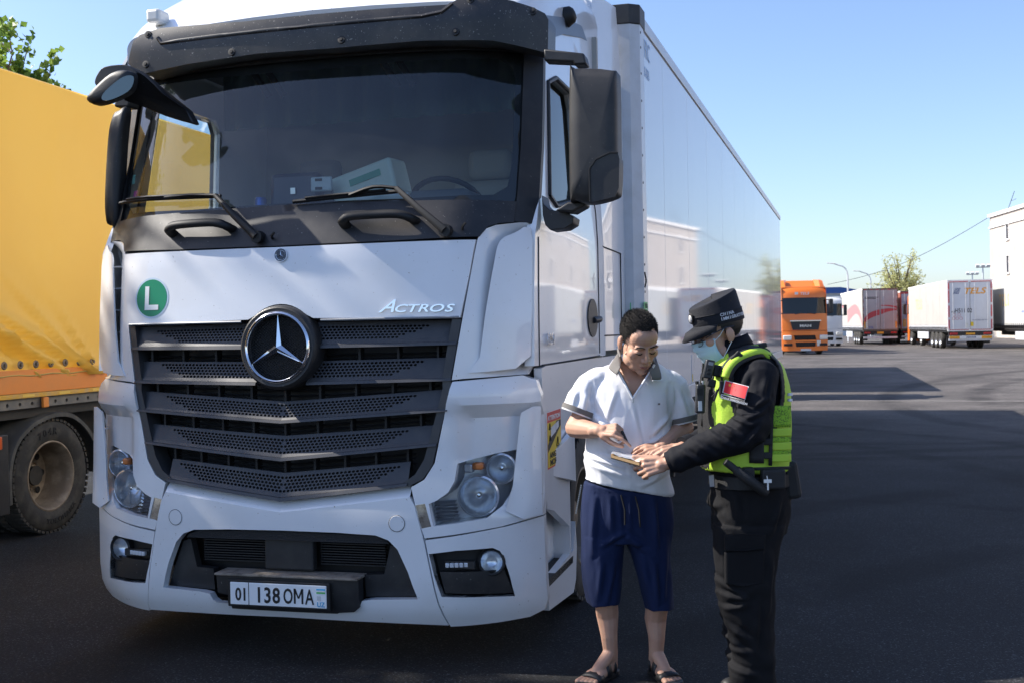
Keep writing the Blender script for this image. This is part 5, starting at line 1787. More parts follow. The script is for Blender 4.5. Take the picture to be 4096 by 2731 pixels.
# truck standing right behind the white trailer (its shadow falls across the yard)
cab('grey_tractor', 'grey tractor unit standing right behind the white trailer, seen by its shadow', (.15, 22.6, -.19), R(0), mat('bg_grey', (.4, .41, .42), .4), 3.6)
semi_trailer('grey trailer standing behind the white trailer, seen by its shadow', (.15, 39.5, -.02), R(180), 13.6, 4.0, CURT_G, DOORG, buckles=False)

# ================================================================== people
SKIN = mat('skin_tan', (.50, .29, .20), .55, sss=.12, dirt=(14, (.40, .20, .135), .5), bump=(300, .08))
SKIN2 = mat('skin_light', (.50, .29, .20), .48, sss=.12, dirt=(14, (.43, .22, .15), .5), bump=(300, .08))
HAIR = mat('hair_black', (.016, .014, .013), .9, spec=.25)
POLO = mat('white_pique', (.80, .80, .82), .85, sheen=.2, bump=(500, .15))
POLOG = mat('grey_rib_knit', (.16, .15, .14), .85, bump=(300, .3))
NAVY = mat('navy_cotton', (.009, .018, .062), .85, spec=.25, sheen=.02, dirt=(6, (.006, .013, .048), .5), bump=(350, .2))
UNI = mat('uniform_black', (.0055, .006, .0095), .8, spec=.25, sheen=.0, bump=(350, .2))
UNI2 = mat('trouser_black', (.007, .007, .0085), .85, spec=.25, sheen=.0, bump=(260, .3))
LIME = mat('lime_vest', (.44, .66, .05), .6, bump=(220, .35))
LIMEM = mat('lime_mesh', (.30, .56, .03), .7, speck=(160, .52, (.10, .20, .02)), bump=(160, .6))
REFL = mat('grey_reflective', (.72, .73, .75), .4, metal=.1)
WEB = mat('black_webbing', (.013, .013, .014), .65, bump=(200, .3))
LEATH = mat('sandal_black', (.015, .015, .016), .5)


def blob(g, c, r, m=None, n=14):
    m = m or Matrix.Identity(3)
    k = n // 2 + 1
    rings = []
    for i in range(k + 1):
        a = math.pi * (i + .0) / k
        a = max(.04, min(math.pi - .04, a))
        rings.append([Vector(c) + m @ Vector((r[0] * math.sin(a) * math.cos(2 * math.pi * j / n), r[1] * math.sin(a) * math.sin(2 * math.pi * j / n), r[2] * math.cos(a))) for j in range(n)])
    g.rings(rings, True)


def capsule(g, p, q, r0, r1, n=12):
    p, q = Vector(p), Vector(q)
    d = (q - p).normalized()
    g.tube([p - d * r0 * .7, p - d * r0 * .35, p, q, q + d * r1 * .35, q + d * r1 * .7], [r0 * .7, r0 * .93, r0, r1, r1 * .93, r1 * .7], n)


def chain(g, pts, rs, n=12):
    for a, b, r0, r1 in zip(pts, pts[1:], rs, rs[1:]):
        capsule(g, a, b, r0, r1, n)


def remesh(g, voxel, smooth_it=4, fold=None, cut=None):
    """one continuous skin from overlapping solids; fold(p) displaces along the normal; cut(p) removes faces"""
    me = bpy.data.meshes.new('tmp')
    me.from_pydata([tuple(p) for p in g.v], [], g.f)
    bm = bmesh.new()
    bm.from_mesh(me)
    bmesh.ops.recalc_face_normals(bm, faces=bm.faces)
    bm.to_mesh(me)
    bm.free()
    o = bpy.data.objects.new('tmp', me)
    COL.objects.link(o)
    r_ = o.modifiers.new('r', 'REMESH')
    r_.mode = 'VOXEL'
    r_.voxel_size = voxel
    s_ = o.modifiers.new('s', 'SMOOTH')
    s_.factor = .5
    s_.iterations = smooth_it
    dg = bpy.context.evaluated_depsgraph_get()
    out = bpy.data.meshes.new_from_object(o.evaluated_get(dg))
    bpy.data.objects.remove(o)
    bpy.data.meshes.remove(me)
    if fold:
        nr = [v.normal.copy() for v in out.vertices]
        for v, n_ in zip(out.vertices, nr):
            v.co += n_ * fold(v.co, n_)
    if cut:
        bm = bmesh.new()
        bm.from_mesh(out)
        kill = [f for f in bm.faces if cut(f.calc_center_median(), f.normal)]
        bmesh.ops.delete(bm, geom=kill, context='FACES')
        bm.to_mesh(out)
        bm.free()
    return out


def oval(c, rx, ry, rot=0, n=36, e=2.3, tilt=(0, 0)):
    out = []
    for j in range(n):
        a = 2 * math.pi * j / n
        ca, sa = math.cos(a), math.sin(a)
        x = rx * math.copysign(abs(ca) ** (2 / e), ca)
        y = ry * math.copysign(abs(sa) ** (2 / e), sa)
        out.append(Vector((c[0] + x * math.cos(rot) - y * math.sin(rot), c[1] + x * math.sin(rot) + y * math.cos(rot), c[2] + tilt[0] * x + tilt[1] * y)))
    return out


def LR(L, Rr, ry, rot=0, dz=None, e=2.3, n=36):
    """oval ring spanning two silhouette points"""
    c = ((L[0] + Rr[0]) / 2, L[1], (L[2] + Rr[2]) / 2)
    rx = (Rr[0] - L[0]) / 2
    return oval(c, rx, ry, rot, n, e, ((Rr[2] - L[2]) / (2 * rx), 0))


def loft(g, rings, sub=2):
    """smooth loft through rings"""
    n = len(rings[0])
    cols = [spline([r_[j] for r_ in rings], sub) for j in range(n)]
    g.rings([[Vector(cols[j][i]) for j in range(n)] for i in range(len(cols[0]))], True)


def head_axes(face, down, roll=0):
    """face: unit horizontal direction; down: degrees bowed"""
    f = Vector(face).normalized()
    x = f.cross(Vector((0, 0, 1))).normalized()
    y = (f * math.cos(R(down)) - Vector((0, 0, 1)) * math.sin(R(down))).normalized()
    z = x.cross(y)
    m = Matrix((x, y, z)).transposed()
    return Matrix.Rotation(R(roll), 3, y) @ m


def head_blobs(g, c, m, s=1.0):
    c = Vector(c)

    def B(p, r):
        blob(g, c + m @ (Vector(p) * s), [q * s for q in r], m, 18)

    def Cc(p, q, a, b):
        capsule(g, c + m @ (Vector(p) * s), c + m @ (Vector(q) * s), a * s, b * s)
    B((0, -.018, .042), (.077, .097, .086))
    B((0, .040, -.028), (.064, .056, .084))
    B((0, .046, .045), (.063, .046, .050))
    B((0, .040, -.085), (.054, .048, .040))
    B((0, .074, -.106), (.024, .021, .019))
    for q in (-1, 1):
        B((q * .043, .062, -.020), (.025, .026, .024))
        B((q * .048, .02, -.075), (.020, .035, .026))
        B((q * .030, .086, .024), (.027, .012, .009))
        B((q * .031, .079, -.002), (.017, .014, .011))
        B((q * .013, .104, -.036), (.009, .010, .008))
        B((q * .081, -.014, -.008), (.010, .019, .030))
        B((q * .080, -.010, -.030), (.008, .012, .012))
    Cc((0, .092, .018), (0, .114, -.028), .008, .0125)
    B((0, .112, -.030), (.012, .013, .011))
    B((0, .094, -.062), (.024, .010, .0065))
    B((0, .092, -.075), (.020, .011, .007))


def finger(g, base, d, n_, lens, curls, r0):
    """chain of three phalanges starting along d, bending towards -n_"""
    p = Vector(base)
    d = Vector(d).normalized()
    ax = d.cross(Vector(n_)).normalized()
    pts = [p]
    for L, c in zip(lens, curls):
        d = Matrix.Rotation(R(-c), 3, ax) @ d
        p = p + d * L
        pts.append(p)
    chain(g, pts, [r0, r0 * .93, r0 * .86, r0 * .74], 10)
    return pts


def hand(g, wrist, d, n_, side, curls, thumb, s=1.0, spread=4):
    """d: wrist->knuckles, n_: back of the hand, side=+1 if the thumb lies towards d x n_"""
    w = Vector(wrist)
    d = Vector(d).normalized()
    n_ = Vector(n_)
    n_ = (n_ - d * d.dot(n_)).normalized()
    t = d.cross(n_) * side
    # palm
    for k, off in enumerate((.030, .010, -.010, -.028)):
        capsule(g, w + d * .012 * s + t * off * .65 * s, w + d * (.085 - .006 * abs(k - 1)) * s + t * off * s, .0125 * s, .0105 * s)
    capsule(g, w - d * .03 * s, w + d * .02 * s, .026 * s, .024 * s)
    Ls = ((.044, .026, .021), (.049, .030, .023), (.045, .028, .022), (.035, .021, .019))
    tips = []
    for k, (off, L) in enumerate(zip((.032, .011, -.011, -.031), Ls)):
        dd = Matrix.Rotation(R(-spread * (1.5 - k)) * side, 3, n_) @ d
        b = w + d * (.085 - .006 * abs(k - 1)) * s + t * off * s
        tips.append(finger(g, b, dd, n_, [q * s for q in L], curls[k], .0088 * s))
    # thumb from the side of the palm near its base
    b = w + d * .025 * s + t * .028 * s - n_ * .006 * s
    td = (d * thumb[0] + t * thumb[1] - n_ * thumb[2]).normalized()
    p1 = b + td * .042 * s
    td2 = (td + d * .35 - t * thumb[3]).normalized()
    p2 = p1 + td2 * .032 * s
    p3 = p2 + (td2 + d * .2 - t * thumb[3] * .5).normalized() * .024 * s
    chain(g, [b, p1, p2, p3], [.0145 * s, .0115 * s, .0105 * s, .0085 * s], 10)
    return tips


def grooves(amp, f1, f2, seed, drop=1.0):
    def fn(p, n_):
        q = Vector((p.x * f1, p.y * f1, p.z * f2 + seed))
        a = noise.noise(q + Vector((seed, 0, 0)))
        b = noise.noise(q * 2.3 + Vector((0, seed, 0)))
        r_ = 1 - abs(a) * 2
        return amp * (r_ * .7 + b * .4 - .3) * drop
    return fn


def creases(lines, amp, w):
    """pressed-in folds along drawn lines on the camera side of a garment"""
    L = [(Vector((a[0], a[2])), Vector((b[0], b[2])), k) for a, b, k in lines]

    def fn(p, n_):
        if n_.y > .35:
            return 0
        q = Vector((p.x, p.z))
        d = 0
        for a, b, k in L:
            ab = b - a
            t_ = max(0., min(1., (q - a).dot(ab) / ab.length_squared))
            r_ = (q - a - ab * t_)
            s_ = ab.x * r_.y - ab.y * r_.x
            e = r_.length / w
            if e < 3:
                tp = math.sin(math.pi * (.08 + .84 * t_))
                d += amp * k * tp * (math.exp(-e * e) - (.8 * math.exp(-(e - 1.3) ** 2 * 2) if s_ > 0 else 0))
        return d
    return fn


def hair_cap(name, c, m, s, test, parent, col, length=.010, seed=1, count=7500):
    """short cropped hair: scalp shell plus bristles"""
    rnd_ = random.Random(seed)
    c = Vector(c)
    cc, rad = Vector((0, -.018, .042)) * s, Vector((.0787, .0985, .0872)) * s
    g = MB()
    nu, nv = 56, 36
    idx = {}
    vs, fs = [], []
    for i in range(nv + 1):
        a = math.pi * i / nv
        for j in range(nu):
            b = 2 * math.pi * j / nu
            u = Vector((math.sin(a) * math.cos(b), math.sin(a) * math.sin(b), math.cos(a)))
            p = cc + Vector((u.x * rad.x, u.y * rad.y, u.z * rad.z)) * (1 + .012 * noise.noise(u * 9))
            if u.z < 0:
                p.x *= 1.0
            idx[i, j] = len(vs)
            vs.append((c + m @ p, p))
    keep = []
    for i in range(nv):
        for j in range(nu):
            q = [idx[i, j], idx[i, (j + 1) % nu], idx[i + 1, (j + 1) % nu], idx[i + 1, j]]
            ctr = sum((vs[k][1] for k in q), Vector()) / 4
            if test(ctr / s):
                keep.append(tuple(q))
    g.add([v[0] for v in vs], keep)
    o = g.build(name, col, parent, 180)
    V, F = [], []
    tries = 0
    while len(F) < count and tries < count * 5:
        tries += 1
        u = Vector((rnd_.gauss(0, 1), rnd_.gauss(0, 1), rnd_.gauss(0, 1))).normalized()
        p = cc + Vector((u.x * rad.x, u.y * rad.y, u.z * rad.z))
        if not test(p / s + Vector((rnd_.gauss(0, .004), rnd_.gauss(0, .004), rnd_.gauss(0, .004)))):
            continue
        nn = Vector((u.x / rad.x, u.y / rad.y, u.z / rad.z)).normalized()
        L = length * rnd_.uniform(.5, 1.3) * (1.3 if u.z > .4 else .6)
        dr = (nn + Vector((rnd_.gauss(0, .25), .35 + rnd_.gauss(0, .25), rnd_.gauss(.0, .2)))).normalized()
        w = nn.orthogonal().normalized() * .0009
        w = Matrix.Rotation(rnd_.uniform(0, 6.28), 3, nn) @ w
        k = len(V)
        V += [c + m @ (p - w), c + m @ (p + w), c + m @ (p + dr * L)]
        F.append((k, k + 1, k + 2))
    me_ = bpy.data.meshes.new('hair_strands')
    me_.from_pydata([tuple(v) for v in V], [], F)
    h = link('hair_strands', me_, mat('hair_strand', (.034, .031, .029), .6), o, 0)
    tag(h, kind='stuff')
    return o


def strip(g, pts, w, up, off=.0):
    """flat ribbon along pts; up = vector across the ribbon"""
    pts = [Vector(p) for p in pts]
    rows = []
    for i, p in enumerate(pts):
        u_ = Vector(up[i] if isinstance(up, list) else up).normalized() * w / 2
        rows.append([p - u_, p + u_])
    g.grid(rows)


def plate(g, pts, nrm, th):
    """thin prism from a 3D polygon"""
    nrm = Vector(nrm).normalized() * th
    P = [Vector(p) for p in pts]
    n = len(P)
    g.add(P + [p + nrm for p in P], [tuple(range(n)), tuple(range(2 * n - 1, n - 1, -1))] + [(i, (i + 1) % n, n + (i + 1) % n, n + i) for i in range(n)])


# ------------------------------------------------------------------ the driver
DRV = thing('person', 'man in a white polo shirt, navy knee shorts and sandals pointing at papers', 'person', (1.720, .102, 0), R(15))
hc = Vector([(0.071, -0.1, 1.589)][0])
hm = head_axes((.30, -1, 0), 33, 4)
HS = 1.06
g = MB()
head_blobs(g, hc, hm, HS)
nb = Vector([(0.06, 0.02, 1.407)][0])
chain(g, [hc + hm @ Vector((0, -.03, -.06)), nb + Vector((0, .01, 0)), nb + Vector((0, .02, -.08))], [.054, .053, .058])
# chest under the open collar, shoulders, hips (inside the clothes)
for L_, R_, ry in (([(-0.096, 0.02, 1.457)][0], [(0.204, 0.02, 1.451)][0], .075), ([(-0.116, 0.02, 1.361)][0], [(0.221, 0.02, 1.354)][0], .108), ([(-0.143, 0.02, 1.181)][0], [(0.199, 0.02, 1.174)][0], .10)):
    blob(g, ((L_[0] + R_[0]) / 2, L_[1], L_[2]), ((R_[0] - L_[0]) / 2 * (.6 if ry < .08 else .88), ry, .05 if ry < .08 else .12))
shR, shL = Vector([(-0.145, 0.0, 1.415)][0]), Vector([(0.248, 0.03, 1.397)][0])
elR, wrR = Vector([(-0.226, -0.03, 1.19)][0]), Vector([(-0.127, -0.2, 1.19)][0])
elL, wrL = Vector([(0.291, 0.02, 1.176)][0]), Vector([(0.164, -0.14, 1.105)][0])
chain(g, [shR + Vector((.02, 0, -.05)), elR, elR.lerp(wrR, .35), wrR], [.042, .047, .046, .030])
chain(g, [shL + Vector((-.02, 0, -.05)), elL, elL.lerp(wrL, .35), wrL], [.042, .046, .045, .030])
# right hand: index pointing at the page, pen between thumb and finger
fd = (Vector([(-0.011, -0.27, 1.165)][0]) - wrR)
tp_ = hand(g, wrR, Vector([(-0.054, -0.25, 1.197)][0]) - wrR, (.15, -.75, .65), 1, ((30, 25, 15), (62, 60, 30), (66, 62, 30), (66, 62, 30)), (.75, .3, .65, .2), 1.05)
hand(g, wrL, Vector((-.12, -.05, -.01)), (.1, -.5, .8), -1, ((20, 25, 15),) * 4, (.7, .5, .4, .2), 1.0)
# legs and feet
hpR, hpL = Vector([(-0.09, 0.02, 0.782)][0]), Vector([(0.134, 0.02, 0.778)][0])
knR, knL = Vector([(-0.094, 0.0, 0.38)][0]), Vector([(0.148, 0.0, 0.355)][0])
anR, anL = Vector([(-0.075, 0.03, 0.13)][0]), Vector([(0.142, 0.03, 0.122)][0])
cfR, cfL = knR.lerp(anR, .32) + Vector((.002, .025, 0)), knL.lerp(anL, .32) + Vector((-.004, .025, 0))
chain(g, [hpR, knR, cfR, knR.lerp(anR, .7), anR], [.085, .055, .054, .040, .035])
chain(g, [hpL, knL, cfL, knL.lerp(anL, .7), anL], [.085, .055, .053, .040, .035])


def foot(g, an, toe, s=1.0):
    an, toe = Vector(an), Vector(toe)
    heel = Vector((an.x, an.y + .03, .045))
    d = (toe - heel)
    d.z = 0
    Ld = d.length
    d.normalize()
    sd = Vector((-d.y, d.x, 0))
    capsule(g, an, heel, .036, .036)
    for q in (-1, 0, 1):
        capsule(g, heel + Vector((0, 0, .005)), heel + d * Ld * .62 + sd * q * .026 + Vector((0, 0, -.008)), .032, .022)
    capsule(g, an + d * .02 - Vector((0, 0, .02)), heel + d * Ld * .55 + Vector((0, 0, .008)), .033, .026)
    outs = []
    for k in range(5):
        o_ = (-.036 + .018 * k)
        ln = Ld * (.99 - .028 * k) if True else 0
        b_ = heel + d * Ld * .66 + sd * o_ + Vector((0, 0, -.012))
        e_ = heel + d * ln + sd * o_ * 1.12 + Vector((0, 0, -.020))
        capsule(g, b_, e_, .0125, .0135 if k == 0 else .0098)
        outs.append(e_)
    return heel, d, sd, Ld


ftR = foot(g, anR, Vector([(-0.209, -0.12, 0.07)][0]) * Vector((1, 1, 0)))
ftL = foot(g, anL, Vector([(0.202, -0.13, 0.052)][0]) * Vector((1, 1, 0)))
bme = remesh(g, .0042, 3)
body = link('body', bme, SKIN, DRV, 180)
print('driver verts', len(bme.vertices))
# brows, lashes, lips, eyes
def face_bits(c, m, s, parent, brow_m, lip=True, prefix=''):
    c = Vector(c)
    T = lambda x, y, z: c + m @ (Vector((x, y, z)) * s)
    for q in (-1, 1):
        g_ = MB()
        g_.tube([T(q * .012, .0985, .026), T(q * .026, .0985, .031), T(q * .042, .092, .030), T(q * .055, .080, .022)], [.0034, .0052, .0048, .0020], 6, True, (1, .6, (0, 0, 1)))
        g_.build('eyebrow', brow_m, parent, 60)
        g_ = MB()
        g_.tube([T(q * .0165, .0905, -.003), T(q * .024, .0950, -.006), T(q * .033, .0950, -.0065), T(q * .046, .0860, -.003)], [.0014, .0028, .0028, .0014], 5)
        g_.build('eyelashes', brow_m, parent, 60)
    if lip:
        g_ = MB()
        g_.tube([T(-.022, .0985, -.067), T(-.010, .1050, -.0665), T(0, .1058, -.0675), T(.010, .1050, -.0665), T(.022, .0985, -.067)], [.0012, .0032, .0030, .0032, .0012], 6)
        g_.build('upper_lip', mat('lip', (.33, .13, .10), .45), parent, 60)
        g_ = MB()
        g_.tube([T(-.018, .0990, -.071), T(0, .1045, -.0745), T(.018, .0990, -.071)], [.0012, .0040, .0012], 6)
        g_.build('lower_lip', mat('lip', (.36, .15, .11), .45), parent, 60)


face_bits(hc, hm, HS, DRV, HAIR)


def hl_driver(p):
    if p.y > .045:
        return p.z > .080 + .013 * math.cos(abs(p.x) * 95 - 3.0) - .25 * max(0, abs(p.x) - .05) + .006 * noise.noise(p * 90)
    if p.y > .0:
        return p.z > -.012 + (p.y) * 1.9
    if p.y > -.03:
        return p.z > -.02 and not (abs(p.x) > .07 and p.z < .012 and p.y < .004)
    return p.z > -.045


hair_cap('hair', hc, hm, HS, hl_driver, DRV, HAIR, .008, 2)

# polo shirt
g = MB()
rg = []
for pl, ry, cy in (("z8:520,690;850,690", .060, .02), ("z8:400,722;905,722", .085, .02), ("z8:322,775;975,790", .105, .02), ("z8:300,900;975,905", .125, .012), ("z8:312,1050;958,1060", .132, .005),
                   ("z8:285,1250;938,1260", .135, .0), ("z8:268,1450;930,1470", .14, .0), ("z8:255,1560;930,1590", .142, .0)):
    pass
for L_, R_, ry in (([(-0.022, 0.03, 1.485)][0], [(0.176, 0.03, 1.481)][0], .060), ([(-0.093, 0.02, 1.467)][0], [(0.204, 0.02, 1.462)][0], .082), ([(-0.131, 0.02, 1.428)][0], [(0.237, 0.02, 1.412)][0], .105),
                   ([(-0.155, 0.012, 1.362)][0], [(0.242, 0.012, 1.351)][0], .124), ([(-0.151, 0.005, 1.272)][0], [(0.232, 0.005, 1.259)][0], .132), ([(-0.17, 0.0, 1.153)][0], [(0.219, 0.0, 1.14)][0], .136),
                   ([(-0.184, 0.0, 1.034)][0], [(0.212, 0.0, 1.014)][0], .140), ([(-0.184, 0.0, 0.962)][0], [(0.225, 0.0, 0.888)][0], .142), ([(-0.188, 0.0, 0.944)][0], [(0.226, 0.0, 0.87)][0], .139)):
    rg.append(LR(L_, R_, ry, 0, None, 2.05 if len(rg) < 3 else 2.3))
loft(g, rg, 3)
hemR, hemL = Vector([(-0.208, -0.01, 1.261)][0]), Vector([(0.288, 0.02, 1.209)][0])
g.tube(spline([shR + Vector((.09, .01, .0)), shR + Vector((.035, 0, -.004)), shR + Vector((-.004, 0, -.03)), shR.lerp(hemR, .6), hemR], 3), [.056] * 3 + [.060] * 3 + [.066] * 3 + [.075] * 3 + [.074], 20)
g.tube(spline([shL + Vector((-.09, .01, .0)), shL + Vector((-.035, 0, -.004)), shL + Vector((.004, 0, -.03)), shL.lerp(hemL, .6), hemL], 3), [.056] * 3 + [.060] * 3 + [.066] * 3 + [.073] * 3 + [.070], 20)
fo = grooves(.009, 4.2, 2.0, 3.1)
fo2 = grooves(.004, 12, 6, 7.7)
vtip = Vector([(0.034, -0.12, 1.328)][0])
vl, vr = Vector([(-0.036, -0.08, 1.471)][0]), Vector([(0.141, -0.08, 1.479)][0])


def polo_fold(p, n_):
    k = 1 if p.z < 1.40 else max(.15, 1 - (p.z - 1.40) / .1)
    lo = smooth(1.15, .92, p.z)
    diag = .006 * math.sin((p.x * 16 + p.z * 34)) * lo
    return fo(p, n_) * k * (.7 + .6 * lo) + fo2(p, n_) * k + diag


def vcut(p, n_):
    if n_.y > .1 or p.y > .02:
        return False
    t_ = (p.z - vtip.z) / (vl.z - vtip.z)
    if t_ < 0:
        return False
    xl = vtip.x + (vl.x - vtip.x) * t_
    xr = vtip.x + (vr.x - vtip.x) * t_
    return xl < p.x < xr


def seg(a, b, k=1.):
    return (a[0], b[0], k)


PC = creases([seg([(-0.147, -0.1, 1.256)], [(-0.041, -0.1, 1.154)], 1.2), seg([(-0.157, -0.1, 1.204)], [(-0.072, -0.1, 1.073)], .9), seg([(0.21, -0.1, 1.244)], [(0.124, -0.1, 1.163)], 1.1), seg([(0.206, -0.1, 1.173)], [(0.099, -0.1, 1.111)], 1.),
              seg([(-0.172, -0.1, 1.063)], [(-0.02, -0.1, 1.013)], 1.), seg([(-0.171, -0.1, 1.03)], [(0.006, -0.1, 0.971)], 1.), seg([(-0.142, -0.1, 1.077)], [(0.089, -0.1, 1.011)], .9), seg([(0.197, -0.1, 0.981)], [(0.06, -0.1, 0.929)], 1.), seg([(0.185, -0.1, 1.03)], [(0.087, -0.1, 0.949)], -.8),
              seg([(-0.148, -0.1, 1.403)], [(-0.141, -0.1, 1.274)], -1.2), seg([(0.213, -0.1, 1.384)], [(0.212, -0.1, 1.232)], -1.2), seg([(-0.216, -0.05, 1.367)], [(-0.241, -0.05, 1.29)], .8), seg([(-0.175, -0.05, 1.348)], [(-0.188, -0.05, 1.253)], .8), seg([(0.258, -0.05, 1.357)], [(0.297, -0.05, 1.244)], .9), seg([(0.032, -0.1, 1.306)], [(0.064, -0.1, 1.129)], .5), seg([(-0.037, -0.1, 1.366)], [(-0.092, -0.1, 1.22)], .5)], .011, .013)
sme = remesh(g, .0055, 3, lambda p, n_: polo_fold(p, n_) + PC(p, n_), vcut)
link('polo_shirt', sme, POLO, DRV, 180)
# sleeve bands
for hem, sh, r_, sx in ((hemR, shR, .077, 1), (hemL, shL, .0725, 1)):
    d = (hem - sh).normalized()
    MB().tube([hem - d * .020, hem - d * .018, hem + d * .004, hem + d * .005], [r_ * 1.03, r_ * 1.085, r_ * 1.07, r_ * .96], 28, False).build('sleeve_band', POLOG, DRV, 60)
    MB().tube([hem + d * .004, hem + d * .011], [r_ * 1.06, r_ * 1.02], 28, False).build('sleeve_edge', POLO, DRV, 60)
# placket edges, zip, collar flaps
g = MB()
for e_ in (vl, vr):
    g.tube([e_.lerp(vtip, k / 6) + Vector((0, -.016 - .012 * math.sin(math.pi * k / 6), 0)) for k in range(7)], .0055, 6)
g.build('placket', POLO, DRV, 60)
MB().box(vtip + Vector((0, -.035, -.008)), (.007, .004, .022)).build('zip_pull', ALU, DRV, 0, .002)
g = MB()
g.tube([vl.lerp(vtip, k / 6) + Vector((.006, -.018 - .012 * math.sin(math.pi * k / 6), 0)) for k in range(7)], .002, 5)
g.build('zip_tape', POLOG, DRV, 60)


def flap(outer, inner, name):
    """collar leaf between its fold line and its outer edge"""
    o_, i_ = spline(outer, 4), spline(inner, 4)
    g_ = MB()
    rows = []
    for k in range(5):
        t_ = k / 4
        rows.append([Vector(a).lerp(Vector(b), t_) + Vector((0, -.010 * math.sin(math.pi * t_), .004 * math.sin(math.pi * t_))) for a, b in zip(i_, o_)])
    g_.grid(rows)
    x = g_.build(name, POLOG, DRV, 180)
    sd_ = x.modifiers.new('t', 'SOLIDIFY')
    sd_.thickness = .004
    g_ = MB().tube([Vector(p) + Vector((0, -.003, 0)) for p in o_], .0025, 5)
    g_.build('collar_edge', POLO, x, 60)


def D1(px, y):
    return y


cL = [[(-0.039, -0.01, 1.504)][0], [(-0.07, -0.09, 1.466)][0], [(-0.04, -0.155, 1.435)][0]]
cLi = [[(-0.008, 0.03, 1.54)][0], [(-0.009, -0.06, 1.503)][0], [(-0.021, -0.14, 1.471)][0]]
flap(cL, cLi, 'collar')
cR = [[(0.168, 0.02, 1.497)][0], [(0.172, -0.115, 1.416)][0], [(0.122, -0.165, 1.41)][0]]
cRi = [[(0.161, 0.04, 1.511)][0], [(0.139, -0.07, 1.478)][0], [(0.111, -0.145, 1.463)][0]]
flap(cR, cRi, 'collar')
g = MB()
g.tube([[(-0.008, -0.03, 1.502)][0], [(-0.006, 0.07, 1.539)][0], [(0.078, 0.12, 1.575)][0], [(0.168, 0.09, 1.512)][0], [(0.143, -0.04, 1.477)][0]], .016, 8, True, (.5, 1.3, (0, 0, 1)))
g.build('collar_stand', POLOG, DRV, 60)
MB().box(Vector([(0.154, -0.135, 1.301)][0]), (.010, .003, .008)).build('chest_logo', POLOG, DRV, 0)

# shorts
g = MB()
rg = []
for L_, R_, ry in (([(-0.185, 0.0, 0.938)][0], [(0.222, 0.0, 0.866)][0], .132), ([(-0.201, 0.0, 0.851)][0], [(0.231, 0.0, 0.807)][0], .138), ([(-0.207, 0.0, 0.753)][0], [(0.229, 0.0, 0.731)][0], .135), ([(-0.207, 0.0, 0.662)][0], [(0.218, 0.0, 0.647)][0], .12)):
    rg.append(LR(L_, R_, ry, 0, None, 2.6))
loft(g, rg, 3)
for pls in (([(-0.206, 0.0, 0.69)][0], [(-0.003, 0.0, 0.658)][0], [(-0.206, 0.0, 0.557)][0], [(-0.016, 0.0, 0.561)][0], [(-0.195, 0.0, 0.452)][0], [(-0.027, 0.0, 0.456)][0], [(-0.178, 0.0, 0.358)][0], [(-0.035, 0.0, 0.365)][0]),
            ([(0.0, 0.0, 0.658)][0], [(0.22, 0.0, 0.682)][0], [(0.037, 0.0, 0.56)][0], [(0.212, 0.0, 0.556)][0], [(0.066, 0.0, 0.447)][0], [(0.216, 0.0, 0.444)][0], [(0.092, 0.0, 0.335)][0], [(0.224, 0.0, 0.331)][0])):
    rg = [LR(pls[i], pls[i + 1], .115 - .008 * i / 2, 0, None, 2.2, 28) for i in (0, 2, 4, 6)]
    loft(g, rg, 4)
fo3 = grooves(.012, 6.5, 1.6, 11.3)
fo4 = grooves(.004, 14, 5, 2.2)
SCR = creases([seg([(-0.146, -0.1, 0.872)], [(-0.158, -0.1, 0.612)], 1.), seg([(-0.078, -0.1, 0.877)], [(-0.067, -0.1, 0.706)], .8), seg([(-0.012, -0.1, 0.719)], [(-0.116, -0.1, 0.652)], 1.), seg([(-0.009, -0.1, 0.705)], [(0.095, -0.1, 0.621)], 1.), seg([(0.12, -0.1, 0.86)], [(0.137, -0.1, 0.647)], .9), seg([(-0.118, -0.1, 0.57)], [(-0.134, -0.1, 0.406)], 1.1), seg([(-0.063, -0.1, 0.555)], [(-0.094, -0.1, 0.391)], 1.), seg([(0.122, -0.1, 0.565)], [(0.139, -0.1, 0.38)], 1.1), seg([(0.067, -0.1, 0.594)], [(0.105, -0.1, 0.428)], .9), seg([(-0.01, -0.1, 0.869)], [(-0.009, -0.1, 0.705)], -1.2), seg([(0.185, -0.1, 0.674)], [(0.173, -0.1, 0.4)], .8)], .012, .015)
sme = remesh(g, .006, 3, lambda p, n_: fo3(p, n_) * (.5 + .6 * smooth(.8, .4, p.z)) + fo4(p, n_) + SCR(p, n_))
link('shorts', sme, NAVY, DRV, 180)
g = MB()
for a, b in (([(-0.029, -0.15, 0.891)][0], [(-0.014, -0.152, 0.755)][0]), ([(0.036, -0.15, 0.883)][0], [(0.056, -0.15, 0.743)][0])):
    g.tube([a, Vector(a).lerp(Vector(b), .5) + Vector((.008, -.004, 0)), b], .004, 5)
    break
g.build('drawstring', BLACK, DRV, 60)
MB().tube([[(0.036, -0.15, 0.883)][0], [(0.051, -0.156, 0.822)][0], [(0.056, -0.15, 0.743)][0]], .004, 5).build('drawstring', BLACK, DRV, 60)
g = MB()
for k in range(16):
    t_ = k / 15
    a = Vector([(-0.19, -0.03, 0.921)][0]).lerp(Vector([(-0.217, -0.03, 0.793)][0]), t_)
    g.box(a + Vector((-.012, 0, 0)), (.006, .006, .006))
tag(g.build('pocket_zip', ALU, DRV, 0), kind='stuff')
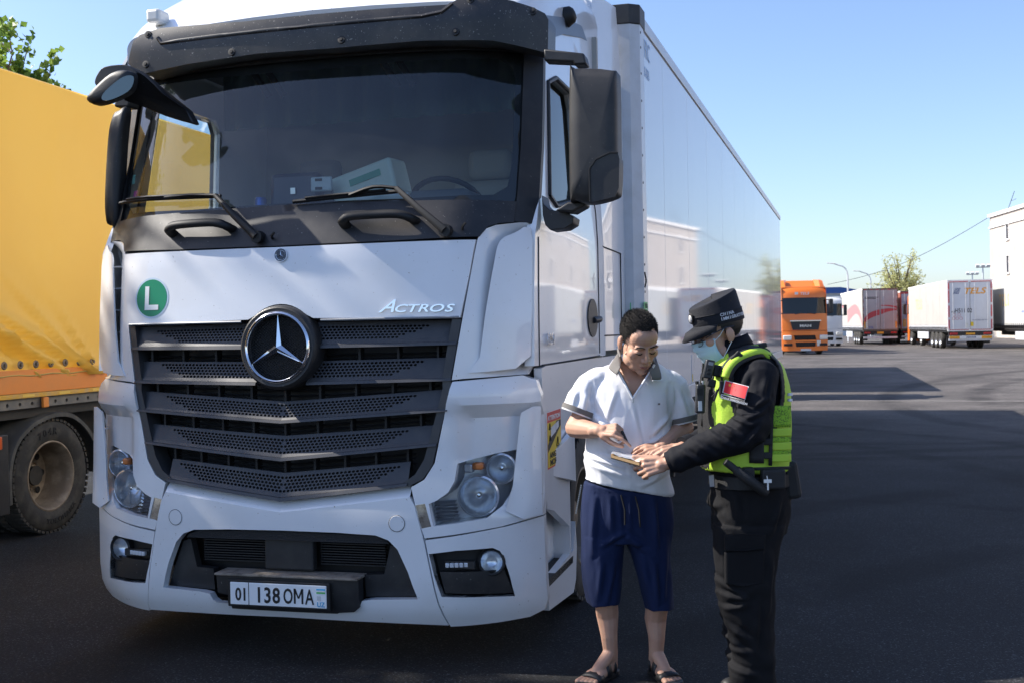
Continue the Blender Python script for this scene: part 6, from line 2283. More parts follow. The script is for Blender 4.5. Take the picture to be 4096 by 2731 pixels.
# sandals
for (heel, d, sd, Ld) in (ftR, ftL):
    s_ = thing('sandal', 'black strap sandal on the foot turned to the left' if heel is ftR[0] else 'black strap sandal on the foot turned to the right', 'sandal', (0, 0, 0))
    s_.parent = DRV
    for k_ in ('label', 'category'):
        del s_[k_]
    ol = []
    for a, w in ((-.045, .012), (-.04, .030), (-.01, .040), (.06, .038), (.13, .044), (.19, .052), (.23, .048), (.255, .034), (.265, .012)):
        ol.append((a * Ld / .235, w))
    poly = [heel + d * a + sd * w for a, w in ol] + [heel + d * a - sd * w for a, w in reversed(ol)]
    poly = [Vector((p.x, p.y, .003)) for p in poly]
    g = MB()
    plate(g, poly, (0, 0, 1), .024)
    g.build('sole', LEATH, s_, 0, .004)
    H_ = Vector((0, 0, 1))
    hz = Vector((heel.x, heel.y, 0))

    def band(a, wid, hgt, wd, name):
        g_ = MB()
        rows = []
        for k in range(13):
            ang = math.pi * k / 12
            c_ = hz + d * (a * Ld / .235) + sd * math.cos(ang) * wid + H_ * (.022 + hgt * math.sin(ang) ** .7)
            rows.append([c_ - d * wd / 2 - H_ * .006, c_ + d * wd / 2 - H_ * .02 * math.sin(ang)])
        g_.grid(rows)
        x = g_.build(name, LEATH, s_, 180)
        q = x.modifiers.new('t', 'SOLIDIFY')
        q.thickness = .005
    band(.165, .054, .046, .055, 'toe_strap')
    band(.075, .046, .085, .036, 'instep_strap')
    g = MB()
    rows = []
    for k in range(9):
        ang = math.pi * k / 8
        c_ = hz + sd * math.cos(ang) * .042 - d * math.sin(ang) * .050 + d * .02
        rows.append([c_ + H_ * .022, c_ + H_ * (.075 + .01 * math.sin(ang))])
    g.grid(rows)
    x = g.build('heel_strap', LEATH, s_, 180)
    q = x.modifiers.new('t', 'SOLIDIFY')
    q.thickness = .005

# pen in his fingers
pen = thing('pen', 'dark pen with a blue tip held in the pointing hand', 'pen', [(-0.008, -0.3, 1.135)][0])
pen.location = DRV.matrix_basis @ Vector([(-0.005, -0.27, 1.132)][0])
p1 = DRV.matrix_basis @ Vector([(-0.023, -0.245, 1.179)][0])
dv = p1 - pen.location
MB().tube([(0, 0, 0), dv * .22], [.0015, .004], 8).build('tip', mat('pen_blue', (.03, .25, .70), .35), pen, 60)
MB().tube([dv * .22, dv * 1.25], .0065, 10).build('barrel', BLACK, pen, 60)

# booklet under a clear sleeve
bk = thing('booklet', 'open brown booklet under clear film held between the two men', 'booklet', (0, 0, 0))
bk.location = DRV.matrix_basis @ Vector([(-0.003, -0.28, 1.063)][0])
inv = bk.location.copy()
q = [DRV.matrix_basis @ Vector(p) - inv for p in ([(-0.09, -0.36, 1.088)][0], [(0.024, -0.44, 1.06)][0], [(0.096, -0.3, 1.061)][0], [(-0.061, -0.18, 1.083)][0])]
g = MB()
plate(g, q, (0, 0, 1), .012)
g.build('pages', mat('booklet_brown', (.42, .27, .13), .7), bk, 0)
g = MB()
plate(g, [p - Vector((0, 0, .005)) for p in q], (0, 0, 1), .004)
g.build('cover', BLACK, bk, 0)
n = 10
g = MB().grid([[q[0].lerp(q[1], i / n).lerp(q[3].lerp(q[2], i / n), j / n) + Vector((0, 0, .016 + .006 * noise.noise(Vector((i * .5, j * .5, 0))))) for i in range(n + 1)] for j in range(n + 1)])
g.build('clear_film', mat('clear_film', (.75, .76, .80), .12, coat=.5), bk, 60)

# ------------------------------------------------------------------ the officer
OFC = thing('person', 'officer in black uniform, peaked cap, face mask and lime vest holding papers', 'person', (2.293, -.082, 0), R(15))
oc_ = Vector([(-0.109, 0.0, 1.618)][0])
om = head_axes((-1, -.22, 0), 16, 0)
OS = 1.05
g = MB()
head_blobs(g, oc_, om, OS)
nb = Vector([(-0.047, 0.02, 1.551)][0])
chain(g, [oc_ + om @ Vector((0, -.045, -.06)), nb, nb + Vector((.03, .02, -.10))], [.056, .060, .075])
shN, shF = Vector([(0.036, -0.13, 1.458)][0]), Vector([(0.021, 0.22, 1.461)][0])
elN, wrN = Vector([(-0.03, -0.2, 1.21)][0]), Vector([(-0.37, -0.12, 1.065)][0])
wrF = Vector([(-0.273, 0.06, 1.113)][0])
elF = Vector([(-0.072, 0.22, 1.152)][0])
chain(g, [shN, elN, elN.lerp(wrN, .4), wrN], [.05, .042, .038, .028])
chain(g, [shF, elF, wrF], [.05, .042, .028])
for z_, rx, ry in ((1.38, .11, .17), (1.2, .10, .15), (1.02, .10, .15)):
    blob(g, (.07, .05, z_), (rx, ry, .13))
# near hand grips the booklet's lower edge, far hand lies on top
hand(g, wrN, Vector([(-0.439, -0.12, 1.054)][0]) - wrN, (.25, -.85, .35), 1, ((38, 42, 25), (46, 48, 28), (50, 50, 30), (54, 50, 30)), (.85, .30, .2, -.05), 1.08, 2)
hand(g, wrF, Vector([(-0.364, 0.02, 1.095)][0]) - wrF, (.1, -.55, .8), 1, ((22, 35, 22), (26, 38, 24), (30, 40, 25), (36, 42, 25)), (.8, .35, .45, .1), 1.05, 3)
hpN, hpF = Vector((.03, -.07, .86)), Vector((-.01, .13, .86))
anN, anF = Vector([(0.011, -0.05, 0.045)][0]), Vector([(0.037, 0.1, 0.022)][0])
anN.z, anF.z = .09, .09
chain(g, [hpN, hpN.lerp(anN, .5), anN], [.06, .05, .04])
chain(g, [hpF, hpF.lerp(anF, .5), anF], [.06, .05, .04])
bme = remesh(g, .0042, 3)
link('body', bme, SKIN2, OFC, 180)
OHAIR = mat('hair_dark', (.016, .013, .011), .5)
face_bits(oc_, om, OS, OFC, OHAIR, False)


def hl_off(p):
    if p.y > .03:
        return p.z > .06
    if p.y > .0:
        return p.z > .0 + p.y * 1.6
    if p.y > -.04:
        return p.z > .0
    return p.z > -.055


hair_cap('hair', oc_, om, OS, hl_off, OFC, OHAIR, .005, 4, 3000)


def LO(a, b, ry, cy, rot=0, e=2.4):
    return LR((a[0], cy, a[2]), (b[0], cy, b[2]), ry, rot, None, e)


# uniform shirt with sleeves
g = MB()
tor = [([(-0.058, 0.03, 1.567)][0], [(0.065, 0.03, 1.565)][0], .075, .03), ([(-0.093, 0.03, 1.531)][0], [(0.107, 0.03, 1.527)][0], .125, .03), ([(-0.136, 0.03, 1.487)][0], [(0.149, 0.03, 1.481)][0], .185, .03),
       ([(-0.166, 0.03, 1.409)][0], [(0.17, 0.03, 1.402)][0], .205, .03), ([(-0.171, 0.03, 1.285)][0], [(0.175, 0.03, 1.278)][0], .200, .03), ([(-0.173, 0.03, 1.144)][0], [(0.171, 0.03, 1.137)][0], .185, .03),
       ([(-0.148, 0.03, 1.023)][0], [(0.183, 0.03, 1.017)][0], .178, .03), ([(-0.149, 0.03, 0.951)][0], [(0.184, 0.03, 0.945)][0], .176, .03)]
loft(g, [LO(*t_) for t_ in tor], 3)
cuN = elN.lerp(wrN, .93)
g.tube(spline([shN + Vector((-.01, .05, -.015)), shN + Vector((0, 0, -.015)), shN.lerp(elN, .5) + Vector((.004, -.01, 0)), elN, elN.lerp(wrN, .35), elN.lerp(wrN, .7), cuN], 3),
       [.06] * 3 + [.082] * 3 + [.080] * 3 + [.072] * 3 + [.066] * 3 + [.056] * 3 + [.046], 24)
cuF = elF.lerp(wrF, .92)
g.tube([shF, elF, elF.lerp(wrF, .5), cuF], [.085, .07, .06, .045], 20)
fa, fb2 = grooves(.010, 7, 7, 5.1), grooves(.004, 16, 16, 1.9)


def uni_fold(p, n_):
    d = (p - elN).length
    near = math.exp(-(d / .16) ** 2)
    ring = .007 * math.sin(d * 95) * math.exp(-(d / .12) ** 2)
    return fa(p, n_) * (.5 + near) + fb2(p, n_) + ring


UC = creases([seg([(-0.166, -0.2, 1.247)], [(-0.07, -0.2, 1.186)], 1.2), seg([(-0.144, -0.2, 1.284)], [(-0.026, -0.2, 1.234)], 1.), seg([(-0.194, -0.2, 1.205)], [(-0.103, -0.2, 1.144)], 1.), seg([(0.028, -0.2, 1.297)], [(-0.058, -0.2, 1.261)], 1.), seg([(0.045, -0.2, 1.351)], [(-0.025, -0.2, 1.304)], 1.), seg([(-0.248, -0.2, 1.163)], [(-0.168, -0.2, 1.102)], .9), seg([(-0.302, -0.2, 1.126)], [(-0.233, -0.2, 1.076)], .9), seg([(-0.023, -0.2, 1.454)], [(-0.056, -0.2, 1.38)], .8), seg([(0.041, -0.2, 1.431)], [(0.018, -0.2, 1.346)], .8), seg([(-0.005, -0.2, 1.244)], [(-0.071, -0.2, 1.165)], -1.)], .011, .012)
sme = remesh(g, .0058, 3, lambda p, n_: uni_fold(p, n_) + UC(p, n_))
link('uniform_shirt', sme, UNI, OFC, 180)
# cuffs and collar
for cu, wr, el in ((cuN, wrN, elN), (cuF, wrF, elF)):
    d = (wr - el).normalized()
    MB().tube([cu - d * .045, cu - d * .04, cu + d * .012, cu + d * .014, cu + d * .008], [.050, .0525, .0475, .0455, .040], 24, False).build('cuff', UNI, OFC, 60)
g = MB()
rows = []
for k in range(15):
    a = R(-60) + R(300) * k / 14 + R(120)
    c_ = nb + Vector((-.005, .0, .02))
    up_ = Vector((-.10, 0, 1)).normalized()
    rr0 = Vector((math.cos(a) * .072, math.sin(a) * .075, 0))
    rows.append([c_ + rr0 * 1.10 - up_ * .035 + Vector((0, 0, .3 * rr0.x)), c_ + rr0 * .98 + up_ * .022 + Vector((0, 0, .3 * rr0.x)), c_ + rr0 * 1.04 + up_ * .026 + Vector((0, 0, .3 * rr0.x)), c_ + rr0 * 1.35 - up_ * .022 + Vector((0, 0, .3 * rr0.x))])
g.grid(rows)
x = g.build('collar', UNI, OFC, 180)
x.modifiers.new('t', 'SOLIDIFY').thickness = .004

# trousers
g = MB()
hips = [([(-0.149, 0.03, 0.961)][0], [(0.184, 0.03, 0.955)][0], .172, .03), ([(-0.15, 0.03, 0.905)][0], [(0.192, 0.03, 0.898)][0], .178, .03), ([(-0.148, 0.03, 0.826)][0], [(0.189, 0.03, 0.82)][0], .178, .03), ([(-0.146, 0.03, 0.747)][0], [(0.172, 0.03, 0.741)][0], .165, .03)]
loft(g, [LO(*t_) for t_ in hips], 3)
leg = [([(-0.16, -0.05, 0.788)][0], [(0.16, -0.05, 0.782)][0], .10), ([(-0.157, -0.055, 0.692)][0], [(0.128, -0.055, 0.686)][0], .100), ([(-0.151, -0.06, 0.563)][0], [(0.103, -0.06, 0.558)][0], .095), ([(-0.136, -0.06, 0.44)][0], [(0.098, -0.06, 0.435)][0], .088),
       ([(-0.105, -0.06, 0.336)][0], [(0.095, -0.06, 0.332)][0], .080), ([(-0.096, -0.06, 0.226)][0], [(0.095, -0.06, 0.222)][0], .078), ([(-0.109, -0.06, 0.142)][0], [(0.1, -0.06, 0.138)][0], .080), ([(-0.091, -0.06, 0.051)][0], [(0.096, -0.06, 0.047)][0], .075)]
loft(g, [LR(a, b, ry, 0, None, 2.3, 30) for a, b, ry in leg], 3)
leg = [([(-0.126, 0.12, 0.757)][0], [(0.168, 0.12, 0.751)][0], .10), ([(-0.115, 0.13, 0.52)][0], [(0.113, 0.13, 0.515)][0], .095), ([(-0.077, 0.14, 0.281)][0], [(0.104, 0.14, 0.277)][0], .080), ([(-0.049, 0.14, -0.003)][0], [(0.106, 0.14, -0.006)][0], .075)]
loft(g, [LR(a, b, ry, 0, None, 2.3, 30) for a, b, ry in leg], 5)
ft1, ft2 = grooves(.014, 7.5, 5.5, 9.4), grooves(.004, 15, 9, 3.3)


def tr_fold(p, n_):
    k = .45 + .5 * smooth(.5, .15, p.z) + .5 * math.exp(-((p.z - .48) / .1) ** 2)
    return ft1(p, n_) * k + ft2(p, n_) + .003 * math.sin(p.z * 60 + p.x * 20) * smooth(.36, .2, p.z)


TC = creases([seg([(-0.167, -0.15, 0.932)], [(-0.112, -0.15, 0.817)], 1.), seg([(-0.078, -0.15, 0.931)], [(-0.055, -0.15, 0.823)], .9), seg([(-0.162, -0.15, 0.818)], [(-0.117, -0.15, 0.868)], -.9), seg([(-0.16, -0.15, 0.565)], [(-0.041, -0.15, 0.492)], 1.1), seg([(-0.149, -0.15, 0.501)], [(-0.035, -0.15, 0.48)], 1.), seg([(-0.131, -0.15, 0.437)], [(-0.035, -0.15, 0.461)], 1.2), seg([(-0.11, -0.15, 0.367)], [(-0.019, -0.15, 0.301)], 1.2), seg([(-0.109, -0.15, 0.252)], [(-0.014, -0.15, 0.257)], 1.), seg([(-0.105, -0.15, 0.309)], [(-0.027, -0.15, 0.232)], .9), seg([(-0.116, -0.15, 0.183)], [(0.004, -0.15, 0.155)], 1.3), seg([(0.076, -0.15, 0.674)], [(0.059, -0.15, 0.421)], .8), seg([(0.009, -0.15, 0.485)], [(-0.001, -0.15, 0.231)], .8), seg([(0.118, -0.15, 0.908)], [(0.077, -0.15, 0.763)], 1.)], .010, .014)
sme = remesh(g, .006, 3, lambda p, n_: tr_fold(p, n_) + TC(p, n_))
link('trousers', sme, UNI2, OFC, 180)
# cargo pocket on the near leg
fl = [[(-0.13, -0.168, 0.763)][0], [(-0.043, -0.18, 0.766)][0], [(0.046, -0.166, 0.765)][0], [(0.041, -0.166, 0.698)][0], [(-0.044, -0.18, 0.698)][0], [(-0.129, -0.168, 0.694)][0]]
g = MB()
plate(g, fl, (0, 1, 0), .03)
pk = g.build('cargo_pocket', UNI2, OFC, 0, .006)
lo_ = [[(-0.129, -0.164, 0.691)][0], [(-0.046, -0.174, 0.694)][0], [(0.041, -0.16, 0.695)][0], [(0.035, -0.155, 0.549)][0], [(-0.05, -0.166, 0.542)][0], [(-0.129, -0.158, 0.55)][0]]
g = MB()
plate(g, lo_, (0, 1, 0), .03)
g.build('pocket_bag', UNI2, pk, 0, .008)
# boots
for an in (anN, anF):
    g = MB()
    capsule(g, (an.x, an.y, .22), (an.x, an.y, .06), .06, .055)
    capsule(g, (an.x + .02, an.y, .055), (an.x - .12, an.y - .06, .045), .05, .045)
    link('boot', remesh(g, .008, 3), BLACK, OFC, 180)

# lime vest: shell over the torso, open under the arm
VEST = MB()
vr_ = [([(-0.064, 0.03, 1.556)][0], [(0.079, 0.03, 1.553)][0], .10, .03), ([(-0.093, 0.03, 1.537)][0], [(0.107, 0.03, 1.533)][0], .145, .03), ([(-0.119, 0.03, 1.506)][0], [(0.129, 0.03, 1.502)][0], .175, .03), ([(-0.154, 0.03, 1.47)][0], [(0.161, 0.03, 1.464)][0], .208, .03), ([(-0.179, 0.03, 1.398)][0], [(0.183, 0.03, 1.391)][0], .222, .03), ([(-0.187, 0.03, 1.285)][0], [(0.191, 0.03, 1.278)][0], .220, .03),
       ([(-0.192, 0.03, 1.144)][0], [(0.187, 0.03, 1.137)][0], .210, .03), ([(-0.192, 0.03, 1.048)][0], [(0.182, 0.03, 1.041)][0], .205, .03), ([(-0.189, 0.03, 1.031)][0], [(0.179, 0.03, 1.024)][0], .198, .03)]
loft(VEST, [LO(*t_) for t_ in vr_], 3)
# arm hole: everything near the shoulder joint is cut away
ah = Vector([(0.019, -0.2, 1.405)][0])


def vest_cut(p, n_):
    if abs(n_.z) > .85 and p.z < 1.1:
        return True
    if (Vector((p.x - nb.x, (p.y - nb.y) * .9))).length < .085 and p.z > 1.40:
        return True
    q = Vector(((p.x - ah.x) / .105, (p.z - ah.z) / .215))
    return q.length < 1 and abs(p.y - .03) > .135


vf = grooves(.006, 9, 6, 4.4)
vme = remesh(VEST, .0065, 3, lambda p, n_: vf(p, n_) + .008, vest_cut)
vme.materials.clear()
vest = link('vest', vme, LIME, OFC, 180)
vest.modifiers.new('t', 'SOLIDIFY').thickness = .008
# black edging round the arm hole and the neck
vme.materials.append(WEB)
for po in vme.polygons:
    c_ = po.center
    q = Vector(((c_.x - ah.x) / .105, (c_.z - ah.z) / .215)).length
    if (q < 1.16 and abs(c_.y - .03) > .10) or Vector((c_.x - nb.x, (c_.y - nb.y) * .9)).length < .10 and c_.z > 1.38:
        po.material_index = 1
    # zip, pouches and clips cover the chest in black
    elif po.normal.x < -.86 and c_.z < 1.46:
        po.material_index = 1


def vy(x_, z_):
    """front (camera-side) depth of the vest surface"""
    u_ = max(-.985, min(.985, (x_ - .075) / .188))
    return .03 - .214 * (1 - .45 * smooth(1.40, 1.52, z_)) * (1 - abs(u_) ** 2.4) ** (1 / 2.4) - .006


def vpatch(name, pts, m_, th=.008, parent=None, off=0., res=5):
    """patch lying on the camera side of the vest; pts = quad (x,z) corners"""
    g_ = MB()
    P = [Vector(p) for p in pts]
    rows = []
    for j in range(res + 1):
        a, b = P[0].lerp(P[3], j / res), P[1].lerp(P[2], j / res)
        rows.append([Vector((a.lerp(b, i / res).x, vy(a.lerp(b, i / res).x, a.lerp(b, i / res).y) - off, a.lerp(b, i / res).y)) for i in range(res + 1)])
    g_.grid(rows)
    o_ = g_.build(name, m_, parent or vest, 60)
    q_ = o_.modifiers.new('t', 'SOLIDIFY')
    q_.thickness = th
    q_.offset = 0
    return o_


def xz(l):
    return [(p[0], p[2]) for p in l]


vpatch('mesh_panel', xz([(0.073, -0.1, 1.311), (0.155, -0.1, 1.31), (0.153, -0.1, 1.219), (0.066, -0.1, 1.221)]), LIMEM)
for a in (0, 95, 190):
    pass
vpatch('side_band', xz([(0.067, -0.1, 1.215), (0.155, -0.1, 1.213), (0.155, -0.1, 1.18), (0.067, -0.1, 1.182)]), LIME, .012)
vpatch('mesh_panel', xz([(0.067, -0.1, 1.181), (0.154, -0.1, 1.179), (0.154, -0.1, 1.157), (0.066, -0.1, 1.159)]), LIMEM)
vpatch('side_band', xz([(0.066, -0.1, 1.156), (0.154, -0.1, 1.155), (0.154, -0.1, 1.122), (0.066, -0.1, 1.123)]), LIME, .012)
vpatch('mesh_panel', xz([(0.066, -0.1, 1.122), (0.152, -0.1, 1.12), (0.152, -0.1, 1.107), (0.065, -0.1, 1.109)]), LIMEM)
vpatch('side_band', xz([(0.065, -0.1, 1.107), (0.152, -0.1, 1.105), (0.152, -0.1, 1.073), (0.065, -0.1, 1.075)]), LIME, .012)
vpatch('mesh_panel', xz([(-0.205, -0.1, 1.08), (-0.024, -0.1, 1.077), (-0.025, -0.1, 1.044), (-0.206, -0.1, 1.047)]), LIMEM)
vpatch('front_edge', xz([(0.066, -0.1, 1.284), (0.079, -0.1, 1.284), (0.069, -0.1, 1.058), (0.056, -0.1, 1.059)]), WEB, .014)
vpatch('hem', xz([(-0.206, -0.1, 1.05), (0.149, -0.1, 1.053), (0.146, -0.1, 1.04), (-0.206, -0.1, 1.039)]), WEB, .014)
vpatch('side_buckle', xz([(-0.017, -0.1, 1.192), (0.038, -0.1, 1.191), (0.036, -0.1, 1.07), (-0.019, -0.1, 1.071)]), WEB, .03)
vpatch('side_strap', xz([(0.033, -0.1, 1.174), (0.068, -0.1, 1.173), (0.068, -0.1, 1.146), (0.032, -0.1, 1.147)]), WEB, .02)
vpatch('side_strap', xz([(0.032, -0.1, 1.115), (0.067, -0.1, 1.115), (0.067, -0.1, 1.088), (0.031, -0.1, 1.089)]), WEB, .02)
vpatch('front_pocket', xz([(-0.081, -0.1, 1.116), (-0.021, -0.1, 1.115), (-0.021, -0.1, 1.072), (-0.082, -0.1, 1.074)]), LIME, .02)
vpatch('zip_band', xz([(-0.193, -0.1, 1.382), (-0.166, -0.1, 1.387), (-0.183, -0.1, 1.223), (-0.199, -0.1, 1.218)]), WEB, .016)
vpatch('reflective_band', xz([(-0.207, -0.1, 1.317), (-0.121, -0.1, 1.32), (-0.123, -0.1, 1.312), (-0.207, -0.1, 1.307)]), REFL, .012)
vpatch('reflective_band', xz([(-0.207, -0.1, 1.295), (-0.125, -0.1, 1.297), (-0.126, -0.1, 1.288), (-0.207, -0.1, 1.285)]), REFL, .012)
vpatch('reflective_band', xz([(0.147, -0.1, 1.362), (0.161, -0.1, 1.362), (0.161, -0.1, 1.351), (0.146, -0.1, 1.351)]), REFL, .016)
vpatch('reflective_band', xz([(0.146, -0.1, 1.338), (0.16, -0.1, 1.338), (0.16, -0.1, 1.327), (0.146, -0.1, 1.327)]), REFL, .016)
# shoulder strap: lime with black edge, running over the shoulder to the back
sp = [[(-0.141, -0.17, 1.401)][0], [(-0.111, -0.17, 1.465)][0], [(-0.06, -0.14, 1.51)][0], [(0.006, -0.1, 1.535)][0], [(0.07, -0.06, 1.536)][0], [(0.111, -0.06, 1.502)][0], [(0.141, -0.08, 1.435)][0], [(0.148, -0.1, 1.37)][0]]
sp = [Vector(p) for p in ([(-0.119, -0.175, 1.433)][0], [(-0.104, -0.175, 1.468)][0], [(-0.077, -0.165, 1.497)][0], [(-0.038, -0.15, 1.518)][0], [(0.01, -0.13, 1.532)][0], [(0.055, -0.1, 1.533)][0], [(0.088, -0.085, 1.514)][0])]
c = [Vector(p) for p in spline(sp, 4)]
for nm, m_, w_, o_f in (('shoulder_strap', WEB, .064, 0.), ('strap_face', LIME, .038, .006)):
    g = MB()
    rows = []
    for i, p in enumerate(c):
        t_ = (c[min(i + 1, len(c) - 1)] - c[max(i - 1, 0)]).normalized()
        nn = Vector((-.25, -.75, .62)).normalized()
        nn = (nn - t_ * nn.dot(t_)).normalized()
        ac_ = t_.cross(nn)
        rows.append([p + ac_ * w_ * (k / 4 - .5) + nn * (.012 + o_f - .010 * abs(k - 2) / 2) for k in range(5)])
    g.grid(rows)
    o_ = g.build(nm, m_, vest, 180)
    q_ = o_.modifiers.new('t', 'SOLIDIFY')
    q_.thickness = .006
MB().box(Vector([(0.068, -0.05, 1.562)][0]), (.035, .05, .02), Matrix.Rotation(R(-15), 3, 'Y')).build('strap_buckle', WEB, vest, 0, .004)
MB().box(Vector([(-0.066, -0.16, 1.518)][0]), (.05, .02, .03), Matrix.Rotation(R(-45), 3, 'Y')).build('strap_buckle', WEB, vest, 0, .004)
MB().box(Vector([(-0.136, -0.185, 1.391)][0]), (.018, .012, .06)).build('strap_clip', WEB, vest, 0, .004)
g = MB()
plate(g, [[(-0.172, -0.19, 1.344)][0], [(-0.159, -0.19, 1.386)][0], [(-0.152, -0.19, 1.378)][0], [(-0.168, -0.19, 1.335)][0]], (0, -1, 0), .01)
g.build('zip_tag', WEB, vest, 0)
MB().box(Vector([(-0.038, -0.15, 1.495)][0]), (.05, .03, .008), Matrix.Rotation(R(-22), 3, 'Y')).build('rank_slide', REFL, OFC, 0, .002)

# flag patch and rocker on the sleeve
PRED = mat('patch_red', (.55, .012, .02), .6)
PYEL = mat('patch_yellow', (.75, .55, .05), .6)
PWHT = mat('patch_white', (.62, .63, .66), .6)
c4 = [Vector(p) for p in [(-0.12, -0.286, 1.42), (-0.039, -0.286, 1.397), (-0.056, -0.286, 1.348), (-0.133, -0.286, 1.373)]]


def sleeve_patch(name, c4, m_, off, th=.003, parent=None, res=6):
    """patch wrapped on the sleeve's round side"""
    ax = (elN - shN).normalized()
    rows = []
    for j in range(res + 1):
        row_ = []
        for i in range(res + 1):
            p = c4[0].lerp(c4[3], j / res).lerp(c4[1].lerp(c4[2], j / res), i / res)
            row_.append(p)
        rows.append(row_)
    cen = sum((p for r_ in rows for p in r_), Vector()) / ((res + 1) ** 2)
    out = []
    for r_ in rows:
        q_ = []
        for p in r_:
            s_ = shN + ax * (p - shN).dot(ax)
            side = p.x - s_.x
            rad_ = .098 + off
            yy = s_.y - math.sqrt(max(.001, rad_ ** 2 - min(side * side, rad_ ** 2 * .9)))
            q_.append(Vector((p.x, yy, p.z)))
        out.append(q_)
    return MB().grid(out).build(name, m_, parent or OFC, 60), out


pf_, _ = sleeve_patch('flag_patch', c4, PRED, .006)
ctr = sum(c4, Vector()) / 4
bord = [ctr + (p - ctr) * 1.09 for p in c4]
sleeve_patch('patch_border', bord, PWHT, .002, parent=pf_)


def star5(p, r_, name):
    g_ = MB()
    vs = [p] + [p + Vector((math.sin(a) * (r_ if k % 2 == 0 else r_ * .4), 0, math.cos(a) * (r_ if k % 2 == 0 else r_ * .4))) for k, a in enumerate([math.pi * k / 5 for k in range(10)])]
    g_.add(vs, [(0, k + 1, (k + 1) % 10 + 1) for k in range(10)])
    g_.build(name, PYEL, pf_, 0)


def onsleeve(u_):
    p = Vector(u_)
    ax = (elN - shN).normalized()
    s_ = shN + ax * (p - shN).dot(ax)
    side = min(abs(p.x - s_.x), .09)
    return Vector((p.x, s_.y - math.sqrt(.107 ** 2 - side * side), p.z))


star5(onsleeve([(-0.108, -0.28, 1.403)][0]), .0085, 'patch_star')
for p in [(-0.092, -0.28, 1.408), (-0.087, -0.28, 1.405), (-0.089, -0.28, 1.398), (-0.098, -0.28, 1.392)]:
    star5(onsleeve(p), .0035, 'patch_star')
rk = [Vector(p) for p in [(-0.142, -0.286, 1.366), (-0.057, -0.286, 1.341), (-0.062, -0.286, 1.324), (-0.147, -0.286, 1.349)]]
rk_, _ = sleeve_patch('rocker_patch', rk, PWHT, .004, parent=OFC)
ctr = sum(rk, Vector()) / 4
sleeve_patch('rocker_field', [ctr + Vector(((p - ctr).x * .95, 0, (p - ctr).z * .80)) for p in rk], BLACK, .008, parent=rk_)
t0, t1 = onsleeve([(-0.134, -0.28, 1.348)][0]), onsleeve([(-0.067, -0.28, 1.329)][0])
text('rocker_lettering', 'CHINA IMMIGRATION', .0125, PWHT, rk_, (t0 + t1) / 2 + Vector((0, -.009, -.002)), t1 - t0, (0, 0, 1), .0004, 0, 'CENTER', .0003, .92)

# belt, buckle, holsters, baton
g = MB()
rb = [([(-0.152, 0.03, 1.004)][0], [(0.19, 0.03, 1.01)][0], .188, .03), ([(-0.154, 0.03, 1.003)][0], [(0.192, 0.03, 1.009)][0], .193, .03), ([(-0.155, 0.03, 0.95)][0], [(0.193, 0.03, 0.956)][0], .193, .03), ([(-0.153, 0.03, 0.948)][0], [(0.19, 0.03, 0.954)][0], .188, .03)]
g.rings([LO(*t_) for t_ in rb], False)
BELT = g.build('belt', WEB, OFC, 40)
g = MB()
plate(g, [[(-0.173, -0.06, 1.006)][0], [(-0.161, -0.12, 1.017)][0], [(-0.159, -0.12, 0.963)][0], [(-0.169, -0.06, 0.954)][0]], (-.6, -1, 0), .006)
g.build('buckle', CHROME, BELT, 0, .002)
cxb = Vector([(-0.035, -0.19, 1.005)][0])
g = MB()
q0, q1 = Vector([(-0.137, -0.24, 1.085)][0]), Vector([(0.04, -0.22, 0.944)][0])
g.tube([q0, q0.lerp(q1, .25), q0.lerp(q1, .27), q0.lerp(q1, .95), q1], [.015, .016, .021, .022, .016], 12)
bt = thing('baton', 'black telescopic baton stuck slantwise in the officer\'s belt', 'baton')
o_ = g.build('grip', WEB, bt, 50)
bt.location = OFC.matrix_basis @ q0
o_.matrix_parent_inverse = Matrix.Identity(4)
for v in o_.data.vertices:
    v.co = v.co - q0
bt.rotation_euler = (0, 0, R(15))
MB().box(Vector([(0.07, -0.2, 1.004)][0]), (.10, .05, .085)).build('belt_pouch', WEB, BELT, 0, .01)
MB().box(Vector([(-0.033, -0.2, 1.025)][0]), (.05, .04, .06)).build('belt_pouch', WEB, BELT, 0, .008)
MB().box(Vector([(0.181, -0.03, 0.979)][0]), (.07, .12, .165), Matrix.Rotation(R(-8), 3, 'Y')).build('holster', WEB, BELT, 0, .018)
g = MB()
kk = [Vector(p) for p in [(0.034, -0.25, 1.024), (0.037, -0.25, 1.002), (0.038, -0.25, 0.963)]]
g.tube([kk[0], kk[1]], .002, 5).box(kk[1], (.032, .006, .014)).box((kk[1] + kk[2]) / 2, (.006, .005, .036))
ky = thing('key', 'white-headed key hanging from the officer\'s belt pouch', 'key')
o_ = g.build('key_body', mat('key_white', (.75, .75, .73), .4), ky, 50)
for v in o_.data.vertices:
    v.co = v.co - kk[0]
ky.location = OFC.matrix_basis @ kk[0]
ky.rotation_euler = (0, 0, R(15))

# cap
CAPM = mat('cap_black', (.010, .011, .016), .75, spec=.3, sheen=.05, bump=(300, .25))
Hm = om
T = lambda x, y, z: oc_ + Hm @ (Vector((x, y, z)) * OS)
g = MB()


def cap_ring(z, rx, ry, yo=-.012, tilt=0.):
    return [T(rx * math.cos(a), yo + ry * math.sin(a), z + tilt * math.sin(a)) for a in [2 * math.pi * k / 40 for k in range(40)]]


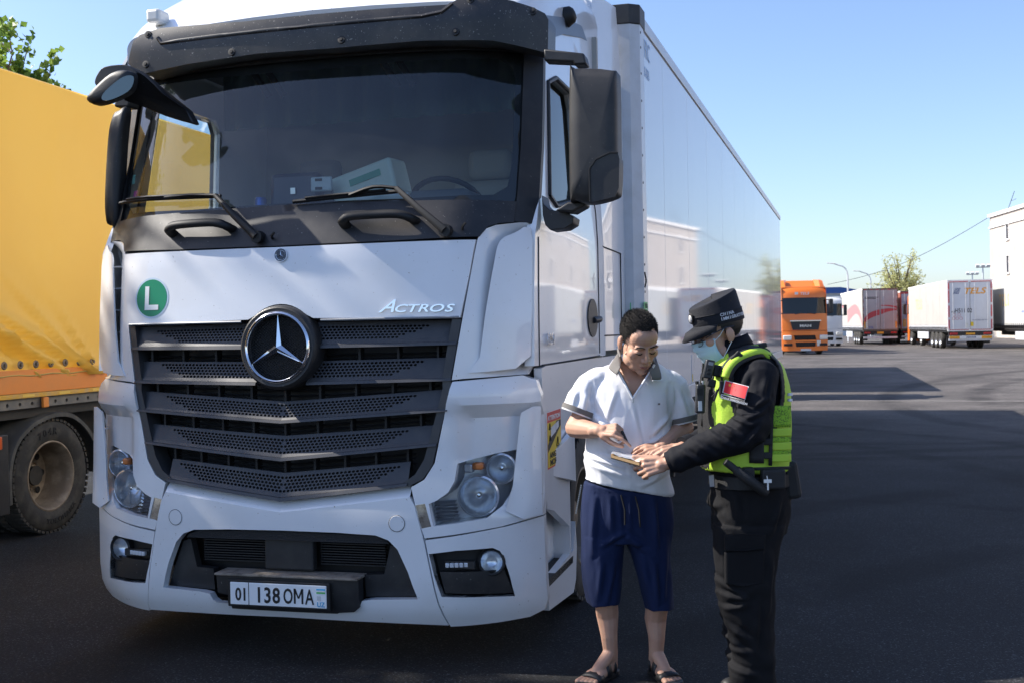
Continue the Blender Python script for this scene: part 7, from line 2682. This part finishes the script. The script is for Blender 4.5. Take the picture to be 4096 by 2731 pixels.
g.rings([cap_ring(.040, .0835, .106, -.014, .012), cap_ring(.042, .0865, .110, -.014, .012), cap_ring(.085, .089, .112, -.012, .008), cap_ring(.088, .087, .110, -.012, .008), cap_ring(.138, .087, .108, -.012, -.014), cap_ring(.146, .083, .103, -.012, -.016), cap_ring(.150, .05, .06, -.012, -.014), cap_ring(.151, .002, .002, -.012, -.014)], False)
cap = g.build('cap', CAPM, OFC, 40)
g = MB()
rows = []
for k in range(21):
    a = R(22) + R(136) * k / 20
    inn = T(.086 * math.cos(a), -.014 + .108 * math.sin(a), .043 + .012 * math.sin(a))
    m1 = T(.094 * math.cos(a), -.014 + .108 * math.sin(a) + .045 * max(0, math.sin(a)) ** 1.5, .034 + .006 * math.sin(a))
    ex = T(.092 * math.cos(a), -.014 + .108 * math.sin(a) + .088 * max(0, math.sin(a) - .25) ** .8, .022 - .014 * math.sin(a) - .022 * abs(math.cos(a)) * 0)
    rows.append([inn, m1, ex])
g.grid(rows)
pk_ = g.build('peak', CAPM, cap, 180)
q_ = pk_.modifiers.new('t', 'SOLIDIFY')
q_.thickness = .004
MB().tube(cap_ring(.086, .0895, .1125, -.012, .008) + cap_ring(.086, .0895, .1125, -.012, .008)[:1], .0022, 5, False).build('band_piping', CAPM, cap, 60)
for a in (150, 175, 205):
    a = R(a)
    MB().lathe([(.002, .001), (.0035, .0015), (.0045, 0)], 10, frame(T(.0865 * math.cos(a), -.012 + .109 * math.sin(a), .120), Hm @ Vector((math.cos(a), math.sin(a), .1)))).build('vent_eyelet', BLACK, cap, 0)
bdm = frame(T(0, .1005, .093), Hm @ Vector((0, 1, -.02)))
b0 = MB().lathe([(0, .004), (.022, .004), (.026, 0)], 20, bdm @ Matrix.Diagonal((.8, 1.25, 1, 1))).build('cap_badge', BLACK, cap, 40)
MB().lathe([(0, .009), (.012, .007), (.018, .004)], 14, bdm @ Matrix.Diagonal((.8, 1.25, 1, 1))).build('badge_emblem', mat('embroidery', (.6, .6, .6), .6), b0, 0)
# lettering sewn round the near side of the cap band
def cap_word(word, a0, z, size, step):
    for k, ch in enumerate(word):
        a = R(a0 + step * k)
        nrm = Hm @ Vector((math.cos(a) / .0895, math.sin(a) / .112, 0)).normalized()
        xd = (Hm @ Vector((-math.sin(a) * .0895, math.cos(a) * .112, .008 * math.cos(a)))).normalized()
        o = T(.0915 * math.cos(a), -.012 + .1145 * math.sin(a), z + .008 * math.sin(a))
        if ch != ' ':
            text('cap_letter', ch, size, PWHT, cap, o, xd, Hm @ Vector((0, 0, 1)), .0006, 0, 'CENTER', .0006, .95)


cap_word('CHINA', 172, .072, .019, 6.6)
cap_word('IMMIGRATION', 170, .054, .019, 6.4)

# face mask with pleats and ear loops
MASK = mat('mask_blue', (.50, .68, .74), .8, bump=(200, .2))
g = MB()
rows = []
for j in range(13):
    t_ = j / 12
    z = -.012 - .105 * t_
    row_ = []
    for i in range(17):
        u_ = -1 + 2 * i / 16
        wd = .066 - .006 * abs(t_ - .5)
        fy = .116 - .012 * (t_ - .25) ** 2 * 6 - .062 * abs(u_) ** 2.2 + (.006 if j % 3 == 0 else 0) * (1 - abs(u_))
        nose = .014 * math.exp(-(u_ / .25) ** 2) * (1 - smooth(.1, .55, t_))
        row_.append(T(u_ * wd * 1.08, fy + nose, z - .010 * (1 - abs(u_)) * (t_ - .3) + .010 * abs(u_) * (.5 - t_)))
    rows.append(row_)
g.grid(rows)
mk_ = g.build('face_mask', MASK, OFC, 180)
mk_.modifiers.new('t', 'SOLIDIFY').thickness = .002
LOOP = mat('mask_loop', (.72, .76, .78), .7)
for s in (-1, 1):
    MB().tube([T(s * .071, .060, -.018), T(s * .080, .03, .000), T(s * .0825, .006, .022)], .0016, 5).build('ear_loop', LOOP, mk_, 60)
    MB().tube([T(s * .069, .060, -.112), T(s * .080, .02, -.07), T(s * .0835, -.012, -.036)], .0016, 5).build('ear_loop', LOOP, mk_, 60)
# spectacles
SPEC = mat('spectacle_frame', (.012, .016, .03), .3)
sg = thing('spectacles', 'dark-framed spectacles worn by the officer under the cap peak', 'spectacles')
sg.location = OFC.matrix_basis @ oc_
sg.rotation_euler = (0, 0, R(15))
Tl = lambda x, y, z: Hm @ (Vector((x, y, z)) * OS)
for s in (-1, 1):
    MB().tube([Tl(s * .066, .088, .006), Tl(s * .082, .06, .016), Tl(s * .087, .0, .024), Tl(s * .084, -.038, .020)], [.0022, .0028, .0028, .0022], 6).build('temple', SPEC, sg, 60)
    ring_ = [Tl(s * (.034 + .027 * math.cos(a)), .112 - .010 * abs(math.cos(a)) * (1 if math.cos(a) > 0 else .3), -.006 + .018 * math.sin(a)) for a in [2 * math.pi * k / 16 for k in range(17)]]
    MB().tube(ring_, .0016, 5, False).build('rim', SPEC, sg, 60)
    MB().add([Tl(s * .034, .110, -.006)] + ring_[:16], [(0, k + 1, (k + 1) % 16 + 1) for k in range(16)]).build('lens', glass('spectacle_lens', (.88, .9, .9), 1.5), sg, 0)
MB().tube([Tl(-.008, .116, .0), Tl(.008, .116, .0)], .0018, 5).build('bridge', SPEC, sg, 60)

# radio and body camera on the vest front
DKGREY = mat('radio_black', (.022, .023, .026), .4, dirt=(20, (.05, .05, .05), .5))
rd = thing('radio', 'black handheld radio with antenna clipped to the lime vest', 'radio')
r0 = Vector([(-0.217, -0.1, 1.278)][0])
rd.location = OFC.matrix_basis @ r0
rd.rotation_euler = (0, 0, R(15))
L_ = lambda u_: Vector(u_) - r0
topc = L_([(-0.208, -0.1, 1.404)][0])
hgt = topc.z
MB().box((.004, 0, hgt / 2), (.040, .035, hgt), Matrix.Rotation(R(3), 3, 'Y')).build('case', DKGREY, rd, 50, .007)
MB().tube([(.012, 0, hgt - .005), L_([(-0.197, -0.1, 1.492)][0])], [.0065, .0045], 8).build('antenna', BLACK, rd, 60)
MB().lathe([(.008, 0), (.008, .012), (0, .013)], 10, Matrix.Translation((-.008, 0, hgt))).build('knob', BLACK, rd, 40)
MB().box((-.0, -.019, hgt * .26), (.016, .003, .042)).build('name_label', PWHT, rd, 0)
MB().box((.0, -.019, hgt * .74), (.024, .003, .03)).build('speaker_grille', BLACK, rd, 0)
MB().tube([(.016, -.0, .125), (.016, -.0, .140)], .0075, 8).build('antenna_band', PWHT, rd, 60)
bc_ = thing('body_camera', 'black body camera clipped high on the officer\'s vest strap', 'camera')
b0 = Vector([(-0.183, -0.15, 1.469)][0])
bc_.location = OFC.matrix_basis @ b0
bc_.rotation_euler = (0, 0, R(15))
tl = Matrix.Rotation(R(12), 3, 'Y')
MB().box((0, 0, 0), (.040, .030, .080), tl).build('case', DKGREY, bc_, 50, .006)
MB().box(tl @ Vector((.002, -.0165, .024)), (.020, .004, .014), tl).build('display', mat('camera_screen', (.25, .27, .3), .2), bc_, 0)
for z in (-.002, -.018):
    MB().box(tl @ Vector((.0, -.0165, z)), (.016, .003, .011), tl).build('button', BLACK, bc_, 0, .002)
MB().box((.045, .02, -.01), (.05, .03, .05), tl).build('clip', BLACK, bc_, 50, .006)
MB().box((.01, -.002, -.060), (.036, .026, .034), tl).build('mount', BLACK, bc_, 50, .005)
MB().tube([(.05, 0, -.02), (.055, -.01, -.06), (.03, -.01, -.10), (.01, 0, -.12)], .004, 6).build('cable', BLACK, bc_, 60)
